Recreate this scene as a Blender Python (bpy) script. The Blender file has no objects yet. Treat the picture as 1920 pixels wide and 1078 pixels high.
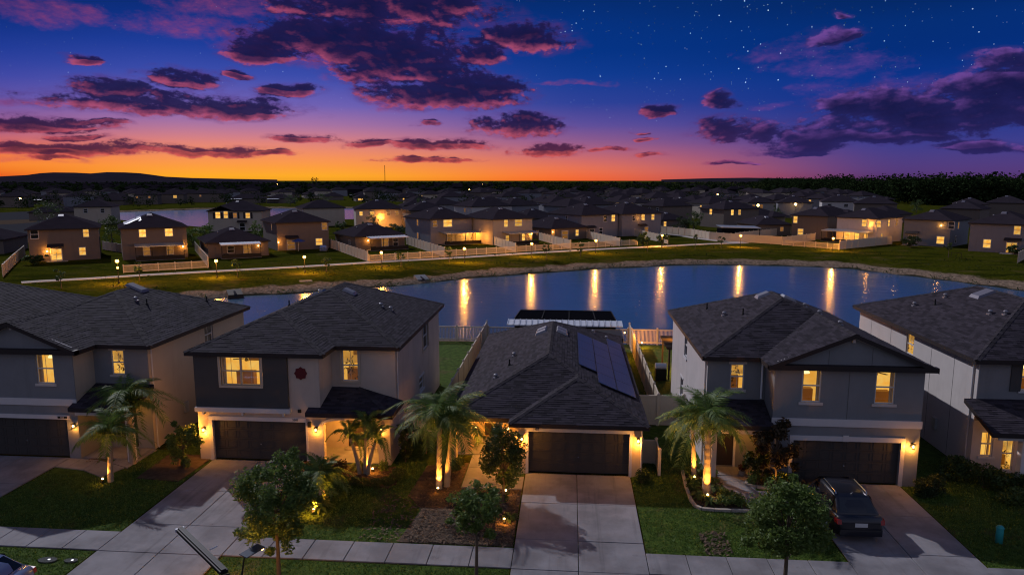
import bpy, math, random
import numpy as np
from mathutils import Vector, Matrix
random.seed(7); rng = np.random.default_rng(7)
S = bpy.context.scene
COL = S.collection

# ------------------------------------------------------------------ camera
FPX, HOR, VPX, CAMH = 1330.0, 338.0, 1070.0, 14.0
PITCH = math.atan((539-HOR)/FPX)
YAW = math.atan((VPX-960)/(FPX/math.cos(PITCH)))
FW = np.array([-math.sin(YAW)*math.cos(PITCH), math.cos(YAW)*math.cos(PITCH), -math.sin(PITCH)])
RT = np.array([math.cos(YAW), math.sin(YAW), 0.0])
UP = np.cross(RT, FW)
CP = np.array([0, 0, CAMH])
cam = bpy.data.cameras.new('camera'); co = bpy.data.objects.new('camera', cam); COL.objects.link(co)
co.location = (0, 0, CAMH); co.rotation_euler = (math.pi/2-PITCH, 0, YAW)
cam.sensor_width = 36; cam.lens = 36*FPX/1920; cam.clip_end = 20000; cam.clip_start = 0.5
S.camera = co
def ray(px, py): return FW+RT*(px-960)/FPX-UP*(py-539)/FPX
def G(px, py, z=0.0):                       # point of the level z seen at a place of the survey photograph
    d = ray(px, py); t = (z-CAMH)/d[2]; p = CP+d*t
    return (float(p[0]), float(p[1]))
def skydir(px, py):
    d = ray(px, py); d = d/np.linalg.norm(d)
    return math.degrees(math.atan2(d[0], d[1])), math.degrees(math.asin(d[2]))
def lin(c):
    c = c/255.0
    return c/12.92 if c <= .04045 else ((c+.055)/1.055)**2.4
def rgb(r, g, b): return (lin(r), lin(g), lin(b), 1.0)

S.view_settings.view_transform = 'Standard'; S.view_settings.look = 'None'
S.view_settings.exposure = 0.0; S.view_settings.gamma = 1.0; S.view_settings.use_curve_mapping = False
cy = S.cycles
cy.max_bounces = 5; cy.diffuse_bounces = 2; cy.glossy_bounces = 3; cy.transmission_bounces = 2; cy.transparent_max_bounces = 6
cy.sample_clamp_indirect = 3.0; cy.sample_clamp_direct = 0.0; cy.use_denoising = True
cy.filter_width = 1.15; cy.caustics_reflective = False; cy.caustics_refractive = False

# ------------------------------------------------------------------ node helper
class NT:
    def __init__(s, t): s.t = t
    def n(s, typ, **kw):
        x = s.t.nodes.new(typ)
        for k, v in kw.items(): setattr(x, k, v)
        return x
    def link(s, a, b): s.t.links.new(a, b)
    def put(s, sock, v):
        if v is None: return
        if isinstance(v, bpy.types.NodeSocket): s.link(v, sock)
        else: sock.default_value = v
    def m(s, op, a, b=None, c=None, clamp=False):
        x = s.n('ShaderNodeMath', operation=op, use_clamp=clamp)
        s.put(x.inputs[0], a); s.put(x.inputs[1], b)
        if c is not None: s.put(x.inputs[2], c)
        return x.outputs[0]
    def v(s, op, a, b=None, c=None):
        x = s.n('ShaderNodeVectorMath', operation=op)
        s.put(x.inputs[0], a); s.put(x.inputs[1], b)
        if c is not None: s.put(x.inputs[2], c)
        return x.outputs['Value'] if op in ('DOT_PRODUCT', 'LENGTH', 'DISTANCE') else x.outputs[0]
    def mix(s, f, a, b, bt='MIX'):
        x = s.n('ShaderNodeMix', data_type='RGBA', blend_type=bt)
        s.put(x.inputs[0], f); s.put(x.inputs[6], a); s.put(x.inputs[7], b)
        return x.outputs[2]
    def noise(s, vec, scale, detail=2, rough=.5, dim='3D'):
        x = s.n('ShaderNodeTexNoise', noise_dimensions=dim)
        s.put(x.inputs['Vector'], vec); x.inputs['Scale'].default_value = scale
        x.inputs['Detail'].default_value = detail; x.inputs['Roughness'].default_value = rough
        return x.outputs['Fac'], x.outputs['Color']
    def ss(s, x, a, b):
        r = s.n('ShaderNodeMapRange', interpolation_type='SMOOTHSTEP')
        s.put(r.inputs[0], x); r.inputs[1].default_value = a; r.inputs[2].default_value = b
        return r.outputs[0]
    def ramp(s, f, stops):
        r = s.n('ShaderNodeValToRGB'); e = r.color_ramp.elements
        while len(e) < len(stops): e.new(.5)
        for i, (p, c) in enumerate(stops): e[i].position = p; e[i].color = c
        s.put(r.inputs[0], f); return r.outputs[0]
    def comb(s, x, y, z):
        c = s.n('ShaderNodeCombineXYZ'); s.put(c.inputs[0], x); s.put(c.inputs[1], y); s.put(c.inputs[2], z); return c.outputs[0]

# ------------------------------------------------------------------ sky
world = bpy.data.worlds.new('World'); S.world = world; world.use_nodes = True
wt = world.node_tree; wt.nodes.clear(); W = NT(wt)
world.cycles.sampling_method = 'MANUAL'; world.cycles.sample_map_resolution = 512
dirv = W.n('ShaderNodeTexCoord').outputs['Generated']
sx = W.n('ShaderNodeSeparateXYZ'); W.link(dirv, sx.inputs[0])
az = W.m('MULTIPLY', W.m('ARCTAN2', sx.outputs[0], sx.outputs[1]), 57.29578)
el = W.m('MULTIPLY', W.m('ARCSINE', sx.outputs[2]), 57.29578)
aabs = az
SKYC = {   # picture rows (y) and colours of the twilight at three bearings
 500: [(330, (255, 172, 40)), (312, (253, 158, 64)), (292, (246, 146, 92)), (268, (224, 132, 124)), (235, (170, 116, 162)), (195, (112, 98, 180)), (145, (62, 78, 172)), (95, (32, 62, 156)), (45, (16, 50, 134)), (0, (10, 42, 112))],
 1050: [(336, (250, 106, 44)), (318, (240, 118, 76)), (295, (206, 108, 110)), (268, (150, 94, 140)), (235, (96, 80, 156)), (195, (48, 66, 152)), (145, (18, 60, 146)), (95, (6, 52, 134)), (45, (6, 50, 128)), (0, (6, 44, 112))],
 1650: [(336, (82, 50, 106)), (318, (84, 60, 124)), (295, (76, 62, 132)), (268, (60, 62, 140)), (235, (38, 58, 142)), (195, (18, 52, 138)), (145, (10, 52, 136)), (95, (5, 46, 122)), (45, (5, 46, 118)), (0, (5, 40, 102))]}
elf = W.m('MULTIPLY_ADD', el, 1/90.0, 0.02)
SKYC = {60: [(330, (226, 72, 34)), (312, (250, 132, 40)), (292, (240, 118, 66)), (268, (206, 98, 98)), (235, (150, 90, 142)), (195, (98, 82, 164)), (145, (56, 68, 162)), (95, (28, 56, 148)), (45, (14, 46, 126)), (0, (9, 38, 106))], **SKYC}
cols = []; azs = []
for px, rows in SKYC.items():
    st = []
    st.append((0.0, rgb(*[c*.35 for c in rows[0][1]])))
    for y, c in rows:
        a, e = skydir(px, y)
        st.append((e/90.0+0.02, rgb(*c)))
    st.append((.40, (.006, .030, .105, 1))); st.append((1.0, (.016, .034, .11, 1)))
    cols.append(W.ramp(elf, sorted(st, key=lambda q: q[0]))); azs.append(skydir(px, 330)[0])
front = W.mix(W.ss(az, azs[0]-6, azs[1]-4), cols[0], W.mix(W.ss(az, azs[1]+2, azs[2]+3), cols[1], W.mix(W.ss(az, azs[2]-3, azs[3]+2), cols[2], cols[3])))
# further round, the afterglow sinks into the dull violet band of the eastern twilight
back = W.ramp(elf, [(0.0, (.05, .045, .07, 1)), (.03, (.21, .20, .28, 1)), (.25, (.24, .26, .38, 1)), (.55, (.15, .18, .31, 1)), (1.0, (.018, .038, .115, 1))])
bl = W.m('MAXIMUM', W.ss(az, 50, 100), W.ss(az, -75, -130))
sky = W.mix(bl, front, back)
# clouds: density group over (bearing, elevation) in degrees
def ell(px, py, rx, ry):
    a0, e0 = skydir(px, py); a1, _ = skydir(px+rx, py); a2, _ = skydir(px-rx, py); _, e1 = skydir(px, py-ry); _, e2 = skydir(px, py+ry)
    return a0, e0, abs(a1-a2)/2, abs(e1-e2)/2
CLA = [(600,80,150,42),(700,95,170,58),(770,135,125,48),(830,185,130,32),(885,165,85,28),(490,100,75,26),(720,22,190,46),(850,18,60,30),(985,82,75,34),(880,105,60,30),
 (330,200,205,28),(205,172,85,24),(330,150,80,20),(430,212,105,20),(450,139,26,10),(555,172,48,15),(150,116,44,12),
 (55,238,140,20),(60,285,210,14),(130,263,60,9),(100,300,60,5),(370,284,125,12),(505,286,40,6),(150,230,70,8),
 (575,263,60,9),(700,271,62,9),(830,275,72,14),(790,302,90,6),(970,240,72,26),(1030,284,50,15),(800,232,22,5),
 (1235,210,27,12),(1345,192,28,18),(1350,252,68,28),(1425,255,42,22),(1145,283,38,5),(1225,294,32,5),(1380,308,42,4),(1215,262,22,6),(1200,247,16,4),(1500,278,75,20),(1570,258,120,22),
 (1750,225,240,52),(1890,175,130,55),(1650,200,110,30),(1870,122,75,24),(1560,75,55,20),(1830,280,75,12),(1480,290,60,8),(1680,262,120,18),(1590,30,20,8)]
CLB = [(95,28,95,32),(370,55,120,34),(440,15,140,30),(470,95,75,22),(620,110,90,30),(700,150,70,26),(790,200,90,20),(1480,105,110,26),(1560,128,120,22),(1650,180,140,40),(1730,170,90,34),(1085,156,70,7),(1440,200,52,6),(30,190,60,10),(1560,165,60,12),(40,300,120,8)]
def cloud_group(name, lst, amp, seed):
    g = bpy.data.node_groups.new(name, 'ShaderNodeTree')
    g.interface.new_socket('P', in_out='INPUT', socket_type='NodeSocketVector')
    g.interface.new_socket('D', in_out='OUTPUT', socket_type='NodeSocketFloat')
    g.interface.new_socket('S', in_out='OUTPUT', socket_type='NodeSocketFloat')
    N = NT(g); gi = g.nodes.new('NodeGroupInput'); go = g.nodes.new('NodeGroupOutput')
    p = gi.outputs[0]
    q = N.v('ADD', N.v('MULTIPLY', p, (1, 1.9, 0)), (seed, seed*.7, seed*.3))
    _, c1 = N.noise(q, .22, 3, .55)
    pw = N.v('ADD', p, N.v('MULTIPLY', N.v('SUBTRACT', c1, (.5, .5, .5)), (4.5, 1.5, 0)))
    cur = None
    for e in lst:
        a, b, rx, ry = ell(*e)
        d = N.v('MULTIPLY', N.v('SUBTRACT', pw, (a, b, 0)), (1/(rx*1.12), 1/(ry*1.15), 0))
        d = N.v('MAXIMUM', d, N.v('MULTIPLY', d, (-1, -1.75, 0)))
        val = N.m('SUBTRACT', 1.0, N.v('DOT_PRODUCT', d, d))
        cur = val if cur is None else N.m('MAXIMUM', cur, val)
    f1, _ = N.noise(q, .42, 7, .56)
    cur = N.m('MAXIMUM', cur, -1.5)
    f2, _ = N.noise(q, 1.7, 4, .6)
    out = N.m('ADD', N.m('ADD', cur, N.m('MULTIPLY', N.m('SUBTRACT', f1, .50), amp)), N.m('MULTIPLY', N.m('SUBTRACT', f2, .5), 1.75))
    N.link(out, go.inputs[0])
    f3, _ = N.noise(q, .42, 3, .5)
    N.link(N.m('ADD', N.m('ADD', cur, N.m('MULTIPLY', N.m('SUBTRACT', f3, .50), amp)), N.m('MULTIPLY', N.m('SUBTRACT', f2, .5), .55)), go.inputs[1])
    return g
pvec = W.comb(az, el, 0.0)
gA = cloud_group('cloud_masses', CLA, 2.3, 3.1); gB = cloud_group('cloud_veils', CLB, 3.6, 11.7)
def useg(g, vec):
    x = W.n('ShaderNodeGroup'); x.node_tree = g; W.link(vec, x.inputs[0]); return x.outputs[0], x.outputs[1]
rightness = W.ss(az, 4, 18)
dA, sA = useg(gA, pvec)
off = W.comb(W.m('MULTIPLY_ADD', rightness, -.2, -.22), W.m('MULTIPLY_ADD', rightness, .66, -.34), 0.0)
_, sA2 = useg(gA, W.v('ADD', pvec, off))
dB, _ = useg(gB, pvec)
infront = W.m('MULTIPLY', W.m('SUBTRACT', 1.0, bl), W.ss(el, -.5, .3))
fN, _ = W.noise(W.v('MULTIPLY', pvec, (.7, 1.5, 1)), .9, 5, .6)
litA = W.m('MULTIPLY', W.m('MULTIPLY', W.ss(W.m('SUBTRACT', sA, sA2), .0, .58), W.m('SUBTRACT', 1.0, W.m('MULTIPLY', W.ss(sA, .2, 1.3), .85))), W.ss(fN, .25, .60))
lowf = W.ss(el, 5.0, .3)
baseA = W.mix(lowf, rgb(18, 19, 58), W.mix(rightness, rgb(66, 26, 54), rgb(40, 32, 88)))
rim = W.mix(rightness, W.mix(lowf, rgb(176, 78, 110), rgb(226, 92, 74)), rgb(112, 72, 150))
depthA = W.ss(sA, .1, 1.5)
baseA = W.mix(W.m('MULTIPLY', W.m('SUBTRACT', 1.0, depthA), .55), baseA, W.mix(rightness, W.mix(lowf, rgb(38, 30, 82), rgb(112, 44, 66)), rgb(44, 40, 102)))
colA = W.mix(litA, baseA, rim)
colB = W.mix(rightness, W.mix(lowf, rgb(150, 66, 112), rgb(216, 96, 84)), rgb(104, 66, 146))
stars_ok = W.m('MULTIPLY', W.ss(el, 3.0, 10.0), W.m('MULTIPLY_ADD', W.ss(az, -14, 10), .85, .15))
vo = W.n('ShaderNodeTexVoronoi', feature='F1'); W.link(dirv, vo.inputs['Vector']); vo.inputs['Scale'].default_value = 210
sv = W.n('ShaderNodeSeparateColor'); W.link(vo.outputs['Color'], sv.inputs[0])
star = W.m('MULTIPLY', W.m('LESS_THAN', vo.outputs['Distance'], W.m('MULTIPLY_ADD', W.m('POWER', sv.outputs[0], 5.0), .10, .062)),
           W.m('MULTIPLY', W.m('POWER', sv.outputs[1], 1.7), 1.7))
star = W.m('MULTIPLY', star, stars_ok)
star = W.m('MULTIPLY', star, W.m('GREATER_THAN', W.m('ADD', sv.outputs[2], W.m('MULTIPLY', W.ss(az, -5, 15), .6)), .35))
vstar = W.n('ShaderNodeVectorMath', operation='SCALE'); vstar.inputs[0].default_value = (.62, .8, 1.0); W.link(star, vstar.inputs['Scale'])
sky = W.v('ADD', sky, vstar.outputs[0])
fB, _ = W.noise(W.v('MULTIPLY', pvec, (.8, 2.4, 1)), .8, 6, .65)
sky = W.mix(W.m('MULTIPLY', W.m('MULTIPLY', W.ss(dB, -.2, 1.9), W.m('MULTIPLY_ADD', fB, 2.4, -.55, clamp=True)), W.m('MULTIPLY', infront, .75)), sky, colB)
halo = W.mix(rightness, W.mix(lowf, rgb(84, 48, 112), rgb(176, 78, 92)), rgb(62, 50, 120))
sky = W.mix(W.m('MULTIPLY', W.m('MULTIPLY', W.ss(sA, -.95, .30), W.ss(fB, .34, .66)), W.m('MULTIPLY', infront, .62)), sky, halo)
soft = W.m('MULTIPLY', W.ss(W.m('SUBTRACT', dA, W.m('MULTIPLY', W.m('SUBTRACT', fN, .5), .9)), -.16, .46), 1.0)
sky = W.mix(W.m('MULTIPLY', soft, W.m('MULTIPLY', infront, .93)), sky, colA)
bg = W.n('ShaderNodeBackground'); W.link(sky, bg.inputs[0]); bg.inputs[1].default_value = 1.0
wo = W.n('ShaderNodeOutputWorld'); W.link(bg.outputs[0], wo.inputs[0])

# ------------------------------------------------------------------ sun (low twilight light from beyond the roofs)
sl = bpy.data.lights.new('sun', 'SUN'); so = bpy.data.objects.new('sun', sl); COL.objects.link(so)
SUNDIR = Vector((1.0, -1.08, -1.02)).normalized()
so.rotation_euler = SUNDIR.to_track_quat('-Z', 'Y').to_euler()
sl.energy = 2.5; sl.angle = math.radians(.5); sl.color = (.93, .92, 1.0)

# ------------------------------------------------------------------ scene helpers
ORG = {}
def put_props(o, label=None, cat=None, group=None, kind=None):
    if label: o['label'] = label
    if cat: o['category'] = cat
    if group: o['group'] = group
    if kind: o['kind'] = kind
    return o
def thing(name, label, cat, loc=(0, 0, 0), rz=0.0, group=None):
    o = bpy.data.objects.new(name, None); COL.objects.link(o); o.empty_display_size = .3
    o.location = loc; o.rotation_euler = (0, 0, rz)
    return put_props(o, label, cat, group)
def world_thing(name, label, cat, loc, group=None):       # its parts are given in world coordinates
    o = thing(name, label, cat, loc, 0, group); ORG[o.name] = Vector(loc); return o
def link_mesh(name, me, parent=None, loc=(0, 0, 0), rot=(0, 0, 0), scale=(1, 1, 1)):
    o = bpy.data.objects.new(name, me); COL.objects.link(o)
    if parent is not None: o.parent = parent
    o.location = loc; o.rotation_euler = rot; o.scale = scale
    return o
def copy_tree(o, parent=None):
    c = o.copy(); COL.objects.link(c); c.parent = parent
    for ch in list(o.children): copy_tree(ch, c)
    return c
def mesh_np(name, V, F, mats, smooth=False, mi=None):
    V = np.asarray(V, dtype=np.float32); F = np.asarray(F, dtype=np.int32)
    me = bpy.data.meshes.new(name); k = F.shape[1]
    me.vertices.add(len(V)); me.vertices.foreach_set('co', V.ravel())
    me.loops.add(F.size); me.loops.foreach_set('vertex_index', F.ravel())
    me.polygons.add(len(F)); me.polygons.foreach_set('loop_start', np.arange(0, F.size, k, dtype=np.int32))
    if smooth: me.polygons.foreach_set('use_smooth', np.ones(len(F), dtype=bool))
    if mi is not None: me.polygons.foreach_set('material_index', np.asarray(mi, dtype=np.int32))
    for m in mats: me.materials.append(m)
    me.update(calc_edges=True); return me
class MB:
    def __init__(s): s.v = []; s.f = []; s.m = []
    def face(s, pts, m=0):
        b = len(s.v); s.v += [tuple(p) for p in pts]; s.f.append(tuple(range(b, b+len(pts)))); s.m.append(m)
    def hexa(s, p, m=0):       # 8 points: bottom ring then top ring, counter-clockwise from above
        b = len(s.v); s.v += [tuple(q) for q in p]
        for q in ((3, 2, 1, 0), (4, 5, 6, 7), (0, 1, 5, 4), (1, 2, 6, 5), (2, 3, 7, 6), (3, 0, 4, 7)):
            s.f.append(tuple(b+i for i in q)); s.m.append(m)
    def box(s, x0, x1, y0, y1, z0, z1, m=0):
        s.hexa([(x0, y0, z0), (x1, y0, z0), (x1, y1, z0), (x0, y1, z0), (x0, y0, z1), (x1, y0, z1), (x1, y1, z1), (x0, y1, z1)], m)
    def bar(s, a, b, w, h, m=0, upv=(0, 0, 1)):
        a = Vector(a); b = Vector(b); d = (b-a).normalized(); u = Vector(upv)
        if abs(d.dot(u)) > .98: u = Vector((0, 1, 0))
        r = d.cross(u).normalized()*w/2; u = r.cross(d).normalized()*h/2
        s.hexa([a-r-u, a+r-u, b+r-u, b-r-u, a-r+u, a+r+u, b+r+u, b-r+u], m)
    def prism(s, poly, z0, z1, m=0):
        n = len(poly); b = len(s.v)
        s.v += [(x, y, z0) for x, y in poly]+[(x, y, z1) for x, y in poly]
        s.f.append(tuple(b+n-1-i for i in range(n))); s.m.append(m)
        s.f.append(tuple(b+n+i for i in range(n))); s.m.append(m)
        for i in range(n):
            j = (i+1) % n; s.f.append((b+i, b+j, b+n+j, b+n+i)); s.m.append(m)
    def tube(s, pts, rad, n=8, m=0, cap=True):
        pts = [Vector(p) for p in pts]; b = len(s.v)
        for i, p in enumerate(pts):
            d = (pts[min(i+1, len(pts)-1)]-pts[max(i-1, 0)]).normalized()
            u = Vector((1, 0, 0)) if abs(d.x) < .9 else Vector((0, 1, 0))
            r = d.cross(u).normalized(); u = r.cross(d)
            R = rad[i] if hasattr(rad, '__len__') else rad
            for k in range(n):
                a = 2*math.pi*k/n; s.v.append(tuple(p+r*R*math.cos(a)+u*R*math.sin(a)))
        for i in range(len(pts)-1):
            for k in range(n):
                k2 = (k+1) % n
                s.f.append((b+i*n+k, b+i*n+k2, b+(i+1)*n+k2, b+(i+1)*n+k)); s.m.append(m)
        if cap:
            s.f.append(tuple(b+n-1-k for k in range(n))); s.m.append(m)
            s.f.append(tuple(b+(len(pts)-1)*n+k for k in range(n))); s.m.append(m)
    def ball(s, c, r, m=0, nu=10, nv=6, sc=(1, 1, 1)):
        b = len(s.v)
        for j in range(1, nv):
            t = math.pi*j/nv
            for i in range(nu):
                a = 2*math.pi*i/nu; s.v.append((c[0]+r*sc[0]*math.sin(t)*math.cos(a), c[1]+r*sc[1]*math.sin(t)*math.sin(a), c[2]+r*sc[2]*math.cos(t)))
        top = len(s.v); s.v.append((c[0], c[1], c[2]+r*sc[2])); s.v.append((c[0], c[1], c[2]-r*sc[2]))
        for j in range(nv-2):
            for i in range(nu):
                i2 = (i+1) % nu; s.f.append((b+j*nu+i, b+(j+1)*nu+i, b+(j+1)*nu+i2, b+j*nu+i2)); s.m.append(m)
        for i in range(nu):
            i2 = (i+1) % nu
            s.f.append((top, b+i, b+i2)); s.m.append(m)
            s.f.append((top+1, b+(nv-2)*nu+i2, b+(nv-2)*nu+i)); s.m.append(m)
    def mesh(s, name, mats, smooth=False, org=None):
        me = bpy.data.meshes.new(name)
        v = s.v if org is None else [(x-org[0], y-org[1], z-org[2]) for x, y, z in s.v]
        me.from_pydata(v, [], s.f)
        for m in (mats if isinstance(mats, (list, tuple)) else [mats]): me.materials.append(m)
        me.polygons.foreach_set('material_index', s.m)
        if smooth: me.polygons.foreach_set('use_smooth', [True]*len(s.f))
        me.update(); return me
    def build(s, name, mats, parent=None, smooth=False, **kw):
        org = None
        if parent is not None:
            p = parent
            while p is not None:
                if p.name in ORG: org = ORG[p.name]; break
                p = p.parent
        o = link_mesh(name, s.mesh(name, mats, smooth, org), parent)
        if kw: put_props(o, **kw)
        return o

# ------------------------------------------------------------------ materials
MT = {}
def mk(name, col, rough=.8, var=0.0, vs=4.0, bump=0.0, bs=60.0, metal=0.0, spec=.3, col2=None, island=0.0, emit=None, es=0.0, coat=0.0, stretch=None):
    m = bpy.data.materials.new(name); m.use_nodes = True; t = m.node_tree; t.nodes.clear(); N = NT(t)
    b = N.n('ShaderNodeBsdfPrincipled'); o = N.n('ShaderNodeOutputMaterial'); N.link(b.outputs[0], o.inputs[0])
    c = tuple(col)+(1,) if len(col) == 3 else col
    b.inputs['Roughness'].default_value = rough; b.inputs['Metallic'].default_value = metal
    b.inputs['Specular IOR Level'].default_value = spec; b.inputs['Coat Weight'].default_value = coat
    src = c; P = None
    if var or bump or col2: P = N.n('ShaderNodeTexCoord').outputs['Object']
    if P is not None and stretch: P = N.v('MULTIPLY', P, stretch)
    if col2:
        c2 = tuple(col2)+(1,) if len(col2) == 3 else col2
        f, _ = N.noise(P, vs, 5, .6); src = N.mix(N.ss(f, .38, .64), c, c2)
    if var:
        f, _ = N.noise(P, vs*1.7, 5, .65)
        k = N.m('MULTIPLY_ADD', f, 2*var, 1-var); x = N.comb(k, k, k)
        src = N.mix(1.0, src, x, 'MULTIPLY')
    if island:
        g = N.n('ShaderNodeNewGeometry').outputs['Random Per Island']
        k = N.m('MULTIPLY_ADD', g, 2*island, 1-island); src = N.mix(1.0, src, N.comb(k, k, k), 'MULTIPLY')
    if name == 'concrete':        # tyre wear along the drives, darker damp blotches
        f, _ = N.noise(N.v('MULTIPLY', P, (2.6, .16, 1)), 1.0, 4, .6); g, _ = N.noise(P, 1.7, 6, .7)
        k = N.m('SUBTRACT', 1.0, N.m('ADD', N.m('MULTIPLY', N.ss(f, .52, .72), .26), N.m('MULTIPLY', N.ss(g, .60, .74), .30)))
        src = N.mix(1.0, src, N.comb(k, k, k), 'MULTIPLY')
    if name.startswith('stucco'):  # rain streaks
        f, _ = N.noise(N.v('MULTIPLY', P, (1.3, 1.3, .18)), 1.0, 5, .65); k = N.m('SUBTRACT', 1.0, N.m('MULTIPLY', N.ss(f, .50, .78), .13))
        src = N.mix(1.0, src, N.comb(k, k, k), 'MULTIPLY')
    N.put(b.inputs['Base Color'], src)
    if bump:
        f, _ = N.noise(P, bs, 4, .6); bp = N.n('ShaderNodeBump'); bp.inputs['Strength'].default_value = bump; bp.inputs['Distance'].default_value = .02
        N.link(f, bp.inputs['Height']); N.link(bp.outputs[0], b.inputs['Normal'])
    if emit is not None:
        b.inputs['Emission Color'].default_value = tuple(emit)+(1,); b.inputs['Emission Strength'].default_value = es
    MT[name] = m; return m
mk('stucco_grey', (.185, .19, .205), .9, .17, .5, .35, 90)
mk('stucco_charcoal', (.060, .058, .060), .9, .10, .6, .3, 90)
mk('stucco_tan', (.45, .375, .325), .9, .17, .5, .35, 90)
mk('stucco_pale', (.48, .44, .43), .9, .15, .5, .35, 90)
mk('stucco_beige', (.42, .35, .28), .9, .1, .5, .3, 80)
mk('stucco_taupe', (.15, .118, .10), .9, .1, .5, .3, 80)
mk('stucco_bluegrey', (.19, .19, .22), .9, .1, .5, .3, 80)
mk('stucco_yellow', (.50, .38, .24), .9, .1, .5, .3, 80)
mk('white_trim', (.52, .50, .51), .7, .08, 2, .1, 60)
mk('joint', (.10, .10, .10), .9)
mk('fascia', (.022, .016, .017), .6, .15, 3)
mk('shingle', (.034, .028, .036), .92, .30, .5, 0, 0, spec=.12, island=.42)
mk('shingle_cap', (.038, .032, .038), .92, .2, 2, spec=.15, island=.3)
mk('far_shingle', (.032, .026, .033), .97, .35, .35, .6, 9, spec=0.0)
mk('deck', (.03, .028, .03), .9)
mk('garage_dark', (.044, .041, .040), .55, .15, 3, .05, 30)
mk('door_dark', (.03, .022, .02), .5)
mk('concrete', (.220, .210, .222), .9, .30, .55, .35, 60, col2=(.155, .146, .156))
mk('asphalt', (.04, .04, .046), 1.0, .2, 1, .3, 60, spec=0.0)
mk('vinyl', (.54, .45, .35), .55, .08, .8, spec=.4)
mk('vinyl_white', (.62, .60, .60), .5, .06, 1)
mk('black_metal', (.010, .010, .011), .6, metal=.0, spec=.25)
mk('bronze_metal', (.018, .014, .012), .6, metal=.2)
mk('white_metal', (.62, .62, .66), .35, .05, 3, spec=.5)
mk('galvanised', (.45, .46, .48), .4, .1, 9, metal=.6)
mk('vent_dark', (.16, .15, .18), .5, metal=.2)
mk('vent_grey', (.24, .23, .25), .45, metal=.4)
mk('solar_cell', (.036, .060, .150), .45, .1, 3, spec=.18)
mk('solar_frame', (.06, .07, .10), .4, metal=.5)
mk('mulch', (.045, .028, .018), .95, .4, 3, .8, 30, col2=(.075, .05, .034))
mk('mulch_chip', (.085, .052, .032), .95, island=.6)
mk('dry_leaf', (.105, .070, .045), .9, island=.6)
mk('edging', (.33, .29, .25), .9, .2, 3, .3, 30)
mk('screen', (.006, .006, .008), 1.0, spec=0.0)
mk('bark', (.10, .075, .055), .95, .3, 6, .6, 25)
mk('palm_trunk', (.30, .24, .18), .9, .25, 5, .5, 18)
mk('palm_green', (.07, .11, .025), .6, .2, 3)
mk('teal_plastic', (.03, .30, .30), .45)
mk('chrome', (.6, .6, .62), .2, metal=1.0)
mk('rubber', (.015, .015, .016), .85)
mk('glass_dark', (.006, .007, .010), .08, spec=.6, coat=.3)
mk('car_dark', (.012, .013, .020), .3, metal=.2, coat=.5)
mk('car_blue', (.17, .22, .38), .22, metal=.3, coat=.8)
mk('tail_red', (.25, .012, .015), .25, coat=.5)
mk('plate', (.5, .5, .5), .5)
mk('crest_red', (.10, .008, .012), .6)
mk('cast_cover', (.045, .048, .05), .9, .3, 8, .3, 50)
mk('wood_dark', (.045, .028, .018), .7, .3, 5)
mk('blue_cloth', (.03, .06, .22), .8)
mk('bbq_black', (.012, .012, .013), .35)
def leafmat(name, c, c2, trans=.35, isl=.5):
    m = bpy.data.materials.new(name); m.use_nodes = True; t = m.node_tree; t.nodes.clear(); N = NT(t)
    g = N.n('ShaderNodeNewGeometry').outputs['Random Per Island']
    P = N.n('ShaderNodeTexCoord').outputs['Object']
    f, _ = N.noise(P, 1.2, 3, .6)
    col = N.mix(N.m('MULTIPLY_ADD', f, .7, N.m('MULTIPLY_ADD', g, .8, -.25), clamp=True), c+(1,), c2+(1,))
    d = N.n('ShaderNodeBsdfPrincipled'); N.put(d.inputs['Base Color'], col); d.inputs['Roughness'].default_value = .6 if trans > .15 else .95; d.inputs['Specular IOR Level'].default_value = .3 if trans > .15 else .0
    tr = N.n('ShaderNodeBsdfTranslucent'); N.put(tr.inputs[0], col)
    mx = N.n('ShaderNodeMixShader'); mx.inputs[0].default_value = trans; N.link(d.outputs[0], mx.inputs[1]); N.link(tr.outputs[0], mx.inputs[2])
    o = N.n('ShaderNodeOutputMaterial'); N.link(mx.outputs[0], o.inputs[0]); MT[name] = m; return m
leafmat('leaf_oak', (.056, .098, .020), (.15, .215, .048))
leafmat('leaf_dark', (.030, .054, .014), (.075, .115, .030))
leafmat('leaf_bright', (.055, .09, .018), (.11, .15, .035))
leafmat('leaf_palm', (.060, .115, .022), (.14, .205, .044))
leafmat('leaf_magnolia', (.030, .024, .012), (.075, .05, .025))
leafmat('leaf_red', (.07, .012, .012), (.12, .04, .02))
leafmat('leaf_hedge', (.018, .034, .010), (.045, .07, .018))
leafmat('leaf_far', (.020, .032, .012), (.05, .065, .022), .1)
leafmat('leaf_forest', (.012, .022, .010), (.030, .046, .016), .1)
leafmat('grass_blade', (.048, .098, .015), (.12, .185, .034), .3)
def emitmat(name, c, s):
    m = bpy.data.materials.new(name); m.use_nodes = True; t = m.node_tree; t.nodes.clear(); N = NT(t)
    e = N.n('ShaderNodeEmission'); e.inputs[0].default_value = c+(1,); e.inputs[1].default_value = s
    o = N.n('ShaderNodeOutputMaterial'); N.link(e.outputs[0], o.inputs[0]); MT[name] = m; return m
emitmat('bulb', (1.0, .62, .22), 14.0)
emitmat('bulb_small', (1.0, .60, .20), 8.0)
mk('path_paving', (.42, .37, .33), .95, .15, 1, spec=0.0)
emitmat('far_bulb', (1.0, .55, .16), 30.0)
emitmat('lamp_globe', (1.0, .46, .07), 15.0)
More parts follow.
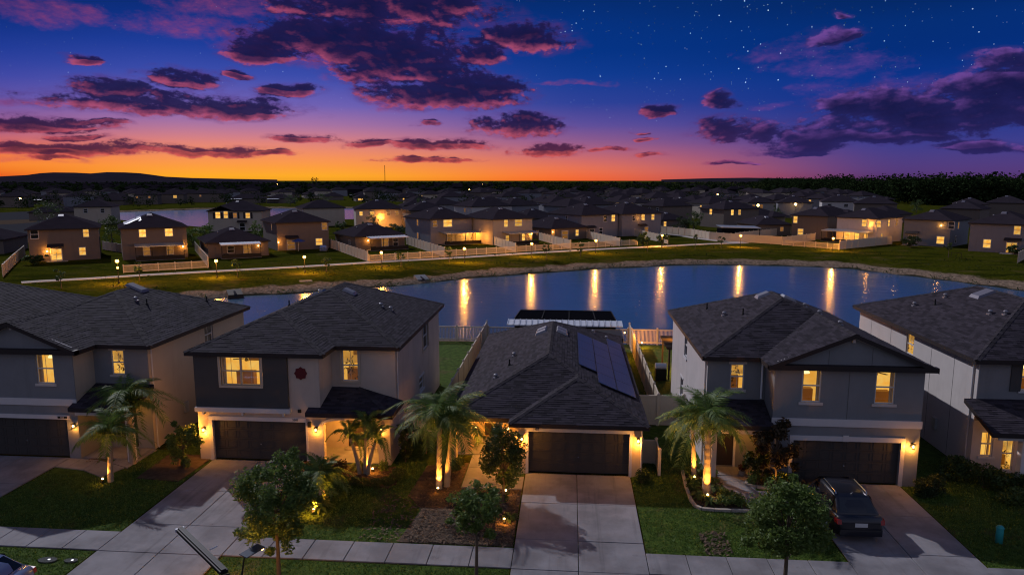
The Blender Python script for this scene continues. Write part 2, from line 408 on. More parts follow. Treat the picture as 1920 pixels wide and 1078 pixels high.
def roommat(name, c, c2, s, sc=1.3, objvar=0.0):
    m = bpy.data.materials.new(name); m.use_nodes = True; t = m.node_tree; t.nodes.clear(); N = NT(t)
    P = N.n('ShaderNodeTexCoord').outputs['Object']
    f, _ = N.noise(P, sc, 4, .6); col = N.mix(N.ss(f, .35, .7), c+(1,), c2+(1,))
    e = N.n('ShaderNodeEmission'); N.put(e.inputs[0], col)
    if objvar:
        r = N.n('ShaderNodeObjectInfo').outputs['Random']; N.put(e.inputs[1], N.m('MULTIPLY', s, N.m('MULTIPLY_ADD', r, 2*objvar, 1-objvar)))
    else: e.inputs[1].default_value = s
    o = N.n('ShaderNodeOutputMaterial'); N.link(e.outputs[0], o.inputs[0]); MT[name] = m; return m
roommat('room_wall_glow', (1.0, .44, .050), (1.0, .60, .13), .90, 1.6, .22)  # room wall, ceiling and floor emit, standing in for lamplight falling on them
roommat('room_ceiling_glow', (1.0, .60, .13), (1.0, .72, .24), 1.1)
roommat('room_floor_glow', (.80, .34, .05), (.95, .42, .07), .65, 3)
roommat('lit_pane', (1.0, .40, .035), (1.0, .66, .18), .95, 2.6, .42)
roommat('lit_pane_dim', (.80, .33, .06), (.45, .20, .07), .34, 2.5, .35)
m = bpy.data.materials.new('glass'); m.use_nodes = True; t = m.node_tree; t.nodes.clear(); N = NT(t)
tb = N.n('ShaderNodeBsdfTransparent'); gl = N.n('ShaderNodeBsdfGlossy'); gl.inputs['Roughness'].default_value = .03
mx = N.n('ShaderNodeMixShader'); mx.inputs[0].default_value = .08; N.link(tb.outputs[0], mx.inputs[1]); N.link(gl.outputs[0], mx.inputs[2])
o = N.n('ShaderNodeOutputMaterial'); N.link(mx.outputs[0], o.inputs[0]); MT['glass'] = m
mk('pane_dark', (.012, .013, .018), .12, spec=.6)
# ground
def groundmat():
    m = bpy.data.materials.new('turf'); m.use_nodes = True; t = m.node_tree; t.nodes.clear(); N = NT(t)
    P = N.n('ShaderNodeNewGeometry').outputs['Position']; Q = N.v('MULTIPLY', P, (.35, 1.0, 1.0)); sp = N.n('ShaderNodeSeparateXYZ'); N.link(P, sp.inputs[0])
    f1, _ = N.noise(P, .22, 5, .62); f2, _ = N.noise(P, 2.2, 4, .65); f3, _ = N.noise(Q, .28, 5, .6)
    c = N.mix(N.ss(f2, .3, .7), (.024, .030, .003, 1), (.058, .060, .006, 1))
    c = N.mix(N.m('MULTIPLY', N.ss(f1, .52, .70), .75), c, (.080, .060, .020, 1))
    c = N.mix(N.m('MULTIPLY', N.ss(f3, .48, .62), .75), c, (.014, .020, .003, 1))
    zz = N.m('ADD', sp.outputs[2], N.m('MULTIPLY', N.m('SUBTRACT', f1, .5), .75))
    sand = N.mix(N.ss(f2, .3, .75), (.10, .072, .050, 1), (.32, .23, .165, 1))
    c = N.mix(N.ss(zz, -.44, -.60), c, sand)
    c = N.mix(N.ss(zz, -1.02, -1.16), c, (.03, .028, .018, 1))
    b = N.n('ShaderNodeBsdfPrincipled'); N.put(b.inputs['Base Color'], c); b.inputs['Roughness'].default_value = 1.0; b.inputs['Specular IOR Level'].default_value = .0
    f4, _ = N.noise(P, 9, 5, .7)
    bp = N.n('ShaderNodeBump'); bp.inputs['Strength'].default_value = .9; bp.inputs['Distance'].default_value = .12
    N.link(N.m('ADD', f4, N.m('MULTIPLY', f2, 1.4)), bp.inputs['Height']); N.link(bp.outputs[0], b.inputs['Normal'])
    o = N.n('ShaderNodeOutputMaterial'); N.link(b.outputs[0], o.inputs[0]); MT['turf'] = m
groundmat()
def lawnmat():
    m = bpy.data.materials.new('lawn'); m.use_nodes = True; t = m.node_tree; t.nodes.clear(); N = NT(t)
    P = N.n('ShaderNodeNewGeometry').outputs['Position']
    f1, _ = N.noise(P, .45, 5, .62); f2, _ = N.noise(P, 3.0, 5, .65); f3, _ = N.noise(P, 1.1, 4, .6)
    c = N.mix(N.ss(f2, .3, .7), (.032, .060, .008, 1), (.074, .122, .018, 1))
    c = N.mix(N.m('MULTIPLY', N.ss(f1, .54, .70), .8), c, (.105, .082, .036, 1))
    c = N.mix(N.m('MULTIPLY', N.ss(f3, .55, .70), .5), c, (.020, .032, .006, 1))
    b = N.n('ShaderNodeBsdfPrincipled'); N.put(b.inputs['Base Color'], c); b.inputs['Roughness'].default_value = .95; b.inputs['Specular IOR Level'].default_value = .1
    f4, _ = N.noise(P, 14, 5, .7); bp = N.n('ShaderNodeBump'); bp.inputs['Strength'].default_value = 1.0; bp.inputs['Distance'].default_value = .08
    N.link(N.m('ADD', f4, f2), bp.inputs['Height']); N.link(bp.outputs[0], b.inputs['Normal'])
    o = N.n('ShaderNodeOutputMaterial'); N.link(b.outputs[0], o.inputs[0]); MT['lawn'] = m
lawnmat()
def watermat():
    m = bpy.data.materials.new('pond_water'); m.use_nodes = True; t = m.node_tree; t.nodes.clear(); N = NT(t)
    P = N.n('ShaderNodeNewGeometry').outputs['Position']
    b = N.n('ShaderNodeBsdfPrincipled'); b.inputs['Base Color'].default_value = (.038, .086, .146, 1); b.inputs['Roughness'].default_value = .19
    b.inputs['IOR'].default_value = 1.33; b.inputs['Specular IOR Level'].default_value = .9
    f, _ = N.noise(N.v('MULTIPLY', P, (1.0, .55, 1)), 1.6, 3, .55); f2, _ = N.noise(P, .12, 3, .5)
    bp = N.n('ShaderNodeBump'); bp.inputs['Strength'].default_value = .34; bp.inputs['Distance'].default_value = .05
    f3, _ = N.noise(N.v('MULTIPLY', P, (.22, .95, 1)), .8, 3, .6)
    N.link(N.m('MULTIPLY', N.m('ADD', N.m('MULTIPLY', f, .6), N.m('MULTIPLY', f3, 2.2)), N.m('MULTIPLY_ADD', N.ss(f2, .25, .75), .7, .3)), bp.inputs['Height']); N.link(bp.outputs[0], b.inputs['Normal'])
    o = N.n('ShaderNodeOutputMaterial'); N.link(b.outputs[0], o.inputs[0]); MT['pond_water'] = m
watermat()
WARM = (1.0, .385, .045)
def point_light(name, loc, watts, parent=None, r=.06, col=WARM, spot=None, aim=None):
    l = bpy.data.lights.new(name, 'SPOT' if spot else 'POINT'); l.energy = watts*(2.6 if spot else 2.4); l.color = col; l.shadow_soft_size = r
    o = bpy.data.objects.new(name, l); COL.objects.link(o)
    loc = Vector(loc)
    if spot:
        l.spot_size = math.radians(spot); l.spot_blend = .7
        o.rotation_euler = (Vector(aim)-loc).to_track_quat('-Z', 'Y').to_euler()
    if parent is not None:
        p = parent
        while p is not None:
            if p.name in ORG: loc = loc-ORG[p.name]; break
            p = p.parent
        o.parent = parent
    o.location = loc
    return o
# ------------------------------------------------------------------ ground, water
def grid_axis(*segs): return segs
P1 = [(-47.5,86),(-47,76),(-40,69),(-28,66),(0,64.6),(40,64.5),(66,66),(80,72),(84,82),(78,92),(63.1,103.1),(58.4,110.5),(54.9,116.2),(48.8,125.9),(41,129.6),(32,131),(20.3,129.2),(7.6,124.1),(-1.6,118.2),(-10.1,112.8),(-18.4,105.4),(-25.2,99.9),(-32,96.3),(-37.5,92.1),(-43.5,89)]
P2 = [(-214,285),(-218,318),(-192,358),(-168,374),(-117,379),(-88,360),(-74,300),(-82,262),(-98,256),(-112,216),(-138,232),(-170,258)]
def sdist(px, py, poly):
    d = np.full(px.shape, 1e9); ins = np.zeros(px.shape, bool); n = len(poly)
    for i in range(n):
        x0, y0 = poly[i]; x1, y1 = poly[(i+1) % n]; dx, dy = x1-x0, y1-y0
        t = np.clip(((px-x0)*dx+(py-y0)*dy)/(dx*dx+dy*dy), 0, 1)
        d = np.minimum(d, np.hypot(px-x0-t*dx, py-y0-t*dy))
        c = ((y0 > py) != (y1 > py)) & (px < dx*(py-y0)/(dy if dy else 1e-9)+x0)
        ins ^= c
    return np.where(ins, d, -d)
HOLES = [(-120., 120., 58., 146., P1, 1.0), (-260., -50., 196., 400., P2, 3.0)]
def wob(x, y, k): return np.sin(x*.55*k+1.3*np.sin(y*.41*k))*.5+np.sin(y*.73*k+x*.31*k+2)*.5+.5*np.sin(x*1.9*k-y*1.3*k)
Vv = []; Ff = []
def add_grid(xs, ys, zf):
    b = len(Vv); nx, ny = len(xs), len(ys)
    X, Y = np.meshgrid(xs, ys); Z = zf(X, Y)
    Vv.extend(np.stack([X.ravel(), Y.ravel(), Z.ravel()], 1).tolist())
    for j in range(ny-1):
        for i in range(nx-1):
            a = b+j*nx+i; Ff.append((a, a+1, a+nx+1, a+nx))
for (x0, x1, y0, y1, poly, st) in HOLES:
    def zf(X, Y, poly=poly, x0=x0, x1=x1, y0=y0, y1=y1):
        d = sdist(X, Y, poly)+wob(X, Y, .5)*.55
        z = np.interp(d, [-11, -6.5, -3.6, -1.2, 0, 5], [0, -.14, -.50, -.82, -1.25, -2.6])
        e = np.minimum(np.minimum(X-x0, x1-X), np.minimum(Y-y0, y1-Y)); return np.where(e < .5, 0, z)
    add_grid(np.arange(x0, x1+.01, st), np.arange(y0, y1+.01, st), zf)
xs = [-9000, -3000, -800, -260, -120, -50, 120, 800, 3000, 9000]; ys = [-300, 12, 58, 146, 196, 400, 900, 3000, 9000, 16000]
for i in range(len(xs)-1):
    for j in range(len(ys)-1):
        mx_, my_ = (xs[i]+xs[i+1])/2, (ys[j]+ys[j+1])/2
        if any(h[0] < mx_ < h[1] and h[2] < my_ < h[3] for h in HOLES): continue
        add_grid(np.array([xs[i], xs[i+1]], float), np.array([ys[j], ys[j+1]], float), lambda X, Y: X*0)
g = link_mesh('ground', mesh_np('ground', Vv, Ff, [MT['turf']], True)); put_props(g, kind='structure')
for nm, (x0, x1, y0, y1) in (('pond', (-60, 92, 60, 138)), ('pond', (-230, -66, 206, 390))):
    mb = MB(); mb.face([(x0, y0, -1.2), (x1, y0, -1.2), (x1, y1, -1.2), (x0, y1, -1.2)]); mb.build(nm, MT['pond_water'], kind='structure')

# ------------------------------------------------------------------ paving: every slab is a piece of its own
def slab_run(parent, xs, ys, top, gap=.012):
    for i in range(len(xs)-1):
        for j in range(len(ys)-1):
            mb = MB(); x0, x1, y0, y1 = xs[i]+gap, xs[i+1]-gap, ys[j]+gap, ys[j+1]-gap; t = top+random.uniform(-.004, .004)
            b = .012
            mb.hexa([(x0, y0, -.05), (x1, y0, -.05), (x1, y1, -.05), (x0, y1, -.05), (x0, y0, t-b), (x1, y0, t-b), (x1, y1, t-b), (x0, y1, t-b)])
            mb.hexa([(x0, y0, t-b), (x1, y0, t-b), (x1, y1, t-b), (x0, y1, t-b), (x0+b, y0+b, t), (x1-b, y0+b, t), (x1-b, y1-b, t), (x0+b, y1-b, t)])
            mb.build('concrete_slab', MT['concrete'], parent)
def paving(name):
    o = bpy.data.objects.new(name, None); COL.objects.link(o); put_props(o, kind='structure'); return o
DRV = [(-30.05, -25.22), (-17.85, -12.95), (-2.0, 3.0), (10.45, 15.32)]
for k, (x0, x1) in enumerate(DRV):
    d = paving('driveway'); xm = (x0+x1)/2 if k != 2 else x0+2.46
    slab_run(d, [x0, xm, x1], [19.0, 23.9, 26.1, 29.3, 32.48 if k != 1 else 32.9], .05)
sw = paving('sidewalk')
for a, b in ((-44, DRV[0][0]), (DRV[0][1], DRV[1][0]), (DRV[1][1], DRV[2][0]), (DRV[2][1], DRV[3][0]), (DRV[3][1], 30)):
    n = max(1, round((b-a)/1.55)); slab_run(sw, list(np.linspace(a, b, n+1)), [23.95, 25.4], .045)
mb = MB()
for x0, x1 in [(-60, 60)]: mb.face([(x0, -8, .004), (x1, -8, .004), (x1, 18.9, .004), (x0, 18.9, .004)])
mb.build('street', MT['asphalt'], kind='structure')
mb = MB(); mb.box(-60, 60, 18.9, 19.05, -.05, .06); mb.build('kerb', MT['concrete'], kind='structure')
def poly_slab(name, pts, top, mat, parent=None, kind='structure'):
    mb = MB(); mb.prism(pts, -.04, top); return mb.build(name, mat, parent, kind=kind)
fw_ = paving('front_walk')      # walk of the one-storey house: three slabs
for pts in ([(-4.85, 30.62), (-3.3, 30.62), (-3.3, 32.9), (-4.85, 32.9)], [(-4.85, 32.93), (-3.3, 32.93), (-3.3, 34.6), (-4.85, 34.6)], [(-3.27, 30.62), (-2.05, 30.62), (-2.05, 32.0), (-3.27, 32.0)]):
    mb = MB(); mb.prism(pts, -.04, .05); mb.build('concrete_slab', MT['concrete'], fw_)
fw2 = paving('front_walk')      # walk of the grey gabled house, a gentle bend
for pts in ([(7.15, 32.35), (8.45, 32.35), (8.55, 33.9), (7.1, 33.9)], [(7.25, 31.0), (8.6, 31.35), (8.45, 32.32), (7.15, 32.32)], [(7.9, 30.1), (10.4, 30.35), (10.4, 31.45), (8.62, 31.32), (7.27, 30.97)]):
    mb = MB(); mb.prism(pts, -.04, .05); mb.build('concrete_slab', MT['concrete'], fw2)
fw3 = paving('front_walk')      # walk of the westernmost house
for pts in ([(-25.18, 31.35), (-23.6, 31.1), (-23.6, 32.3), (-25.18, 32.45)], [(-23.57, 31.1), (-22.1, 30.35), (-21.7, 31.5), (-23.57, 32.3)], [(-22.7, 32.0), (-21.55, 31.5), (-21.45, 33.9), (-22.9, 33.9)]):
    mb = MB(); mb.prism(pts, -.04, .05); mb.build('concrete_slab', MT['concrete'], fw3)
fw4 = paving('front_walk')
for pts in ([(-12.9, 31.5), (-11.8, 31.2), (-11.8, 32.8), (-12.9, 32.8)],):
    mb = MB(); mb.prism(pts, -.04, .05); mb.build('concrete_slab', MT['concrete'], fw4)
# park path round the far shore
PATH = [G(40, 530), G(75, 527.5), G(170, 522.5), G(270, 516), G(420, 508), G(570, 500), G(700, 492), G(873, 482.5), G(1000, 474.5), G(1115, 468), G(1240, 462), G(1330, 457.5), G(1400, 455.5)]
def ribbon(name, pts, w, z, mat):
    mb = MB(); L = []; R = []
    for i, p in enumerate(pts):
        a = Vector(pts[max(i-1, 0)]); b = Vector(pts[min(i+1, len(pts)-1)]); d = (b-a).normalized(); n = Vector((-d.y, d.x))*w/2
        L.append((p[0]+n.x, p[1]+n.y)); R.append((p[0]-n.x, p[1]-n.y))
    for i in range(len(pts)-1):
        mb.hexa([(*R[i], -.1), (*R[i+1], -.1), (*L[i+1], -.1), (*L[i], -.1), (*R[i], z), (*R[i+1], z), (*L[i+1], z), (*L[i], z)])
    return mb.build(name, mat, kind='structure')
ribbon('park_path', PATH, 2.2, .05, MT['path_paving'])
ribbon('park_path', [G(1235, 437.5), G(1275, 442), G(1310, 447.5), G(1350, 452.5), G(1392, 455)], 2.2, .054, MT['path_paving'])
# planting beds
mk_bed = lambda pts, mat='mulch', name='mulch_bed': poly_slab(name, pts, .035, MT[mat])
mk_bed([(-6.6, 25.5), (-2.06, 25.5), (-2.06, 30.55), (-4.9, 30.55), (-4.9, 33.5), (-6.9, 33.0), (-7.1, 29.6), (-6.2, 28.4)])
mk_bed([(-11.7, 30.9), (-8.2, 30.3), (-7.9, 30.8), (-8.4, 32.7), (-11.7, 32.7)])
mk_bed([(5.62, 33.4), (5.48, 29.9), (5.75, 29.3), (7.85, 29.35), (7.1, 31.2), (7.0, 33.6)])
mk_bed([(8.5, 32.9), (8.3, 31.8), (10.3, 31.55), (10.35, 32.4), (9.4, 33.9), (8.6, 33.9)])
mk_bed([(-24.2, 32.4), (-24.2, 31.6), (-22.95, 32.1), (-22.9, 33.9)])
mk_bed([(-20.4, 30.4), (-18.2, 30.2), (-18.0, 33.4), (-20.5, 33.4)])
# loose chips and fallen leaves
def chips(name, mat, regions, n, size, z=.036, lift=.02):
    V = []; F = []
    for (x0, x1, y0, y1), k in zip(regions, n):
        c = np.stack([rng.uniform(x0, x1, k), rng.uniform(y0, y1, k), z+rng.uniform(0, lift, k)], 1)
        a = rng.uniform(0, 2*math.pi, k); t = rng.uniform(-.5, .5, k); s = size*rng.uniform(.5, 1.5, k)
        u = np.stack([np.cos(a), np.sin(a), t], 1)*s[:, None]; w = np.stack([-np.sin(a), np.cos(a), rng.uniform(-.5, .5, k)], 1)*(s*.4)[:, None]
        b = sum(len(q) for q in V); V.append(np.concatenate([c-u-w, c+u-w, c+u+w, c-u+w]))
        i = np.arange(k)+b; F.append(np.stack([i, i+k, i+2*k, i+3*k], 1))
    o = link_mesh(name, mesh_np(name, np.concatenate(V), np.concatenate(F), [MT[mat]])); put_props(o, kind='stuff')
chips('mulch_chips', 'mulch_chip', [(-6.7, -4.95, 28.5, 33), (-4.9, -2.1, 28.3, 30.5), (-11.6, -8.4, 30.9, 32.6), (5.7, 7.2, 29.5, 33.2), (8.6, 10.2, 31.8, 32.8), (-24.1, -23, 32.0, 33.8)], [900, 900, 1100, 900, 500, 300], .05)
chips('fallen_leaves', 'dry_leaf', [(-6.2, -2.1, 25.55, 28.3), (-8.2, -2.1, 25.5, 29.5), (5.3, 6.3, 25.5, 27.3)], [5200, 900, 260], .055, .036, .03)
# lawn blades
LAWNS = [((-44, -30.1), (25.45, 33)), ((-25.15, -17.95), (25.45, 34)), ((-12.85, -2.05), (25.45, 33.4)), ((3.05, 10.4), (25.45, 35.5)), ((15.4, 26), (25.45, 36)), ((-25.15, -17.95), (20.5, 23.9)), ((-12.85, -2.05), (20.5, 23.9)), ((3.05, 10.4), (20.5, 23.9)), ((15.4, 26), (20.5, 23.9))]
BEDS = [(-6.9, -2.06, 25.5, 33.5), (-11.7, -8.0, 30.6, 32.8), (5.5, 10.4, 29.4, 33.9), (-25.1, -21.5, 30.6, 34), (-20.3, -18.1, 30.4, 33.4)]
V = []; tot = 0
for (xa, xb), (ya, yb) in LAWNS+[((-21, -18.55), (34, 47.3)), ((-21, -5.75), (47.3, 60.4)), ((-8.8, -5.75), (33.4, 47.3)), ((3.7, 6.7), (35.5, 46.2)), ((3.7, 19.4), (46.2, 60.4)), ((16.1, 19.4), (36, 46.2))]:
    mb = MB(); mb.face([(xa, ya, .004), (xb, ya, .004), (xb, yb, .004), (xa, yb, .004)]); mb.build('lawn', MT['lawn'], kind='structure')
for (xa, xb), (ya, yb) in LAWNS:
    n = int((xb-xa)*(yb-ya)*300); x = rng.uniform(xa, xb, n); y = rng.uniform(ya, yb, n)
    dens = .5+.5*np.sin(x*1.1+np.sin(y*.9)*2)*np.sin(y*1.3+x*.4)
    ok = rng.uniform(0, 1, n) < .35+.65*dens
    for b in BEDS: ok &= ~((x > b[0]) & (x < b[1]) & (y > b[2]) & (y < b[3]))
    x, y = x[ok], y[ok]; n = len(x); a = rng.uniform(0, 2*math.pi, n); h = rng.uniform(.035, .085, n); w = rng.uniform(.018, .034, n)
    lx, ly = rng.normal(0, .03, n), rng.normal(0, .03, n)
    V.append(np.stack([np.stack([x-np.cos(a)*w, y-np.sin(a)*w, 0*x], 1), np.stack([x+np.cos(a)*w, y+np.sin(a)*w, 0*x], 1), np.stack([x+lx, y+ly, h], 1)], 1).reshape(-1, 3))
V = np.concatenate(V); o = link_mesh('grass', mesh_np('grass', V, np.arange(len(V)).reshape(-1, 3), [MT['grass_blade']])); put_props(o, kind='stuff')

# ------------------------------------------------------------------ roofs
def clip_half(poly, a, b, c):         # keep a*x+b*y+c >= 0
    out = []; n = len(poly)
    for i in range(n):
        p, q = poly[i], poly[(i+1) % n]; dp = a*p[0]+b*p[1]+c; dq = a*q[0]+b*q[1]+c
        if dp >= 0: out.append(p)
        if (dp > 0 and dq < 0) or (dp < 0 and dq > 0):
            t = dp/(dp-dq); out.append((p[0]+t*(q[0]-p[0]), p[1]+t*(q[1]-p[1])))
    return out
def area(poly): return .5*sum(poly[i][0]*poly[(i+1) % len(poly)][1]-poly[(i+1) % len(poly)][0]*poly[i][1] for i in range(len(poly)))
class Roof:
    """rects: (x0,x1,y0,y1,hips) with hips a string out of 'WESN' of the hipped sides"""
    def __init__(s, rects, eave, slope):
        s.rects = rects; s.eave = eave; s.k = slope; s.P = []
        for (x0, x1, y0, y1, hp) in rects:
            d = {}
            if 'W' in hp: d['W'] = (slope, 0, eave-slope*x0)
            if 'E' in hp: d['E'] = (-slope, 0, eave+slope*x1)
            if 'S' in hp: d['S'] = (0, slope, eave-slope*y0)
            if 'N' in hp: d['N'] = (0, -slope, eave+slope*y1)
            s.P.append(d)
        s.pieces = []
        for i, (x0, x1, y0, y1, hp) in enumerate(rects):
            for e, pl in s.P[i].items():
                poly = [(x0, y0), (x1, y0), (x1, y1), (x0, y1)]
                for e2, q in s.P[i].items():
                    if e2 != e: poly = clip_half(poly, q[0]-pl[0], q[1]-pl[1], q[2]-pl[2]) if poly else poly
                ps = [poly] if len(poly) > 2 else []
                for j, (a0, a1, b0, b1, hp2) in enumerate(rects):
                    if j == i: continue
                    eps = -1e-5 if j < i else 1e-5      # ties go to the earlier rectangle
                    H = [(1, 0, -a0), (-1, 0, a1), (0, 1, -b0), (0, -1, b1)]+[(q[0]-pl[0], q[1]-pl[1], q[2]-pl[2]-eps) for q in s.P[j].values()]
                    nxt = []
                    for p in ps:
                        cur = p
                        for h in H:
                            o = clip_half(cur, -h[0], -h[1], -h[2])
                            if len(o) > 2 and abs(area(o)) > 1e-3: nxt.append(o)
                            cur = clip_half(cur, *h)
                            if len(cur) < 3: break
                    ps = nxt
                for p in ps: s.pieces.append((p, pl))
    def z(s, x, y):
        best = None
        for (x0, x1, y0, y1, hp), d in zip(s.rects, s.P):
            if x0 <= x <= x1 and y0 <= y <= y1:
                v = min(q[0]*x+q[1]*y+q[2] for q in d.values())
                if best is None or v > best: best = v
        return best
def build_roof(parent, R, tab=(.40, .15), mat='shingle', shingles=True, th=.2):
    mb = MB()
    for poly, (a, b, c) in R.pieces:
        if area(poly) < 0: poly = poly[::-1]
        zf = lambda p: a*p[0]+b*p[1]+c
        mb.face([(p[0], p[1], zf(p)) for p in poly], 0)
        mb.face([(p[0], p[1], zf(p)-th) for p in poly[::-1]], 1)
        n = len(poly)
        for i in range(n):
            p, q = poly[i], poly[(i+1) % n]; mx_, my_ = (p[0]+q[0])/2, (p[1]+q[1])/2
            L = math.hypot(q[0]-p[0], q[1]-p[1])
            if L < 1e-4: continue
            nx, ny = (q[1]-p[1])/L, -(q[0]-p[0])/L
            if R.z(mx_+nx*.01, my_+ny*.01) is None:
                mb.face([(p[0], p[1], zf(p)-th), (q[0], q[1], zf(q)-th), (q[0], q[1], zf(q)), (p[0], p[1], zf(p))], 1)
    roof = mb.build('roof', [MT['deck' if shingles else mat], MT['fascia']], parent)
    if not shingles: return roof
    W_, S_ = tab; mt = MB(); caps = MB()
    for poly, (a, b, c) in R.pieces:
        gl_ = math.hypot(a, b); ux, uy = a/gl_, b/gl_; wx, wy = -uy, ux     # u upslope, w along the course
        t0 = (R.eave-c)/gl_
        pl = [(p[0]*wx+p[1]*wy, p[0]*ux+p[1]*uy-t0) for p in poly]
        if area(pl) < 0: pl = pl[::-1]
        tmin = min(p[1] for p in pl); tmax = max(p[1] for p in pl)
        n = len(pl); edges = []
        for i in range(n):
            p, q = pl[i], pl[(i+1) % n]; edges.append((-(q[1]-p[1]), q[0]-p[0], -(-(q[1]-p[1])*p[0]+(q[0]-p[0])*p[1])))
        def world(w, t, lift):
            x = w*wx+(t+t0)*ux; y = w*wy+(t+t0)*uy; return (x, y, a*x+b*y+c+lift)
        k = int(math.floor(tmin/S_))
        while k*S_ < tmax:
            ta, tb = k*S_, (k+1)*S_; row = clip_half(clip_half(pl, 0, 1, -ta), 0, -1, tb)
            if len(row) >= 3:
                wa = min(p[0] for p in row); wb = max(p[0] for p in row); off = (k*.377 % 1)*W_; j = int(math.floor((wa-off)/W_))
                r2 = random.Random(k*77+int(t0*10))
                while j*W_+off < wb:
                    x0 = j*W_+off; x1 = x0+W_
                    tabp = [(x0, ta), (x1, ta), (x1, tb), (x0, tb)]; whole = True
                    for e in edges:
                        if any(e[0]*p[0]+e[1]*p[1]+e[2] < -1e-9 for p in tabp):
                            whole = False; tabp = clip_half(tabp, *e)
                            if len(tabp) < 3: break
                    if len(tabp) >= 3 and abs(area(tabp)) > 4e-4:
                        up = r2.choice((.006, .012, .018))
                        pts = [world(w, t, .003+up*(1-(t-ta)/S_)) for w, t in tabp]
                        bidx = len(mt.v); mt.v += pts; mt.f.append(tuple(range(bidx, bidx+len(pts)))); mt.m.append(0)
                        if whole:
                            mt.v += [world(x0, ta, 0), world(x1, ta, 0)]; q = len(mt.v)
                            mt.f.append((q-2, q-1, bidx+1, bidx)); mt.m.append(0)
                    j += 1
            k += 1
        # hip and ridge caps: on this face's side of every edge where the roof falls away beyond
        n = len(poly)
        P = poly if area(poly) > 0 else poly[::-1]
        for i in range(n):
            p, q = P[i], P[(i+1) % n]; L = math.hypot(q[0]-p[0], q[1]-p[1])
            if L < .25: continue
            nx, ny = (q[1]-p[1])/L, -(q[0]-p[0])/L; mx_, my_ = (p[0]+q[0])/2+nx*.02, (p[1]+q[1])/2+ny*.02; zz = R.z(mx_, my_)
            if zz is None or zz > a*mx_+b*my_+c-1e-4: continue
            ns = max(1, int(L/.24))
            for s_ in range(ns):
                f0, f1 = s_/ns, (s_+1)/ns; A = (p[0]+(q[0]-p[0])*f0, p[1]+(q[1]-p[1])*f0); B = (p[0]+(q[0]-p[0])*f1, p[1]+(q[1]-p[1])*f1)
                C_ = (B[0]-nx*.15, B[1]-ny*.15); D_ = (A[0]-nx*.15, A[1]-ny*.15)
                lf = .028+.012*(s_ % 2)
                Z = lambda r, h: (r[0], r[1], a*r[0]+b*r[1]+c+h)
                caps.face([Z(D_, lf-.01), Z(C_, lf-.01), Z(B, lf), Z(A, lf)])
                caps.face([Z(D_, .0), Z(C_, .0), Z(C_, lf-.01), Z(D_, lf-.01)])
    mt.build('shingles', MT[mat], roof, kind='stuff')
    if caps.f: caps.build('ridge_shingles', MT['shingle_cap'], roof, kind='stuff')
    return roof

# ------------------------------------------------------------------ walls, windows, doors
class Fr:
    def __init__(s, a, b):
        s.a = Vector((a[0], a[1])); d = Vector((b[0]-a[0], b[1]-a[1])); s.L = d.length; s.t = d/s.L; s.n = Vector((s.t.y, -s.t.x))
    def p(s, u, z, d=0.0): q = s.a+s.t*u+s.n*d; return (q.x, q.y, z)
    def box(s, mb, u0, u1, z0, z1, d0, d1, m=0):
        mb.hexa([s.p(u0, z0, d1), s.p(u1, z0, d1), s.p(u1, z0, d0), s.p(u0, z0, d0), s.p(u0, z1, d1), s.p(u1, z1, d1), s.p(u1, z1, d0), s.p(u0, z1, d0)], m)
def wall(mb, a, b, z0, z1, ops=(), m=0, depth=.16):
    f = Fr(a, b); us = sorted({0, f.L, *[o[0] for o in ops], *[o[1] for o in ops]}); zs = sorted({z0, z1, *[o[2] for o in ops], *[o[3] for o in ops]})
    for i in range(len(us)-1):
        for j in range(len(zs)-1):
            um, zm = (us[i]+us[i+1])/2, (zs[j]+zs[j+1])/2
            if any(o[0] < um < o[1] and o[2] < zm < o[3] for o in ops): continue
            mb.face([f.p(us[i], zs[j]), f.p(us[i+1], zs[j]), f.p(us[i+1], zs[j+1]), f.p(us[i], zs[j+1])], m)
    for (u0, u1, w0, w1) in [o[:4] for o in ops]:
        for (A, B) in (((u0, w0), (u0, w1)), ((u0, w1), (u1, w1)), ((u1, w1), (u1, w0)), ((u1, w0), (u0, w0))):
            mb.face([f.p(*A), f.p(*B), f.p(*B, -depth), f.p(*A, -depth)], m)
    return f
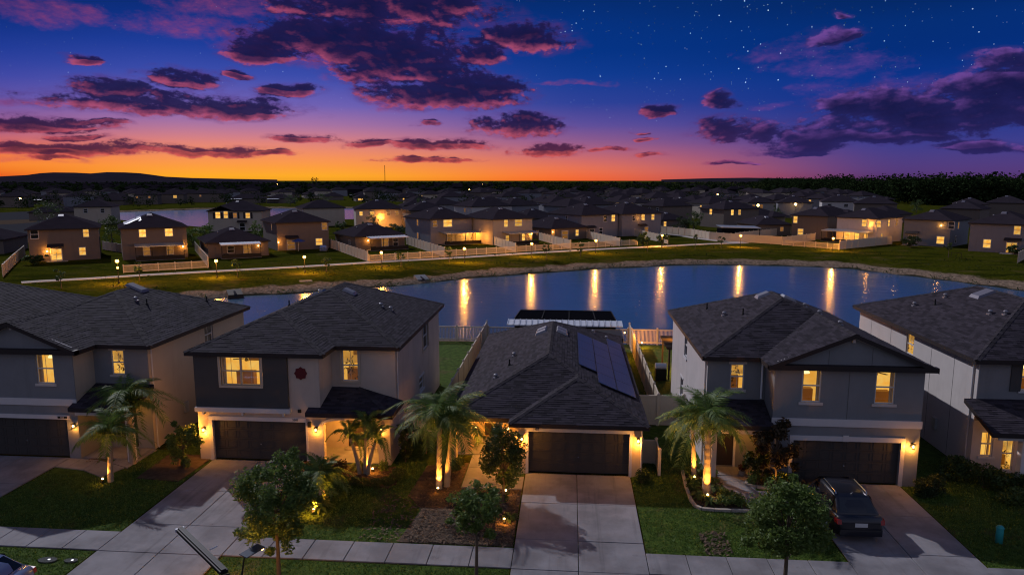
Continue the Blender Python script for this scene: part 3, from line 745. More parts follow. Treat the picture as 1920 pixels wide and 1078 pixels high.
def window(h, f, o, lit=True, mull=False, trim='white_trim', sill=True, sides=False, frame='white_trim', grid=True, content=None, room=True):
    u0, u1, z0, z1 = o; mb = MB(); w = .055
    f.box(mb, u0, u1, z0, z0+w, -.10, -.05); f.box(mb, u0, u1, z1-w, z1, -.10, -.05)
    f.box(mb, u0, u0+w, z0+w, z1-w, -.10, -.05); f.box(mb, u1-w, u1, z0+w, z1-w, -.10, -.05)
    zm = z0+(z1-z0)*.50
    f.box(mb, u0+w, u1-w, zm-.03, zm+.03, -.105, -.045)
    um = (u0+u1)/2
    if mull: f.box(mb, um-.05, um+.05, z0+w, z1-w, -.11, -.04)
    win = mb.build('window', MT[frame], h)
    if grid:
        mb = MB(); cs = [(u0, u1)] if not mull else [(u0, um), (um, u1)]
        for a_, b_ in cs: f.box(mb, (a_+b_)/2-.009, (a_+b_)/2+.009, z0+w, z1-w, -.098, -.086)
        mb.build('glazing_bar', MT[frame], win)
    mb = MB(); mb.face([f.p(u0+w, z0+w, -.08), f.p(u1-w, z0+w, -.08), f.p(u1-w, z1-w, -.08), f.p(u0+w, z1-w, -.08)]); mb.build('glass', MT['glass'], win)
    if trim:
        mb = MB(); f.box(mb, u0-.10, u1+.10, z1, z1+.11, -.02, .04)
        if sides: f.box(mb, u0-.12, u0, z0, z1, -.02, .05); f.box(mb, u1, u1+.12, z0, z1, -.02, .05)
        mb.build('window_trim', MT[trim], win)
    if sill:
        mb = MB(); f.box(mb, u0-.10, u1+.10, z0-.12, z0-.002, -.04, .06); mb.build('window_sill', MT[trim or 'white_trim'], win)
    e = .45; D = 1.6
    U0, U1, Z0, Z1 = max(u0-e, .05), min(u1+e, f.L-.05), max(z0-.5, .02), z1+.22
    mb = MB(); P = f.p
    if lit:
        mb.face([P(U0, Z0, -D), P(U1, Z0, -D), P(U1, Z1, -D), P(U0, Z1, -D)], 0)
        mb.face([P(U0, Z0, -.17), P(U0, Z0, -D), P(U0, Z1, -D), P(U0, Z1, -.17)], 0); mb.face([P(U1, Z0, -D), P(U1, Z0, -.17), P(U1, Z1, -.17), P(U1, Z1, -D)], 0)
        mb.face([P(U0, Z1, -.17), P(U0, Z1, -D), P(U1, Z1, -D), P(U1, Z1, -.17)], 1)
        mb.face([P(U0, Z0, -.17), P(U1, Z0, -.17), P(U1, Z0, -D), P(U0, Z0, -D)], 2)
        mb.build('lit_room', [MT['room_wall_glow'], MT['room_ceiling_glow'], MT['room_floor_glow']], win)  # its faces glow themselves; the indoor light is put into their colour
        r = random.Random(int(u0*100+z0*37)); mb = MB(); lampc = P(um+(u1-u0)*r.uniform(-.2, .25), z1-.28, -.95)
        if content == 'fan':
            c = Vector(P(um-.1, z1-.30, -.9))
            mb.tube([c+Vector((0, 0, .45)), c], .02, 6)
            for k in range(4):
                a_ = k*math.pi/2+.5; d = Vector((math.cos(a_), math.sin(a_), .03)); mb.bar(c+d*.1, c+d*.62, .14, .015)
            mb.ball(c-Vector((0, 0, .06)), .09)
            mb.build('ceiling_fan', MT['wood_dark'], win)
        elif content == 'plant':
            c = Vector(P(u0+.25, z0-.1, -.5))
            for k in range(60):
                q = c+Vector((r.gauss(0, .16), r.gauss(0, .12), abs(r.gauss(.65, .35)))); d = Vector((r.gauss(0, 1), r.gauss(0, 1), r.gauss(0, 1))).normalized()*.11
                s_ = Vector((-d.y, d.x, d.z*.3))*.45; mb.face([q-d, q+s_, q+d, q-s_])
            mb.build('house_plant', MT['wood_dark'], win)
        else:
            c = lampc; n_ = 12
            for k in range(n_):
                a0, a1 = 2*math.pi*k/n_, 2*math.pi*(k+1)/n_
                mb.face([(c[0]+.30*math.cos(a0), c[1]+.30*math.sin(a0), c[2]-.12), (c[0]+.30*math.cos(a1), c[1]+.30*math.sin(a1), c[2]-.12), (c[0]+.16*math.cos(a1), c[1]+.16*math.sin(a1), c[2]+.14), (c[0]+.16*math.cos(a0), c[1]+.16*math.sin(a0), c[2]+.14)])
            mb.build('lamp_shade', MT['bulb_dim'], win)
        mb = MB(); q = P(um+(u1-u0)*r.uniform(-.3, .3), z0, -1.2)
        mb.box(q[0]-.45, q[0]+.45, q[1]-.18, q[1]+.18, Z0, z0+r.uniform(.25, .5)); mb.build('furniture', MT['wood_warm'], win)
        if content is None or content == 'fan':
            for c0, c1 in ((u0-.1, u0+.16), (u1-.16, u1+.1)):
                mb = MB(); n_ = 7
                for k in range(n_):
                    x0 = c0+(c1-c0)*k/n_; x1 = c0+(c1-c0)*(k+1)/n_; d0 = -.24-.03*(k % 2); d1 = -.24-.03*((k+1) % 2)
                    mb.face([P(x0, z0-.1, d0), P(x1, z0-.1, d1), P(x1, z1+.05, d1), P(x0, z1+.05, d0)])
                mb.build('curtain', MT['curtain'], win)
        else:
            mb = MB(); zb = zm+.12
            while zb < z1: f.box(mb, u0+.03, u1-.03, zb, zb+.012, -.22, -.17); zb += .055
            mb.build('window_blind', MT['curtain'], win)
        mb = MB(); f.box(mb, um-.3, um+.3, zm+.15, zm+.6, -D+.02, -D+.05); mb.build('wall_picture', MT['wood_warm'], win)
    else:
        mb.face([P(u0, z0, -.16), P(u1, z0, -.16), P(u1, z1, -.16), P(u0, z1, -.16)]); mb.build('window_blind', MT['blind_dark'], win)
    return win
emitmat('bulb_dim', (1.0, .78, .34), 1.7)
mk('wood_warm', (.30, .17, .07), .7)
mk('curtain', (.62, .50, .36), .9)
mk('blind_dark', (.05, .045, .04), .8)
def garage_door(h, f, u0, u1, z1, rows=4, cols=4):
    mb = MB(); f.box(mb, u0, u1, .06, z1, -.24, -.17); gd = mb.build('garage_door', MT['garage_dark'], h)
    cw = (u1-u0)/cols; rh = (z1-.06)/rows
    for r in range(rows):
        mb = MB(); f.box(mb, u0+.005, u1-.005, .06+r*rh+.008, .06+(r+1)*rh-.008, -.17, -.15); sec = mb.build('door_section', MT['garage_dark'], gd)
        for c in range(cols): pass
    mb = MB()
    for r in range(rows):
        for c in range(cols*2):
            w_ = cw/2; a_, b_ = u0+c*w_+.06, u0+(c+1)*w_-.06; q0, q1 = .06+r*rh+.08, .06+(r+1)*rh-.08
            for (x0, x1, y0, y1) in ((a_, b_, q0, q0+.025), (a_, b_, q1-.025, q1), (a_, a_+.025, q0, q1), (b_-.025, b_, q0, q1)):
                f.box(mb, x0, x1, y0, y1, -.15, -.138)
    mb.build('panel_moulding', MT['garage_dark'], gd)
    mb = MB(); c = f.p((u0+u1)/2, .85, -.145); mb.ball(c, .035); mb.build('door_handle', MT['chrome'], gd)
    return gd
def wall_lamp(h, f, u, z, lit=True, watts=26, d0=0.0):
    mb = MB(); f.box(mb, u-.05, u+.05, z-.02, z+.14, d0, d0+.02); f.box(mb, u-.015, u+.015, z+.12, z+.14, d0+.02, d0+.14)
    f.box(mb, u-.075, u+.075, z+.10, z+.135, d0+.065, d0+.215)
    for a_, b_ in ((-.06, .075), (.05, .075), (-.06, .195), (.05, .195)): f.box(mb, u+a_, u+a_+.012, z-.10, z+.10, d0+b_, d0+b_+.012)
    f.box(mb, u-.06, u+.062, z-.12, z-.10, d0+.075, d0+.207)
    wl = mb.build('wall_lamp', MT['black_metal'], h)
    mb = MB(); c = f.p(u, z, d0+.14); mb.ball(c, .045, sc=(1, 1, 1.5)); mb.build('bulb', MT['bulb' if lit else 'plate'], wl)
    if lit: point_light('lamp_light', f.p(u, z-.19, d0+.15), watts*.55, wl, .04); point_light('lamp_light', f.p(u, z+.0, d0+.27), watts*.7, wl, .04)
    return wl
def text_part(name, body, parent, f, u, z, d, size, mat):
    cu = bpy.data.curves.new(name, 'FONT'); cu.body = body; cu.size = size; cu.extrude = .006; cu.align_x = 'CENTER'; cu.align_y = 'CENTER'
    cu.materials.append(MT[mat]); o = bpy.data.objects.new(name, cu); COL.objects.link(o); o.parent = parent
    p = parent; org = Vector((0, 0, 0))
    while p is not None:
        if p.name in ORG: org = ORG[p.name]; break
        p = p.parent
    o.location = Vector(f.p(u, z, d))-org
    o.rotation_euler = (math.pi/2, 0, math.atan2(f.t.y, f.t.x))
    me = bpy.data.meshes.new_from_object(o); n_ = o.name; q = link_mesh(name, me, parent, o.location, o.rotation_euler)
    bpy.data.objects.remove(o); return q
def gooseneck_vent(roof, x, y, R, hgt=.28, kind='hood'):
    z = R.z(x, y); mb = MB()
    if kind == 'hood':
        mb.box(x-.13, x+.13, y-.13, y+.13, z-.08, z+.025); mb.tube([(x, y, z), (x, y, z+hgt*.5)], .07, 8)
        mb.ball((x, y, z+hgt*.55), .12, sc=(1, 1, .7), nu=10, nv=6)
    elif kind == 'pipe': mb.tube([(x, y, z-.05), (x, y, z+.10)], [.10, .06], 8); mb.tube([(x, y, z), (x, y, z+hgt*1.3)], .04, 8)
    return mb.build('roof_vent', MT['vent_grey' if kind == 'hood' else 'black_metal'], roof, smooth=False)
def low_vent(roof, R, x, y, along='y', w=.55, l=.55, mat='vent_grey'):
    zc = R.z(x, y); mb = MB(); e = .05
    gx = (R.z(x+e, y)-R.z(x-e, y))/(2*e); gy = (R.z(x, y+e)-R.z(x, y-e))/(2*e)
    Z = lambda a_, b_, h: (x+a_, y+b_, zc+gx*a_+gy*b_+h)
    mb.hexa([Z(-w/2-.1, -l/2-.1, -.02), Z(w/2+.1, -l/2-.1, -.02), Z(w/2+.1, l/2+.1, -.02), Z(-w/2-.1, l/2+.1, -.02), Z(-w/2, -l/2, .14), Z(w/2, -l/2, .14), Z(w/2, l/2, .14), Z(-w/2, l/2, .14)])
    return mb.build('ridge_vent', MT[mat], roof)
# ================================================================== the five houses along the street
EV, SL = 5.65, .417
# ---- tan house with the dark panelled bay
h = H2 = world_thing('house', 'two storey tan house with a dark panelled bay and a red emblem above its garage', 'house', (-13.7, 32.9, 0))
R2 = Roof([(-18.88, -8.52, 34.4, 47.2, 'WESN'), (-18.88, -11.85, 32.6, 38.0, 'WES')], EV, SL)
rf = build_roof(h, R2)
wl = MB()
w_gar = (.73, 5.55, 0, 2.12)
f = wall(wl, (-18.53, 32.9), (-12.85, 32.9), 0, 2.75, [w_gar]); fg = f
fu = wall(wl, (-18.53, 32.9), (-12.2, 32.9), 2.75, EV, [(1.42, 3.44, 3.98, 5.42)])
wall(wl, (-12.2, 32.9), (-12.2, 34.75), 2.75, EV)
f3 = wall(wl, (-12.2, 34.75), (-8.85, 34.75), 2.6, EV, [(.56, 1.42, 3.74, 5.40)])
fr = wall(wl, (-8.85, 34.75), (-8.85, 46.9), 0, EV, [(6.8, 8.4, 3.7, 5.28), (5.7, 6.9, 1.45, 2.3)])
wall(wl, (-8.85, 46.9), (-18.53, 46.9), 0, EV)
fl = wall(wl, (-18.53, 46.9), (-18.53, 32.9), 0, EV)
# porch: piers, arched front, side wall, ceiling, back wall
fp = Fr((-12.85, 32.9), (-8.87, 32.9))
fa = [(-12.85, -12.08), (-9.35, -8.87)]
for a_, b_ in fa: wl.box(a_, b_, 32.9, 33.2, 0, 2.6)
na = 14
for i in range(na):
    x0 = -12.08+(2.73)*i/na; x1 = -12.08+2.73*(i+1)/na; s0 = (i/na-.5)*2; s1 = ((i+1)/na-.5)*2
    z0 = 2.0+.32*math.sqrt(max(0, 1-s0*s0*.98)); z1 = 2.0+.32*math.sqrt(max(0, 1-s1*s1*.98))
    wl.hexa([(x0, 32.9, z0), (x1, 32.9, z1), (x1, 33.2, z1), (x0, 33.2, z0), (x0, 32.9, 2.6), (x1, 32.9, 2.6), (x1, 33.2, 2.6), (x0, 33.2, 2.6)])
fb = wall(wl, (-12.85, 34.9), (-8.87, 34.9), 0, 2.6, [(1.35, 2.35, .12, 2.2)])
wall(wl, (-12.84, 33.2), (-12.84, 34.9), 0, 2.6)
wl.box(-8.87, -8.72, 32.9, 34.75, 0, 2.6)
wl.face([(-12.85, 33.2, 2.55), (-8.87, 33.2, 2.55), (-8.87, 34.9, 2.55), (-12.85, 34.9, 2.55)])
wl.build('wall', MT['stucco_tan'], h)
mb = MB()
fg.box(mb, .03, 4.78, 2.84, 5.60, -.0, .16)
o_ = (1.42, 3.44, 3.98, 5.42)
mb = MB()
for (a_, b_, c_, d_) in ((.03, 1.42, 2.84, 5.55), (3.44, 4.78, 2.84, 5.55), (1.42, 3.44, 2.84, 3.98), (1.42, 3.44, 5.42, 5.55)): fg.box(mb, a_, b_, c_, d_, .002, .16)
mb.build('bay_panel', MT['stucco_charcoal'], h)
mb = MB(); fg.box(mb, -.02, 4.86, 2.60, 2.83, .002, .24); mb.build('band_trim', MT['white_trim'], h)
for u in (.35, 2.4, 4.5): mb = MB(); fg.box(mb, u-.05, u+.05, 2.44, 2.598, .0, .18); mb.build('bracket', MT['white_trim'], h)
mb = MB(); fg.box(mb, .55, 5.60, 2.125, 2.33, .002, .05); mb.build('garage_header', MT['white_trim'], h)
for q_ in ((.55, .73, 0, 2.12, .002, .03), (5.55, 5.66, 0, 2.12, .002, .03)):
    mb = MB(); fg.box(mb, *q_); mb.build('garage_jamb', MT['stucco_pale'], h)
garage_door(h, fg, *w_gar[:2], 2.12)
text_part('house_number', '5505', h, fg, 5.05, 2.235, .056, .15, 'black_metal')
# window of the bay: its frame stands in the panel face
fw2_ = Fr((-18.53, 32.74), (-12.2, 32.74))
window(h, fw2_, o_, mull=True, trim='stucco_beige', sides=True, frame='stucco_beige', content='fan')
window(h, f3, (.56, 1.42, 3.74, 5.40), trim='stucco_beige', sides=True, content='plant')
window(h, fr, (6.8, 8.4, 3.7, 5.28), lit=False, trim='stucco_beige', sides=True)
window(h, fr, (5.7, 6.9, 1.45, 2.3), lit=False)
# porch roof
pr = MB(); ze = lambda y: 2.76+.28*(y-32.4); A = (-12.8, 32.4); B = (-8.45, 32.4); hx = -10.75
prf = [((-12.8, 32.4), (-8.45, 32.4), (hx, 34.75), (-12.2, 34.75), (-12.2, 32.88), (-12.8, 32.88))]
class RoofLite:
    def __init__(s, pieces, eave): s.pieces = pieces; s.eave = eave
    def z(s, x, y):
        for poly, (a, b, c) in s.pieces:
            ok = True; P = poly if area(poly) > 0 else poly[::-1]
            for i in range(len(P)):
                p, q = P[i], P[(i+1) % len(P)]
                if (q[0]-p[0])*(y-p[1])-(q[1]-p[1])*(x-p[0]) < -1e-6: ok = False; break
            if ok: return a*x+b*y+c
        return None
kx = (.28*2.35)/(abs(-8.45-hx))
RP2 = RoofLite([([(-12.8, 32.4), (-12.2, 32.4), (-12.2, 32.88), (-12.8, 32.88)], (0, .28, 2.76-.28*32.4)), ([(-12.2, 32.4), (-8.45, 32.4), (hx, 34.75), (-12.2, 34.75)], (0, .28, 2.76-.28*32.4)),
                ([(-8.45, 32.4), (-8.45, 34.75), (hx, 34.75)], (-kx, 0, 2.76+kx*-8.45))], 2.76)
prr = build_roof(h, RP2); prr.name = 'porch_roof'
mb = MB()
for i in range(na):
    x0 = -12.12+(2.81)*i/na; x1 = -12.12+2.81*(i+1)/na; s0 = (i/na-.5)*2; s1 = ((i+1)/na-.5)*2
    z0 = 2.0+.32*math.sqrt(max(0, 1-s0*s0*.98)); z1 = 2.0+.32*math.sqrt(max(0, 1-s1*s1*.98))
    mb.hexa([(x0, 32.84, z0-.01), (x1, 32.84, z1-.01), (x1, 32.897, z1-.01), (x0, 32.897, z0-.01), (x0, 32.84, z0+.12), (x1, 32.84, z1+.12), (x1, 32.897, z1+.12), (x0, 32.897, z0+.12)])
mb.build('arch_trim', MT['white_trim'], h)
mb = MB(); fb.box(mb, 1.35, 2.35, .12, 2.2, -.14, -.09); dr = mb.build('front_door', MT['door_dark'], h)
mb = MB(); fb.box(mb, 1.2, 2.5, .0, .11, -.0, .35); mb.build('door_step', MT['concrete'], h)
mb = MB(); mb.box(-12.8, -8.9, 32.95, 34.9, -.02, .08); mb.build('porch_floor', MT['concrete'], h)
wall_lamp(h, fp, .42, 1.78, watts=14); wall_lamp(h, fp, 3.72, 1.86, watts=10)
mb = MB(); mb.tube([(-10.7, 33.9, 2.55), (-10.7, 33.9, 2.42)], .12, 10); pl_ = mb.build('porch_lamp', MT['white_metal'], h)
mb = MB(); mb.ball((-10.7, 33.9, 2.40), .10, sc=(1, 1, .5)); mb.build('bulb', MT['bulb'], pl_); point_light('lamp_light', (-10.7, 33.9, 2.22), 190, pl_, .1)
mb = MB(); fp.box(mb, .0, .16, 1.9, 2.15, .002, .12); mb.build('camera_box', MT['black_metal'], h)
wall_lamp(h, fg, .30, 1.62, watts=26); point_light('lamp_light', (-18.75, 32.55, 1.9), 34, h, .06)  # second light is an extra without fixture, added to warm the neighbouring side wall
mb = MB()                                               # eight pointed red emblem
ec = fg.p(5.42, 4.62, 0); pts = []
for k in range(16):
    a_ = 2*math.pi*k/16+math.pi/2; r_ = .33 if k % 2 == 0 else .27; pts.append((ec[0]+r_*math.cos(a_), ec[2]+r_*math.sin(a_)))
b = len(mb.v); mb.v += [(x, 32.85, z) for x, z in pts]+[(x, 32.898, z) for x, z in pts]
mb.f.append(tuple(range(b, b+16))); mb.m.append(0)
for k in range(16): k2 = (k+1) % 16; mb.f.append((b+k, b+16+k, b+16+k2, b+k2)); mb.m.append(0)
mb.build('emblem', MT['crest_red'], h)
mb = MB(); fg.box(mb, 5.20, 5.36, 2.62, 2.78, .002, .07); mb.build('vent_box', MT['black_metal'], h)
low_vent(rf, R2, -12.9, 40.4); low_vent(rf, R2, -15.2, 41.6)
gooseneck_vent(rf, -11.0, 40.2, R2); gooseneck_vent(rf, -10.45, 40.3, R2, kind='hood'); gooseneck_vent(rf, -16.7, 40.6, R2, kind='pipe'); gooseneck_vent(rf, -15.6, 42.8, R2)

# ---- one storey house with the solar panels
h = H3 = world_thing('house', 'one storey house with dark blue solar panels on its roof', 'house', (-1.1, 32.5, 0))
E3 = 2.62
R3 = Roof([(-5.95, 3.82, 32.8, 51.6, 'WESN'), (-2.80, 3.82, 32.15, 38.5, 'WES')], E3, SL)
rf = build_roof(h, R3)
wl = MB(); w_gar = (.63, 5.43, 0, 2.14)
fg = wall(wl, (-2.5, 32.5), (3.55, 32.5), 0, E3, [w_gar])
wall(wl, (3.55, 32.5), (3.55, 51.3), 0, E3); wall(wl, (3.55, 51.3), (-5.7, 51.3), 0, E3); wall(wl, (-5.7, 51.3), (-5.7, 34.85), 0, E3)
fe = wall(wl, (-5.7, 34.85), (-4.95, 34.85), 0, E3)
wall(wl, (-4.95, 34.85), (-4.95, 37.2), 0, E3); fd = wall(wl, (-4.95, 37.2), (-2.5, 37.2), 0, E3, [(.4, 1.35, .1, 2.2)])
wall(wl, (-2.5, 37.2), (-2.5, 32.5), 0, E3)
# arched beam across the entry
for i in range(na):
    x0 = -5.7+3.2*i/na; x1 = -5.7+3.2*(i+1)/na; s0 = (i/na-.5)*2; s1 = ((i+1)/na-.5)*2
    z0 = 2.06+.26*math.sqrt(max(0, 1-s0*s0*.98)); z1 = 2.06+.26*math.sqrt(max(0, 1-s1*s1*.98))
    wl.hexa([(x0, 33.05, z0), (x1, 33.05, z1), (x1, 33.3, z1), (x0, 33.3, z0), (x0, 33.05, E3), (x1, 33.05, E3), (x1, 33.3, E3), (x0, 33.3, E3)])
wl.box(-5.78, -5.45, 33.05, 33.35, 0, 2.06)
wl.build('wall', MT['stucco_yellow'], h)
mb = MB(); mb.face([(-5.7, 33.05, 2.60), (-2.5, 33.05, 2.60), (-2.5, 37.2, 2.60), (-5.7, 37.2, 2.60)]); mb.build('porch_ceiling', MT['white_trim'], h)
mb = MB(); mb.box(-5.7, -2.55, 34.62, 37.2, -.03, .07); mb.build('porch_floor', MT['concrete'], h)
mb = MB(); fg.box(mb, .45, 5.62, 2.145, 2.36, .002, .05); mb.build('garage_header', MT['white_trim'], h)
for q_ in ((.50, .63, 0, 2.14, .002, .03), (5.43, 5.56, 0, 2.14, .002, .03)):
    mb = MB(); fg.box(mb, *q_); mb.build('garage_jamb', MT['white_trim'], h)
garage_door(h, fg, *w_gar[:2], 2.14)
text_part('house_number', '1407', h, fg, 1.0, 2.255, .056, .15, 'black_metal')
mb = MB(); fd.box(mb, .4, 1.35, .1, 2.2, -.14, -.09); mb.build('front_door', MT['door_dark'], h)
wall_lamp(h, fg, .32, 1.80, watts=30); wall_lamp(h, fg, 5.83, 1.84, watts=30)
mb = MB(); mb.tube([(-4.0, 35.3, 2.6), (-4.0, 35.3, 2.45)], .12, 10); pl_ = mb.build('porch_lamp', MT['white_metal'], h)
mb = MB(); mb.ball((-4.0, 35.3, 2.42), .10, sc=(1, 1, .5)); mb.build('bulb', MT['bulb'], pl_); point_light('lamp_light', (-4.0, 35.3, 2.2), 190, pl_, .1)
for x in (-5.2, -4.5, -3.6, -2.9):
    mb = MB(); mb.tube([(x, 33.0, 2.20), (x, 33.0, 2.10)], .02, 6); s_ = mb.build('hanging_lamp', MT['black_metal'], h)
    mb = MB(); mb.ball((x, 33.0, 2.05), .06); mb.build('bulb', MT['bulb_small'], s_)
point_light('porch_glow', (-4.1, 32.6, 1.9), 70, h, .2)
# solar panels
def solar(x0, x1, y0, y1):
    mb = MB(); zf = lambda x, y, l: R3.z(x, y)+l; g_ = .015
    x0 += g_; x1 -= g_; y0 += g_; y1 -= g_
    mb.hexa([(x0, y0, zf(x0, y0, .08)), (x1, y0, zf(x1, y0, .08)), (x1, y1, zf(x1, y1, .08)), (x0, y1, zf(x0, y1, .08)), (x0, y0, zf(x0, y0, .12)), (x1, y0, zf(x1, y0, .12)), (x1, y1, zf(x1, y1, .12)), (x0, y1, zf(x0, y1, .12))], 1)
    nx, ny = 6, 10; e = .03
    for i in range(nx):
        for j in range(ny):
            a0 = x0+e+(x1-x0-2*e)*i/nx+.004; a1 = x0+e+(x1-x0-2*e)*(i+1)/nx-.004; b0 = y0+e+(y1-y0-2*e)*j/ny+.004; b1 = y0+e+(y1-y0-2*e)*(j+1)/ny-.004
            mb.face([(a0, b0, zf(a0, b0, .123)), (a1, b0, zf(a1, b0, .123)), (a1, b1, zf(a1, b1, .123)), (a0, b1, zf(a0, b1, .123))], 0)
    mb.build('solar_panel', [MT['solar_cell'], MT['solar_frame']], rf)
PL_ = 2.05
for x0, y0, n in ((.55, 37.85, 4), (1.55, 35.82, 5), (2.55, 35.84, 6)):
    for j in range(n): solar(x0, x0+1.0, y0+j*PL_, y0+(j+1)*PL_)
for x, y in ((-1.75, 45.2), (-1.78, 44.4), (-.42, 45.2), (-.42, 44.4)): low_vent(rf, R3, x, y, w=.55, l=.5)
gooseneck_vent(rf, -3.2, 40.6, R3); gooseneck_vent(rf, -3.3, 38.6, R3, kind='pipe'); gooseneck_vent(rf, -3.9, 36.9, R3); gooseneck_vent(rf, 1.7, 48.6, R3); gooseneck_vent(rf, 2.6, 48.4, R3)
# lanai of that house: insulated roof panels and screen cage
ln = world_thing('screen_enclosure', 'dark screened patio cage with a white ribbed roof edge behind the one storey house', 'patio cage', (-.4, 55, 0))
for k in range(19):
    x0 = -4.9+9.15*k/19; mb = MB(); x1 = x0+9.15/19-.03
    mb.hexa([(x0, 54.9, 2.62), (x1, 54.9, 2.62), (x1, 56.25, 2.80), (x0, 56.25, 2.80), (x0, 54.9, 2.70), (x1, 54.9, 2.70), (x1, 56.25, 2.88), (x0, 56.25, 2.88)])
    mb.hexa([(x0, 54.9, 2.70), (x0+.05, 54.9, 2.70), (x0+.05, 56.25, 2.88), (x0, 56.25, 2.88), (x0, 54.9, 2.75), (x0+.05, 54.9, 2.75), (x0+.05, 56.25, 2.93), (x0, 56.25, 2.93)])
    mb.build('roof_panel', MT['white_metal'], ln)
mb = MB(); mb.box(-4.7, 4.0, 51.4, 54.88, 2.2, 2.5); mb.build('flat_roof', MT['fascia'], ln)
mb = MB(); mb.face([(-4.4, 56.3, 2.9), (3.75, 56.3, 2.9), (3.5, 59.0, 3.1), (-4.1, 59.0, 3.1)]); mb.build('screen_roof', MT['screen'], ln)
mb = MB(); mb.face([(-4.1, 59.0, 0), (3.5, 59.0, 0), (3.5, 59.0, 3.1), (-4.1, 59.0, 3.1)]); mb.face([(-4.4, 56.3, 0), (-4.1, 59, 0), (-4.1, 59, 3.1), (-4.4, 56.3, 2.9)]); mb.face([(3.75, 56.3, 0), (3.5, 59, 0), (3.5, 59, 3.1), (3.75, 56.3, 2.9)]); mb.build('screen_wall', MT['screen'], ln)
for t_ in (0, .27, .54, .80, 1.0):
    mb = MB(); x0 = -4.4+8.15*t_; x1 = -4.1+7.6*t_; mb.bar((x0, 56.3, 2.94), (x1, 59.0, 3.14), .06, .06); mb.bar((x1, 59.02, 3.1), (x1, 59.02, 0), .06, .06, upv=(0, 1, 0)); mb.build('cage_beam', MT['bronze_metal'], ln)
mb = MB(); mb.bar((-4.1, 59.03, 3.13), (3.5, 59.03, 3.13), .07, .07); mb.build('cage_beam', MT['bronze_metal'], ln)

# ---- grey gabled house
h = H4 = world_thing('house', 'grey gabled house with two lit upper windows above a drive with a black car', 'house', (11.5, 32.5, 0))
R4 = Roof([(6.4, 16.5, 33.7, 46.0, 'WESN'), (9.1, 16.5, 32.15, 41.0, 'WE')], EV, SL)
rf = build_roof(h, R4)
wl = MB(); w_gar = (1.0, 5.8, 0, 2.10)
gw = [(1.22, 2.10, 3.92, 5.48), (4.47, 5.35, 3.92, 5.48)]
fg = wall(wl, (9.45, 32.46), (16.05, 32.46), 0, EV, [w_gar]+gw)
fl4 = wall(wl, (6.72, 34.0), (9.45, 34.0), 0, EV, [(1.08, 1.74, 4.0, 5.26), (.48, 1.38, .1, 2.2)])
wall(wl, (9.45, 34.0), (9.45, 32.46), 0, EV)
fs4 = wall(wl, (6.72, 45.7), (6.72, 34.0), 0, EV, [(4.75, 5.65, 3.95, 5.25), (3.8, 4.7, 1.3, 2.45)])
wall(wl, (16.05, 32.46), (16.05, 45.7), 0, EV); wall(wl, (16.05, 45.7), (6.72, 45.7), 0, EV)
zt = EV; wl.face([(9.45, 32.46, zt), (16.05, 32.46, zt), (16.05, 32.46, zt+.1), (12.8, 32.46, zt+1.45), (9.45, 32.46, zt+.1)])
wl.build('wall', MT['stucco_grey'], h)
mb = MB(); f = Fr((6.717, 45.7), (6.717, 34.0))
mb2 = MB(); wall(mb2, (6.714, 45.7), (6.714, 34.03), 0, 5.6, [(4.75, 5.65, 3.95, 5.25), (3.8, 4.7, 1.3, 2.45)], depth=.0); mb2.build('side_wall', MT['stucco_pale'], h)
mb = MB(); fg.box(mb, -.04, 6.64, 2.80, 3.15, .002, .06); mb.build('band_trim', MT['white_trim'], h)
mb = MB(); fg.box(mb, .82, 5.98, 2.105, 2.33, .002, .05); fg.box(mb, 3.2, 3.45, 2.10, 2.40, .05, .07); mb.build('garage_header', MT['white_trim'], h)
for q_ in ((.84, 1.0, 0, 2.10, .002, .03), (5.8, 5.98, 0, 2.10, .002, .03)):
    mb = MB(); fg.box(mb, *q_); mb.build('garage_jamb', MT['stucco_pale'], h)
garage_door(h, fg, *w_gar[:2], 2.10)
# rake trim, gable foot, king bracket
mb = MB()
for sx_ in (-1, 1):
    a_ = Vector((12.8+sx_*3.25, 32.42, EV+.10)); b_ = Vector((12.8, 32.42, EV+1.40)); mb.bar(a_, b_, .06, .18)
mb.bar((12.8, 32.36, EV+1.44), (12.8, 32.36, EV+1.12), .12, .1, upv=(0, 1, 0)); mb.build('rake_trim', MT['stucco_pale'], h)
mb = MB(); mb.box(9.1, 16.5, 32.16, 32.455, EV-.17, EV+.06); mb.build('gable_ledge', MT['fascia'], h)
mb = MB()
for u, za, zb in ((2.35, EV+.06, EV+.7), (4.25, EV+.06, EV+.85), (3.31, 3.15, EV-.18)):
    mb = MB(); fg.box(mb, u-.012, u+.012, za, zb, -.01, .006); mb.build('control_joint', MT['joint'], h)
for o_ in gw: window(h, fg, o_, trim='stucco_pale', content='fan' if o_[0] > 3 else None, grid=False)
window(h, fl4, (1.08, 1.74, 4.0, 5.26), trim='stucco_pale', content='plant', frame='white_trim')
window(h, fs4, (4.75, 5.65, 3.95, 5.25), lit=False); window(h, fs4, (3.8, 4.7, 1.3, 2.45), lit=False)
mb = MB(); fl4.box(mb, .48, 1.38, .1, 2.2, -.14, -.09); mb.build('front_door', MT['door_dark'], h)
mb = MB()
for a_, b_ in ((.38, .48), (1.38, 1.48)): fl4.box(mb, a_, b_, .0, 2.3, .002, .05)
fl4.box(mb, .48, 1.38, 2.2, 2.3, .002, .05); mb.build('door_trim', MT['white_trim'], h)
RP4 = RoofLite([([(6.6, 32.1), (9.1, 32.1), (9.1, 34.0), (6.6, 34.0)], (0, .36, 2.82-.36*32.1)), ([(9.1, 32.1), (9.45, 32.1), (9.45, 32.44), (9.1, 32.44)], (0, .36, 2.82-.36*32.1)), ([(9.1, 32.44), (9.43, 32.44), (9.43, 34.0), (9.1, 34.0)], (0, .36, 2.82-.36*32.1))], 2.82)
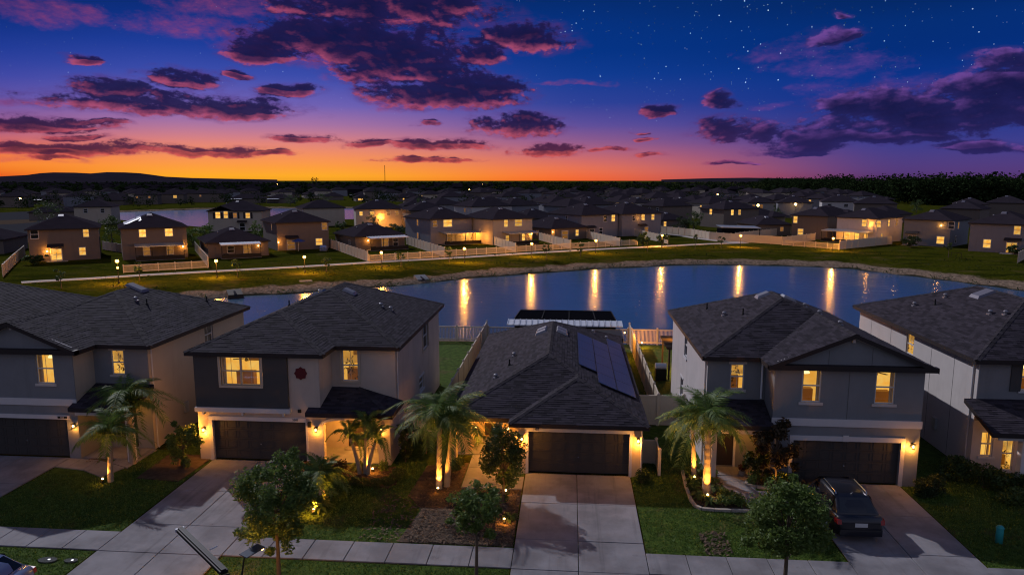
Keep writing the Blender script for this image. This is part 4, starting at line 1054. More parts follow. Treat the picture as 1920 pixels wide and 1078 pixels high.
prr = build_roof(h, RP4); prr.name = 'porch_roof'
mb = MB(); mb.box(6.72, 9.44, 32.3, 32.5, 2.36, 2.64); mb.box(6.72, 6.95, 32.3, 32.53, 0, 2.36); mb.build('porch_beam', MT['stucco_pale'], h)
mb = MB(); mb.box(6.75, 9.42, 32.9, 33.98, -.03, .08); mb.build('porch_floor', MT['concrete'], h)
mb = MB(); mb.tube([(8.0, 33.2, 2.78), (8.0, 33.2, 2.60)], .10, 10); pl_ = mb.build('porch_lamp', MT['white_metal'], h)
mb = MB(); mb.ball((8.0, 33.2, 2.56), .09, sc=(1, 1, .5)); mb.build('bulb', MT['bulb_small'], pl_); point_light('lamp_light', (8.3, 33.1, 2.35), 26, pl_, .1)
wall_lamp(h, fg, 6.28, 1.98, lit=True, watts=22)
point_light('garage_glow', fg.p(6.02, 1.95, .14), 7, h, .05)
mb = MB(); mb.tube([fl4.p(2.55, 3.6, .1), fl4.p(2.55, 5.4, .1)], .05, 6); mb.build('downspout', MT['white_metal'], h)
low_vent(rf, R4, 10.9, 40.7); low_vent(rf, R4, 12.2, 40.2)
gooseneck_vent(rf, 8.6, 39.6, R4); gooseneck_vent(rf, 9.3, 38.3, R4, kind='pipe'); gooseneck_vent(rf, 8.2, 42.5, R4, kind='pipe')
gooseneck_vent(rf, 12.6, 38.6, R4); gooseneck_vent(rf, 12.9, 37.2, R4); gooseneck_vent(rf, 13.1, 34.9, R4)

# ---- pale house at the east end
h = H5 = world_thing('house', 'easternmost pale house with dark shutters and a long blank side wall', 'house', (22, 34.45, 0))
R5 = Roof([(19.1, 29.3, 34.1, 48.9, 'WESN')], EV, SL)
rf = build_roof(h, R5)
wl = MB()
ws5 = (6.7, 7.6, 4.15, 5.32)
fs5 = wall(wl, (19.45, 48.5), (19.45, 34.45), 0, EV, [ws5])
w5 = (1.95, 2.85, 4.14, 5.44)
ff5 = wall(wl, (19.45, 34.45), (29.0, 34.45), 0, EV, [w5, (.42, 1.0, .82, 2.05), (1.42, 1.98, .12, 1.85)])
wall(wl, (29.0, 34.45), (29.0, 48.5), 0, EV); wall(wl, (29.0, 48.5), (19.45, 48.5), 0, EV)
wl.build('wall', MT['stucco_pale'], h)
mb2 = MB(); wall(mb2, (19.48, 34.446), (29.0, 34.446), 2.6, 5.6, [w5], depth=0); mb2.build('front_wall', MT['stucco_grey'], h)
window(h, fs5, ws5, content='plant'); window(h, ff5, w5)
window(h, ff5, (.42, 1.0, .82, 2.05)); window(h, ff5, (1.42, 1.98, .12, 1.85), sill=False, content='plant')
mb = MB(); ff5.box(mb, 1.45, 1.93, 4.1, 5.48, .01, .06); mb.build('shutter', MT['stucco_charcoal'], h); mb = MB(); ff5.box(mb, 2.87, 3.35, 4.1, 5.48, .01, .06); mb.build('shutter', MT['stucco_charcoal'], h)
RP5 = RoofLite([([(18.9, 31.95), (29.0, 31.95), (29.0, 34.43), (18.9, 34.43)], (0, .34, 2.84-.34*31.95))], 2.84)
prr = build_roof(h, RP5); prr.name = 'porch_roof'
mb = MB(); mb.box(20.35, 20.7, 32.15, 32.5, 0, 2.6); mb.build('porch_column', MT['white_trim'], h)
mb = MB(); mb.box(19.3, 29, 32.15, 32.45, 2.45, 2.68); mb.build('porch_beam', MT['white_trim'], h)
for u in (1.9, 4.7, 9.6, 11.9): mb = MB(); fs5.box(mb, u-.012, u+.012, .1, EV-.1, -.01, .006); mb.build('control_joint', MT['joint'], h)
gooseneck_vent(rf, 21.0, 44.5, R5); gooseneck_vent(rf, 21.6, 43.3, R5, kind='pipe'); gooseneck_vent(rf, 22.5, 44.0, R5); gooseneck_vent(rf, 22.3, 39.0, R5); gooseneck_vent(rf, 22.6, 38.2, R5)
low_vent(rf, R5, 23.6, 42.2, w=.8, l=.8, mat='vent_dark')
point_light('porch_glow', (21.0, 33.2, 2.3), 8, h, .1)

# ---- grey gabled house at the west end
h = H1 = world_thing('house', 'westernmost gabled grey house with a small dark porch roof behind the twin palms', 'house', (-25, 32.5, 0))
R1 = Roof([(-31.0, -21.3, 33.7, 45.2, 'WESN'), (-31.0, -24.2, 32.1, 40.0, 'WE')], EV, SL)
rf = build_roof(h, R1)
wl = MB(); w_gar = (1.05, 5.75, 0, 2.08); gx0 = -30.95
w1a = (4.40, 5.32, 3.92, 5.46)
fg = wall(wl, (gx0, 32.45), (-24.6, 32.45), 0, EV, [w_gar, w1a, (.9, 1.8, 3.92, 5.46)])
w1b = (.96, 1.66, 4.02, 5.32)
fl1 = wall(wl, (-24.6, 34.0), (-21.65, 34.0), 0, EV, [w1b, (1.15, 2.1, .1, 2.15)])
wall(wl, (-24.6, 32.45), (-24.6, 34.0), 0, EV)
fs1 = wall(wl, (-21.65, 34.0), (-21.65, 44.9), 0, EV, [(5.75, 6.75, 4.3, 5.36)])
wall(wl, (-21.65, 44.9), (-30.7, 44.9), 0, EV); wall(wl, (-30.7, 44.9), (-30.7, 32.45), 0, EV)
wl.face([(gx0+.1, 32.45, zt), (-24.6, 32.45, zt), (-24.6, 32.45, zt+.08), (-27.6, 32.45, zt+1.33), (gx0+.1, 32.45, zt+.08)])
wl.build('wall', MT['stucco_grey'], h)
mb2 = MB(); wall(mb2, (-21.646, 34.03), (-21.646, 44.9), 0, 5.6, [(5.75, 6.75, 4.3, 5.36)], depth=0); mb2.build('side_wall', MT['stucco_beige'], h); mb2 = MB(); wall(mb2, (-24.596, 32.48), (-24.596, 33.998), 2.9, 5.6, depth=0); mb2.build('side_wall', MT['stucco_beige'], h)
mb = MB(); fg.box(mb, -.04, 6.39, 2.80, 3.15, .002, .06); mb.build('band_trim', MT['white_trim'], h)
mb = MB(); fg.box(mb, .85, 5.95, 2.09, 2.30, .002, .05); mb.build('garage_header', MT['white_trim'], h)
garage_door(h, fg, *w_gar[:2], 2.08)
mb = MB(); fg.box(mb, 5.32, 5.82, 2.14, 2.25, .05, .065); mb.build('number_plaque', MT['black_metal'], h)
text_part('house_number', '5560', h, fg, 5.57, 2.195, .07, .10, 'white_trim')
mb = MB()
for sx_ in (-1, 1): mb.bar((-27.6+sx_*3.05, 32.41, EV+.08), (-27.6, 32.41, EV+1.28), .06, .18)
mb.bar((-27.6, 32.35, EV+1.34), (-27.6, 32.35, EV+1.02), .12, .1, upv=(0, 1, 0)); mb.build('rake_trim', MT['stucco_pale'], h)
mb = MB(); mb.box(-31.0, -24.2, 32.11, 32.445, EV-.17, EV+.06); mb.build('gable_ledge', MT['fascia'], h)
window(h, fg, w1a, trim='stucco_pale'); window(h, fg, (.9, 1.8, 3.92, 5.46), trim='stucco_pale'); window(h, fl1, w1b, trim='stucco_pale', content='plant')
window(h, fs1, (5.75, 6.75, 4.3, 5.36), lit=False)
mb = MB(); fl1.box(mb, 1.15, 2.1, .1, 2.15, -.14, -.09); mb.build('front_door', MT['door_dark'], h)
RP1 = RoofLite([([(-24.2, 32.0), (-21.4, 32.0), (-21.4, 33.98), (-24.2, 33.98)], (0, .36, 2.82-.36*32.0)), ([(-24.75, 32.0), (-24.2, 32.0), (-24.2, 32.43), (-24.75, 32.43)], (0, .36, 2.82-.36*32.0)), ([(-24.58, 32.43), (-24.2, 32.43), (-24.2, 33.98), (-24.58, 33.98)], (0, .36, 2.82-.36*32.0))], 2.82)
prr = build_roof(h, RP1); prr.name = 'porch_roof'
mb = MB(); mb.box(-24.55, -21.7, 32.2, 32.4, 2.4, 2.64); mb.box(-21.95, -21.65, 32.2, 32.5, 0, 2.4); mb.build('porch_beam', MT['white_trim'], h)
mb = MB(); mb.box(-24.55, -21.7, 32.5, 33.97, -.03, .08); mb.build('porch_floor', MT['concrete'], h)
wall_lamp(h, fg, 6.17, 1.78, watts=10)
point_light('porch_glow', (-22.6, 33.2, 2.3), 14, h, .1)
low_vent(rf, R1, -25.9, 40.2, w=.9, l=.6, mat='vent_dark'); gooseneck_vent(rf, -24.9, 38.4, R1); gooseneck_vent(rf, -24.3, 38.5, R1, kind='pipe'); gooseneck_vent(rf, -23.0, 42.8, R1, kind='pipe')

# ---- next house to the west: only its roof shows
h = H0 = world_thing('house', 'house at the picture edge of which only the dark roof slope is seen', 'house', (-38.5, 34, 0))
R0 = Roof([(-43.4, -33.3, 33.7, 47.5, 'WESN')], EV, SL)
rf = build_roof(h, R0)
wl = MB(); wall(wl, (-43.1, 34.0), (-33.65, 34.0), 0, EV); wall(wl, (-33.65, 34.0), (-33.65, 47.2), 0, EV); wall(wl, (-33.65, 47.2), (-43.1, 47.2), 0, EV); wall(wl, (-43.1, 47.2), (-43.1, 34.0), 0, EV)
wl.build('wall', MT['stucco_grey'], h)

# ================================================================== fences
post_me = {}
def fence_post_mesh(hh):
    if hh not in post_me:
        mb = MB(); mb.box(-.065, .065, -.065, .065, 0, hh+.06); mb.hexa([(-.085, -.085, hh+.06), (.085, -.085, hh+.06), (.085, .085, hh+.06), (-.085, .085, hh+.06), (-.02, -.02, hh+.14), (.02, -.02, hh+.14), (.02, .02, hh+.14), (-.02, .02, hh+.14)])
        post_me[hh] = mb.mesh('fence_post', MT['vinyl'])
    return post_me[hh]
pan_me = {}
def fence_panel_mesh(hh, style):
    key = (hh, style)
    if key not in pan_me:
        mb = MB()
        if style == 'solid':
            n = 12
            for i in range(n): mb.box(i/n+.002, (i+1)/n-.002, -.012-.004*(i % 2), .012+.004*(i % 2), .06, hh-.08)
            mb.box(0, 1, -.035, .035, hh-.09, hh); mb.box(0, 1, -.035, .035, .04, .18)
        else:
            n = 19
            for i in range(n): mb.box((i+.3)/n, (i+.7)/n, -.012, .012, .05, hh-.03)
            mb.box(0, 1, -.03, .03, hh-.12, hh-.02); mb.box(0, 1, -.03, .03, .12, .22)
        pan_me[key] = mb.mesh('fence_panel', MT['vinyl'])
    return pan_me[key]
def fence(label, pts, hh=1.8, style='solid', seg=2.4, end=True, slope_end=0, group=None):
    t = thing('fence', label, 'fence', (pts[0][0], pts[0][1], 0), 0, group)
    o0 = Vector((pts[0][0], pts[0][1], 0)); first = True
    for i in range(len(pts)-1):
        a = Vector((*pts[i], 0)); b = Vector((*pts[i+1], 0)); L = (b-a).length; n = max(1, round(L/seg)); an = math.atan2(b.y-a.y, b.x-a.x)
        for k in range(n):
            p = a+(b-a)*k/n
            link_mesh('post', fence_post_mesh(hh), t, p-o0, (0, 0, an)); 
            link_mesh('fence_panel', fence_panel_mesh(hh, style), t, p-o0+(b-a).normalized()*.065, (random.uniform(-.012, .012), 0, an+random.uniform(-.006, .006)), (L/n-.13, 1, 1))
    link_mesh('post', fence_post_mesh(hh), t, Vector((*pts[-1], 0))-o0)
    return t
fence('tall cream fence between the tan house yard and the one storey house', [(-7.15, 37.5), (-7.15, 60.4)])
fence('tall cream fence between the solar panel house and the barbecue yard', [(5.2, 40.0), (5.2, 60.4)])
fence('cream picket fence along the pond behind the tan house yard', [(-20.0, 60.5), (-7.25, 60.5)], 1.35, 'picket', 2.4)
fence('cream picket fence along the pond on both sides of the patio cage', [(-7.05, 60.5), (5.1, 60.5)], 1.35, 'picket', 2.4)
fence('cream picket fence along the pond behind the barbecue yard', [(5.3, 60.5), (19, 60.5)], 1.35, 'picket', 2.4)
fence('short cream fence closing the gap beside the grey gabled house', [(3.7, 39.9), (6.62, 39.9)], 1.8, 'solid', 1.5)
fence('short cream fence closing the gap beside the tan house', [(-8.8, 37.4), (-7.2, 37.4)], 1.8, 'solid', 1.6)
fence('low cream screen fence standing by the garage corner of the solar panel house', [(3.7, 34.2), (4.4, 34.2), (4.4, 32.8)], 1.25, 'solid', 1.0)
fence('cream side fence between the tan house and the westernmost grey house', [(-21.5, 39.5), (-18.6, 39.5)], 1.8, 'solid', 1.5)

def downspout(h, f, u, z1):
    mb = MB(); mb.tube([f.p(u, .05, .14), f.p(u, .15, .05), f.p(u, z1, .05)], .04, 6); mb.build('downspout', MT['white_trim'], h)
downspout(H2, fr, 12.0, EV-.1) if False else None
for hh_, f_, u_, z_ in ((H2, Fr((-8.85, 34.75), (-8.85, 46.9)), .25, 5.4), (H4, Fr((6.72, 45.7), (6.72, 34.0)), 11.4, 5.4), (H5, Fr((19.45, 48.5), (19.45, 34.45)), 13.7, 5.4), (H3, Fr((-2.5, 32.5), (3.55, 32.5)), 5.98, 2.4), (H1, Fr((-21.65, 34.0), (-21.65, 44.9)), .25, 5.4)): downspout(hh_, f_, u_, z_)
for hh_, f_, u_ in ((H2, Fr((-8.85, 34.75), (-8.85, 46.9)), 3.4), (H1, Fr((-21.65, 34.0), (-21.65, 44.9)), 3.0), (H5, Fr((19.45, 48.5), (19.45, 34.45)), 10.5)):
    mb = MB(); f_.box(mb, u_, u_+.35, 1.0, 1.6, .002, .14); mb.build('meter_box', MT['galvanised'], hh_)
# ================================================================== vegetation
def leaf_cloud(centers, size, name, mat, squash=.45, droop=.0):
    """pointed leaves, one island each"""
    c = np.asarray(centers); n = len(c)
    d = rng.normal(0, 1, (n, 3)); d[:, 2] = d[:, 2]*.6-droop; d /= np.linalg.norm(d, axis=1)[:, None]
    r = rng.normal(0, 1, (n, 3)); s = np.cross(d, r); s /= np.linalg.norm(s, axis=1)[:, None]
    L = size*rng.uniform(.6, 1.35, n)[:, None]
    v = np.concatenate([c-d*L*.5, c+s*L*squash*.5, c+d*L*.5, c-s*L*squash*.5]); i = np.arange(n)
    return mesh_np(name, v, np.stack([i, i+n, i+2*n, i+3*n], 1), [MT[mat]])
def clump_points(C, R, n, hollow=.5):
    d = rng.normal(0, 1, (n, 3)); d /= np.linalg.norm(d, axis=1)[:, None]
    r = (hollow+(1-hollow)*rng.uniform(0, 1, n)**.6)[:, None]
    return np.asarray(C)+d*r*np.asarray(R)
def tree(label, loc, h, cz, R, nclump, per, leaf, mat='leaf_oak', trunk_r=.06, group=None, name='tree', clr=.42, seedshape=None, limbs=True):
    """trunk with limbs to every leaf clump; R = crown half sizes, cz = height of the crown centre"""
    t = thing(name, label, 'tree' if 'shrub' not in name else 'shrub', (*loc, 0), 0, group)
    cl = []; pts = []
    for k in range(nclump):
        d = rng.normal(0, 1, 3); d /= np.linalg.norm(d); rr = rng.uniform(.25, 1.0)**.5*(1.22 if rng.uniform() < .22 else .95)
        c = np.array([d[0]*R[0]*rr, d[1]*R[1]*rr, cz+d[2]*R[2]*rr]); s = clr*rng.uniform(.6, 1.25); s *= .6 if rr > 1.0 else 1.0; cl.append((c, s))
        pts.append(clump_points(c, (s*R[0]*.8, s*R[1]*.8, s*R[2]*.62), int(per*rng.uniform(.6, 1.3)), .25))
    link_mesh('crown', leaf_cloud(np.concatenate(pts), leaf, 'crown', mat, .42, .2), t)
    mb = MB(); top = cz-R[2]*.35
    mb.tube([(0, 0, -.05), (.02, .01, top*.5), (-.02, .02, top), (0, 0, cz+R[2]*.3)], [trunk_r*1.35, trunk_r, trunk_r*.8, trunk_r*.3], 8)
    if limbs:
        for c, s in cl[:26]:
            z0 = min(c[2]-.1, top*rng.uniform(.75, 1.1)+.1); q = Vector((0, 0, max(.2, z0))); e = Vector(c)
            mb.tube([q, q.lerp(e, .55)+Vector((0, 0, .06)), e], [trunk_r*.42, trunk_r*.28, trunk_r*.1], 5)
    mb.build('trunk', MT['bark'], t)
    return t
FRO = {}
def frond_mesh(L, k, sharp=False):
    key = (round(L, 2), k, sharp)
    if key in FRO: return FRO[key]
    V = []; F = []; r = random.Random(k*13+int(L*10)); n = 24 if not sharp else 18; P = []
    for i in range(n+1):
        t = i/n; P.append(Vector((L*(t*.86 if not sharp else t*.75), 0, L*(.50*t-.80*t**2.7*(.8+.25*k)))))
    def quad(a, b, c, d): q = len(V); V.extend([tuple(a), tuple(b), tuple(c), tuple(d)]); F.append((q, q+1, q+2, q+3))
    for i in range(n):
        w = .022*(1-i/n)+.004; quad(P[i]+Vector((0, w, 0)), P[i]-Vector((0, w, 0)), P[i+1]-Vector((0, w, 0)), P[i+1]+Vector((0, w, 0)))
    for i in range(3, n+1):
        t = i/n; ll = L*.30*math.sin(min(1, t*1.25+.12)*math.pi*.82)**.6*(1 if not sharp else .75); d = (P[i]-P[i-1]).normalized()
        for sgn in (-1, 1):
            for h_ in (0, 1):
                o = P[i-1].lerp(P[i], .5*h_); sd = Vector((d.x*.55, sgn*.9, d.z*.55-r.uniform(-.05, .5) if not sharp else .25)).normalized()
                tip = o+sd*ll*r.uniform(.8, 1.1)+Vector((0, 0, -ll*(.20 if not sharp else .05))); mid = o+sd*ll*.5; w = d*.030
                quad(o, mid-w, tip, mid+w)
    FRO[key] = mesh_np('frond', V, F, [MT['leaf_palm']]); return FRO[key]
def palm(label, loc, h, L, nf, lean=(0, 0), tr=.13, name='palm_tree', group=None, trunks=None, sharp=False, tilt=(-.28, 1.05)):
    t = thing(name, label, 'palm', (*loc, 0), 0, group)
    for (dx, dy, hh, lx, ly) in (trunks or [(0, 0, h, lean[0], lean[1])]):
        mb = MB(); n = max(6, int(hh/.16)); pts = []; rad = []
        for i in range(n+1):
            s_ = i/n; pts.append((dx+lx*s_**1.5, dy+ly*s_**1.5, -.05+(hh+.05)*s_)); rad.append(tr*(1.25-.45*s_)*(1.0 if i % 2 else 1.10))
        mb.tube(pts, rad, 10); mb.build('trunk', MT['palm_trunk'], t)
        top = Vector(pts[-1]); mb = MB(); mb.tube([top-Vector((0, 0, .05)), top+Vector((0, 0, .45))], [tr*.8, tr*.35], 8); mb.build('crownshaft', MT['palm_green'], t)
        for k in range(nf):
            a = k*2.39996+random.uniform(-.2, .2); f_ = k/(nf-1); up = tilt[0]+(tilt[1]-tilt[0])*(1-f_)
            link_mesh('frond', frond_mesh(L, k % 3, sharp), t, top+Vector((0, 0, .38-.2*f_)), (random.uniform(-.25, .25), -up*random.uniform(.75, 1.15), a), (1, 1, 1)).scale = (random.uniform(.85, 1.1),)*3
    return t
def shrub(label, loc, R, n, leaf, mat, name='shrub', group=None, z0=.0, cat='shrub', stems=True, hollow=.35, lumps=7):
    t = thing(name, label, cat, (*loc, 0), 0, group); pts = []
    for k in range(lumps):
        c = (rng.uniform(-.55, .55)*R[0], rng.uniform(-.55, .55)*R[1], z0+R[2]*rng.uniform(.55, 1.2)); pts.append(clump_points(c, (R[0]*.55, R[1]*.55, R[2]*.6), n//lumps, hollow))
    p = np.concatenate(pts); p[:, 2] = np.maximum(p[:, 2], .04)
    link_mesh('foliage', leaf_cloud(p, leaf, 'foliage', mat, .5), t)
    if stems:
        mb = MB()
        for k in range(5):
            a = k*1.3; mb.tube([(0.05*math.cos(a), .05*math.sin(a), -.03), (R[0]*.5*math.cos(a), R[1]*.5*math.sin(a), z0+R[2]*1.0)], [.02, .008], 5)
        mb.build('stem', MT['bark'], t)
    return t
def rosette(label, loc, n, L, mat, name='spiky_plant', group=None, w=.05, up=.7):
    t = thing(name, label, 'plant', (*loc, 0), 0, group); V = []; F = []
    for k in range(n):
        a = rng.uniform(0, 2*math.pi); e = rng.uniform(.15, 1.25)*up; l = L*rng.uniform(.7, 1.1); d = np.array([math.cos(a), math.sin(a), 0]); s = np.array([-math.sin(a), math.cos(a), 0])*w
        p0 = np.array([0, 0, .03]); p1 = p0+d*l*.5*math.cos(e)+np.array([0, 0, l*.55*math.sin(e)+.05]); p2 = p0+d*l*math.cos(e*.6)+np.array([0, 0, l*.6*math.sin(e)-.15*l*math.cos(e)])
        b = len(V); V += [p0-s*.4, p0+s*.4, p1+s, p1-s, p2]; F += [(b, b+1, b+2, b+3), (b+3, b+2, b+4, b+4)]
    me = bpy.data.meshes.new('foliage'); me.from_pydata([tuple(map(float, v)) for v in V], [], [f if f[2] != f[3] else f[:3] for f in F]); me.materials.append(MT[mat]); me.update()
    link_mesh('foliage', me, t); return t
def uplight(label, loc, watts, aim, spot=75, glow=2.5):
    x, y = loc; t = world_thing('ground_spotlight', label, 'spotlight', (x, y, 0), 'ground spotlights under the plants')
    mb = MB(); mb.tube([(x, y, -.02), (x, y, .12)], .015, 6); mb.build('stake', MT['black_metal'], t)
    d = (Vector(aim)-Vector((x, y, .15))).normalized(); c = Vector((x, y, .15)); mb = MB(); mb.tube([c-d*.07, c+d*.07], [.045, .065], 10); mb.build('housing', MT['black_metal'], t)
    mb = MB(); mb.ball(tuple(c+d*.085), .05); mb.build('bulb', MT['bulb'], t)
    point_light('spot_light', c+d*.15, watts*1.05, t, .04, spot=95, aim=aim)
    if glow: point_light('spot_glow', c+Vector((0, -.12, .12)), glow, t, .05)
    return t
# palms
palm('slim palm behind the walk of the westernmost gabled house, taller of the pair', (-21.64, 32.1), 2.75, 2.25, 19)
palm('short palm lit from below on the lawn by the westernmost walk', (-21.4, 30.0), 2.05, 1.85, 15, lean=(.25, -.1), tr=.11)
palm('palm with a brightly lit trunk between the tan house and the solar panel house', (-5.85, 30.45), 2.95, 2.45, 17, lean=(.08, .0), trunks=[(0, 0, 2.95, .08, 0), (.32, .25, 2.5, .25, .25)], tr=.12)
palm('three stemmed palm in the round bed before the arched porch', (-9.75, 31.75), 1.9, 1.25, 7, trunks=[(-.2, 0, 1.75, -.45, .1), (.05, .08, 2.0, .05, .2), (.22, -.05, 1.7, .42, -.1)], tr=.085)
palm('front palm with the lit trunk in the edged bed by the grey gabled house', (6.28, 30.95), 3.0, 2.15, 21, lean=(.0, .1), tr=.15)
palm('rear palm of the edged bed, its trunk lit bright from below', (6.03, 32.75), 2.35, 2.0, 15, lean=(-.15, .0), tr=.10)
# street and yard trees
tree('young leafy oak before the drive of the tan house, half hiding it', (-10.15, 22.6), 4.4, 2.95, (1.25, 1.25, 1.75), 72, 150, .155, 'leaf_oak', .065, name='oak_tree', clr=.36)
tree('young oak standing by the sidewalk beside the middle driveway', (-3.2, 23.45), 3.5, 2.55, (.95, .95, .95), 46, 105, .15, 'leaf_oak', .05, name='oak_tree', clr=.36)
tree('dense holly tree hiding the entry of the solar panel house', (-2.78, 29.3), 3.6, 2.1, (.98, .9, 1.55), 56, 130, .135, 'leaf_dark', .06, name='holly_tree')
tree('round young oak before the parked dark car', (7.5, 23.3), 4.0, 2.6, (1.42, 1.3, 1.35), 76, 165, .155, 'leaf_oak', .065, name='oak_tree', clr=.36)
tree('bronze leaved magnolia tree between the porch and garage of the grey gabled house', (9.55, 31.9), 3.2, 2.0, (.95, .8, 1.15), 34, 70, .22, 'leaf_magnolia', .05, name='magnolia_tree')
tree('tall leafy shrub beside the porch of the grey gabled house', (8.75, 32.3), 2.4, 1.35, (.55, .5, 1.0), 24, 90, .15, 'leaf_hedge', .03, name='shrub')
tree('sprawling bush at the corner of the tan house drive', (-18.75, 31.7), 2.6, 1.35, (.78, .7, 1.15), 30, 90, .17, 'leaf_oak', .03, name='shrub')
tree('sparse copper shrub growing along the tan house side wall', (-8.1, 33.4), 2.2, 1.2, (.45, .7, 1.0), 22, 80, .16, 'leaf_hedge', .03, name='shrub')
tree('leafy bush against the tall fence beside the tan house', (-8.0, 39.6), 2.2, 1.0, (.7, .9, .8), 22, 110, .16, 'leaf_hedge', .03, name='shrub')
tree('broad leaved bush by the tan house corner, behind the lit palm', (-7.3, 34.6), 2.0, 1.1, (.55, .8, .8), 22, 90, .16, 'leaf_dark', .03, name='shrub')
shrub('clipped round boxwood beside the garage of the solar panel house', (3.52, 31.85), (.42, .42, .42), 2200, .07, 'leaf_dark')
shrub('clipped dark boxwood beside the entry walk', (-5.25, 32.0), (.45, .45, .55), 2200, .08, 'leaf_dark')
shrub('rounded shrub at the corner of the grey gabled house drive', (16.15, 31.4), (.75, .7, .58), 2600, .12, 'leaf_hedge')
for i, (x, y, lb) in enumerate([(18.2, 33.4, 'dark bush touching the pale side wall of the eastern house'), (19.2, 32.6, 'dark bush under the lit window of the eastern house'), (20.4, 32.0, 'dark bush before the white porch column'), (21.6, 31.6, 'bush before the lit door of the eastern house'), (22.8, 31.2, 'bush at the edge of the picture in the eastern hedge')]):
    shrub(lb, (x, y), (.95, .8, .65), 2600, .14, 'leaf_dark', group='hedge bushes of the eastern house')
for i, (x, y, lb) in enumerate([(19.6, 30.9, 'pale spotted shrub in front of the dark eastern hedge'), (21.0, 30.3, 'pale spotted shrub at the picture edge before the eastern hedge')]):
    shrub(lb, (x, y), (.75, .55, .4), 1300, .13, 'leaf_bright')
# edged bed of the gabled house
bed = [(5.58, 33.3), (5.46, 31.5), (5.46, 30.1), (5.55, 29.55), (5.78, 29.28), (6.3, 29.22), (7.0, 29.22), (7.9, 29.24)]
t = world_thing('bed_edging', 'pale concrete edging curving round the palm bed', 'edging', (5.6, 30, 0))
for i in range(len(bed)-1):
    a, b = Vector((*bed[i], .05)), Vector((*bed[i+1], .05)); n = max(1, round((b-a).length/.55))
    for k in range(n):
        mb = MB(); mb.bar(a.lerp(b, k/n+.01), a.lerp(b, (k+1)/n-.01), .13, .14); mb.build('edging_block', MT['edging'], t)
bed2 = [(8.45, 32.6), (8.3, 31.95), (8.7, 31.72), (9.5, 31.62), (10.35, 31.55)]
t = world_thing('bed_edging', 'pale edging of the bed under the magnolia', 'edging', (9, 31.7, 0))
for i in range(len(bed2)-1):
    a, b = Vector((*bed2[i], .05)), Vector((*bed2[i+1], .05)); n = max(1, round((b-a).length/.5))
    for k in range(n):
        mb = MB(); mb.bar(a.lerp(b, k/n+.01), a.lerp(b, (k+1)/n-.01), .13, .14); mb.build('edging_block', MT['edging'], t)
WHERE = ['at the house end of the edged palm bed, western', 'at the house end of the edged palm bed, middle', 'beside the front step end of the edged palm bed', 'behind the rear lit palm trunk', 'between the two lit palms and the walk', 'west of the front palm trunk', 'east of the front palm trunk by the walk', 'at the west kerb before the front palm', 'on the walk side before the front palm', 'at the foot of the front spotlight', 'at the front curve of the edging', 'at the front corner of the bed by the walk', 'beside the bend of the walk']
for (x, y, k), wh in zip([(5.9, 33.0, 0), (6.35, 33.3, 1), (6.75, 32.7, 0), (5.85, 32.1, 1), (6.6, 31.9, 0), (5.8, 31.2, 0), (6.85, 31.2, 1), (5.85, 30.4, 1), (6.9, 30.4, 0), (6.2, 29.9, 1), (6.8, 29.75, 0), (7.35, 29.8, 0), (7.3, 30.5, 1)], WHERE):
    if k: rosette('low strappy plant '+wh, (x, y), 46, .55, 'leaf_bright', group='low plants of the edged palm bed')
    else: shrub('low leafy shrub '+wh, (x, y), (.38, .36, .30), 420, .12, 'leaf_oak', group='low plants of the edged palm bed')
GP = 'low plants under the magnolia'
for x, y, wh in ((9.3, 32.0, 'just west of the magnolia trunk'), (9.9, 32.1, 'between the magnolia trunk and the garage'), (10.2, 31.9, 'at the garage end of the magnolia bed'), (8.7, 31.95, 'at the walk end of the magnolia bed')): shrub('low golden lit shrub '+wh, (x, y), (.36, .3, .42), 420, .13, 'leaf_bright', group=GP)
t = thing('flower_pot', 'red flowering plant by the porch step of the grey gabled house', 'flowers', (8.35, 33.05, 0))
mb = MB(); mb.tube([(0, 0, 0), (0, 0, .28)], [.12, .17], 10); mb.build('pot', MT['edging'], t)
link_mesh('foliage', leaf_cloud(clump_points((0, 0, .42), (.2, .2, .2), 240, .1), .09, 'foliage', 'leaf_red'), t)
# round bed of the tan house
t = thing('hedge', 'clipped low box hedge curving round the porch bed of the tan house', 'hedge', (-9.9, 30.7, 0))
for i, (x, y) in enumerate([(-11.6, 30.95), (-11.05, 30.75), (-10.5, 30.62), (-9.95, 30.5), (-9.4, 30.42), (-8.85, 30.42), (-8.35, 30.65), (-8.1, 31.15), (-8.1, 31.7)]):
    p = np.concatenate([clump_points((x+9.9+rng.uniform(-.1, .1), y-30.7, .22), (.34, .25, .2), 330, .5) for _ in range(2)]); p[:, 2] = np.maximum(p[:, 2], .03)
    link_mesh('box_plant', leaf_cloud(p, .08, 'box_plant', 'leaf_dark', .5), t)
shrub('dark red leaved shrub in the porch bed', (-10.9, 31.7), (.48, .4, .42), 800, .12, 'leaf_magnolia')
rosette('bright spiky plant by the porch step', (-10.2, 32.4), 60, .6, 'leaf_bright')
shrub('small flowering shrub at the porch pier of the tan house', (-8.9, 32.2), (.3, .3, .3), 500, .1, 'leaf_oak')
rosette('red leaved cordyline at the garage pier of the tan house', (-12.5, 31.9), 40, .75, 'leaf_red', up=1.1)
palm('clump of sago fronds lit orange from below beside the tan house drive', (-10.75, 28.75), .75, 1.5, 20, name='sago_palm', tr=.13, sharp=False, tilt=(-.1, 1.0))
rosette('broad leaved plant in the lit sago clump', (-10.7, 28.2), 34, .95, 'leaf_bright', w=.10)
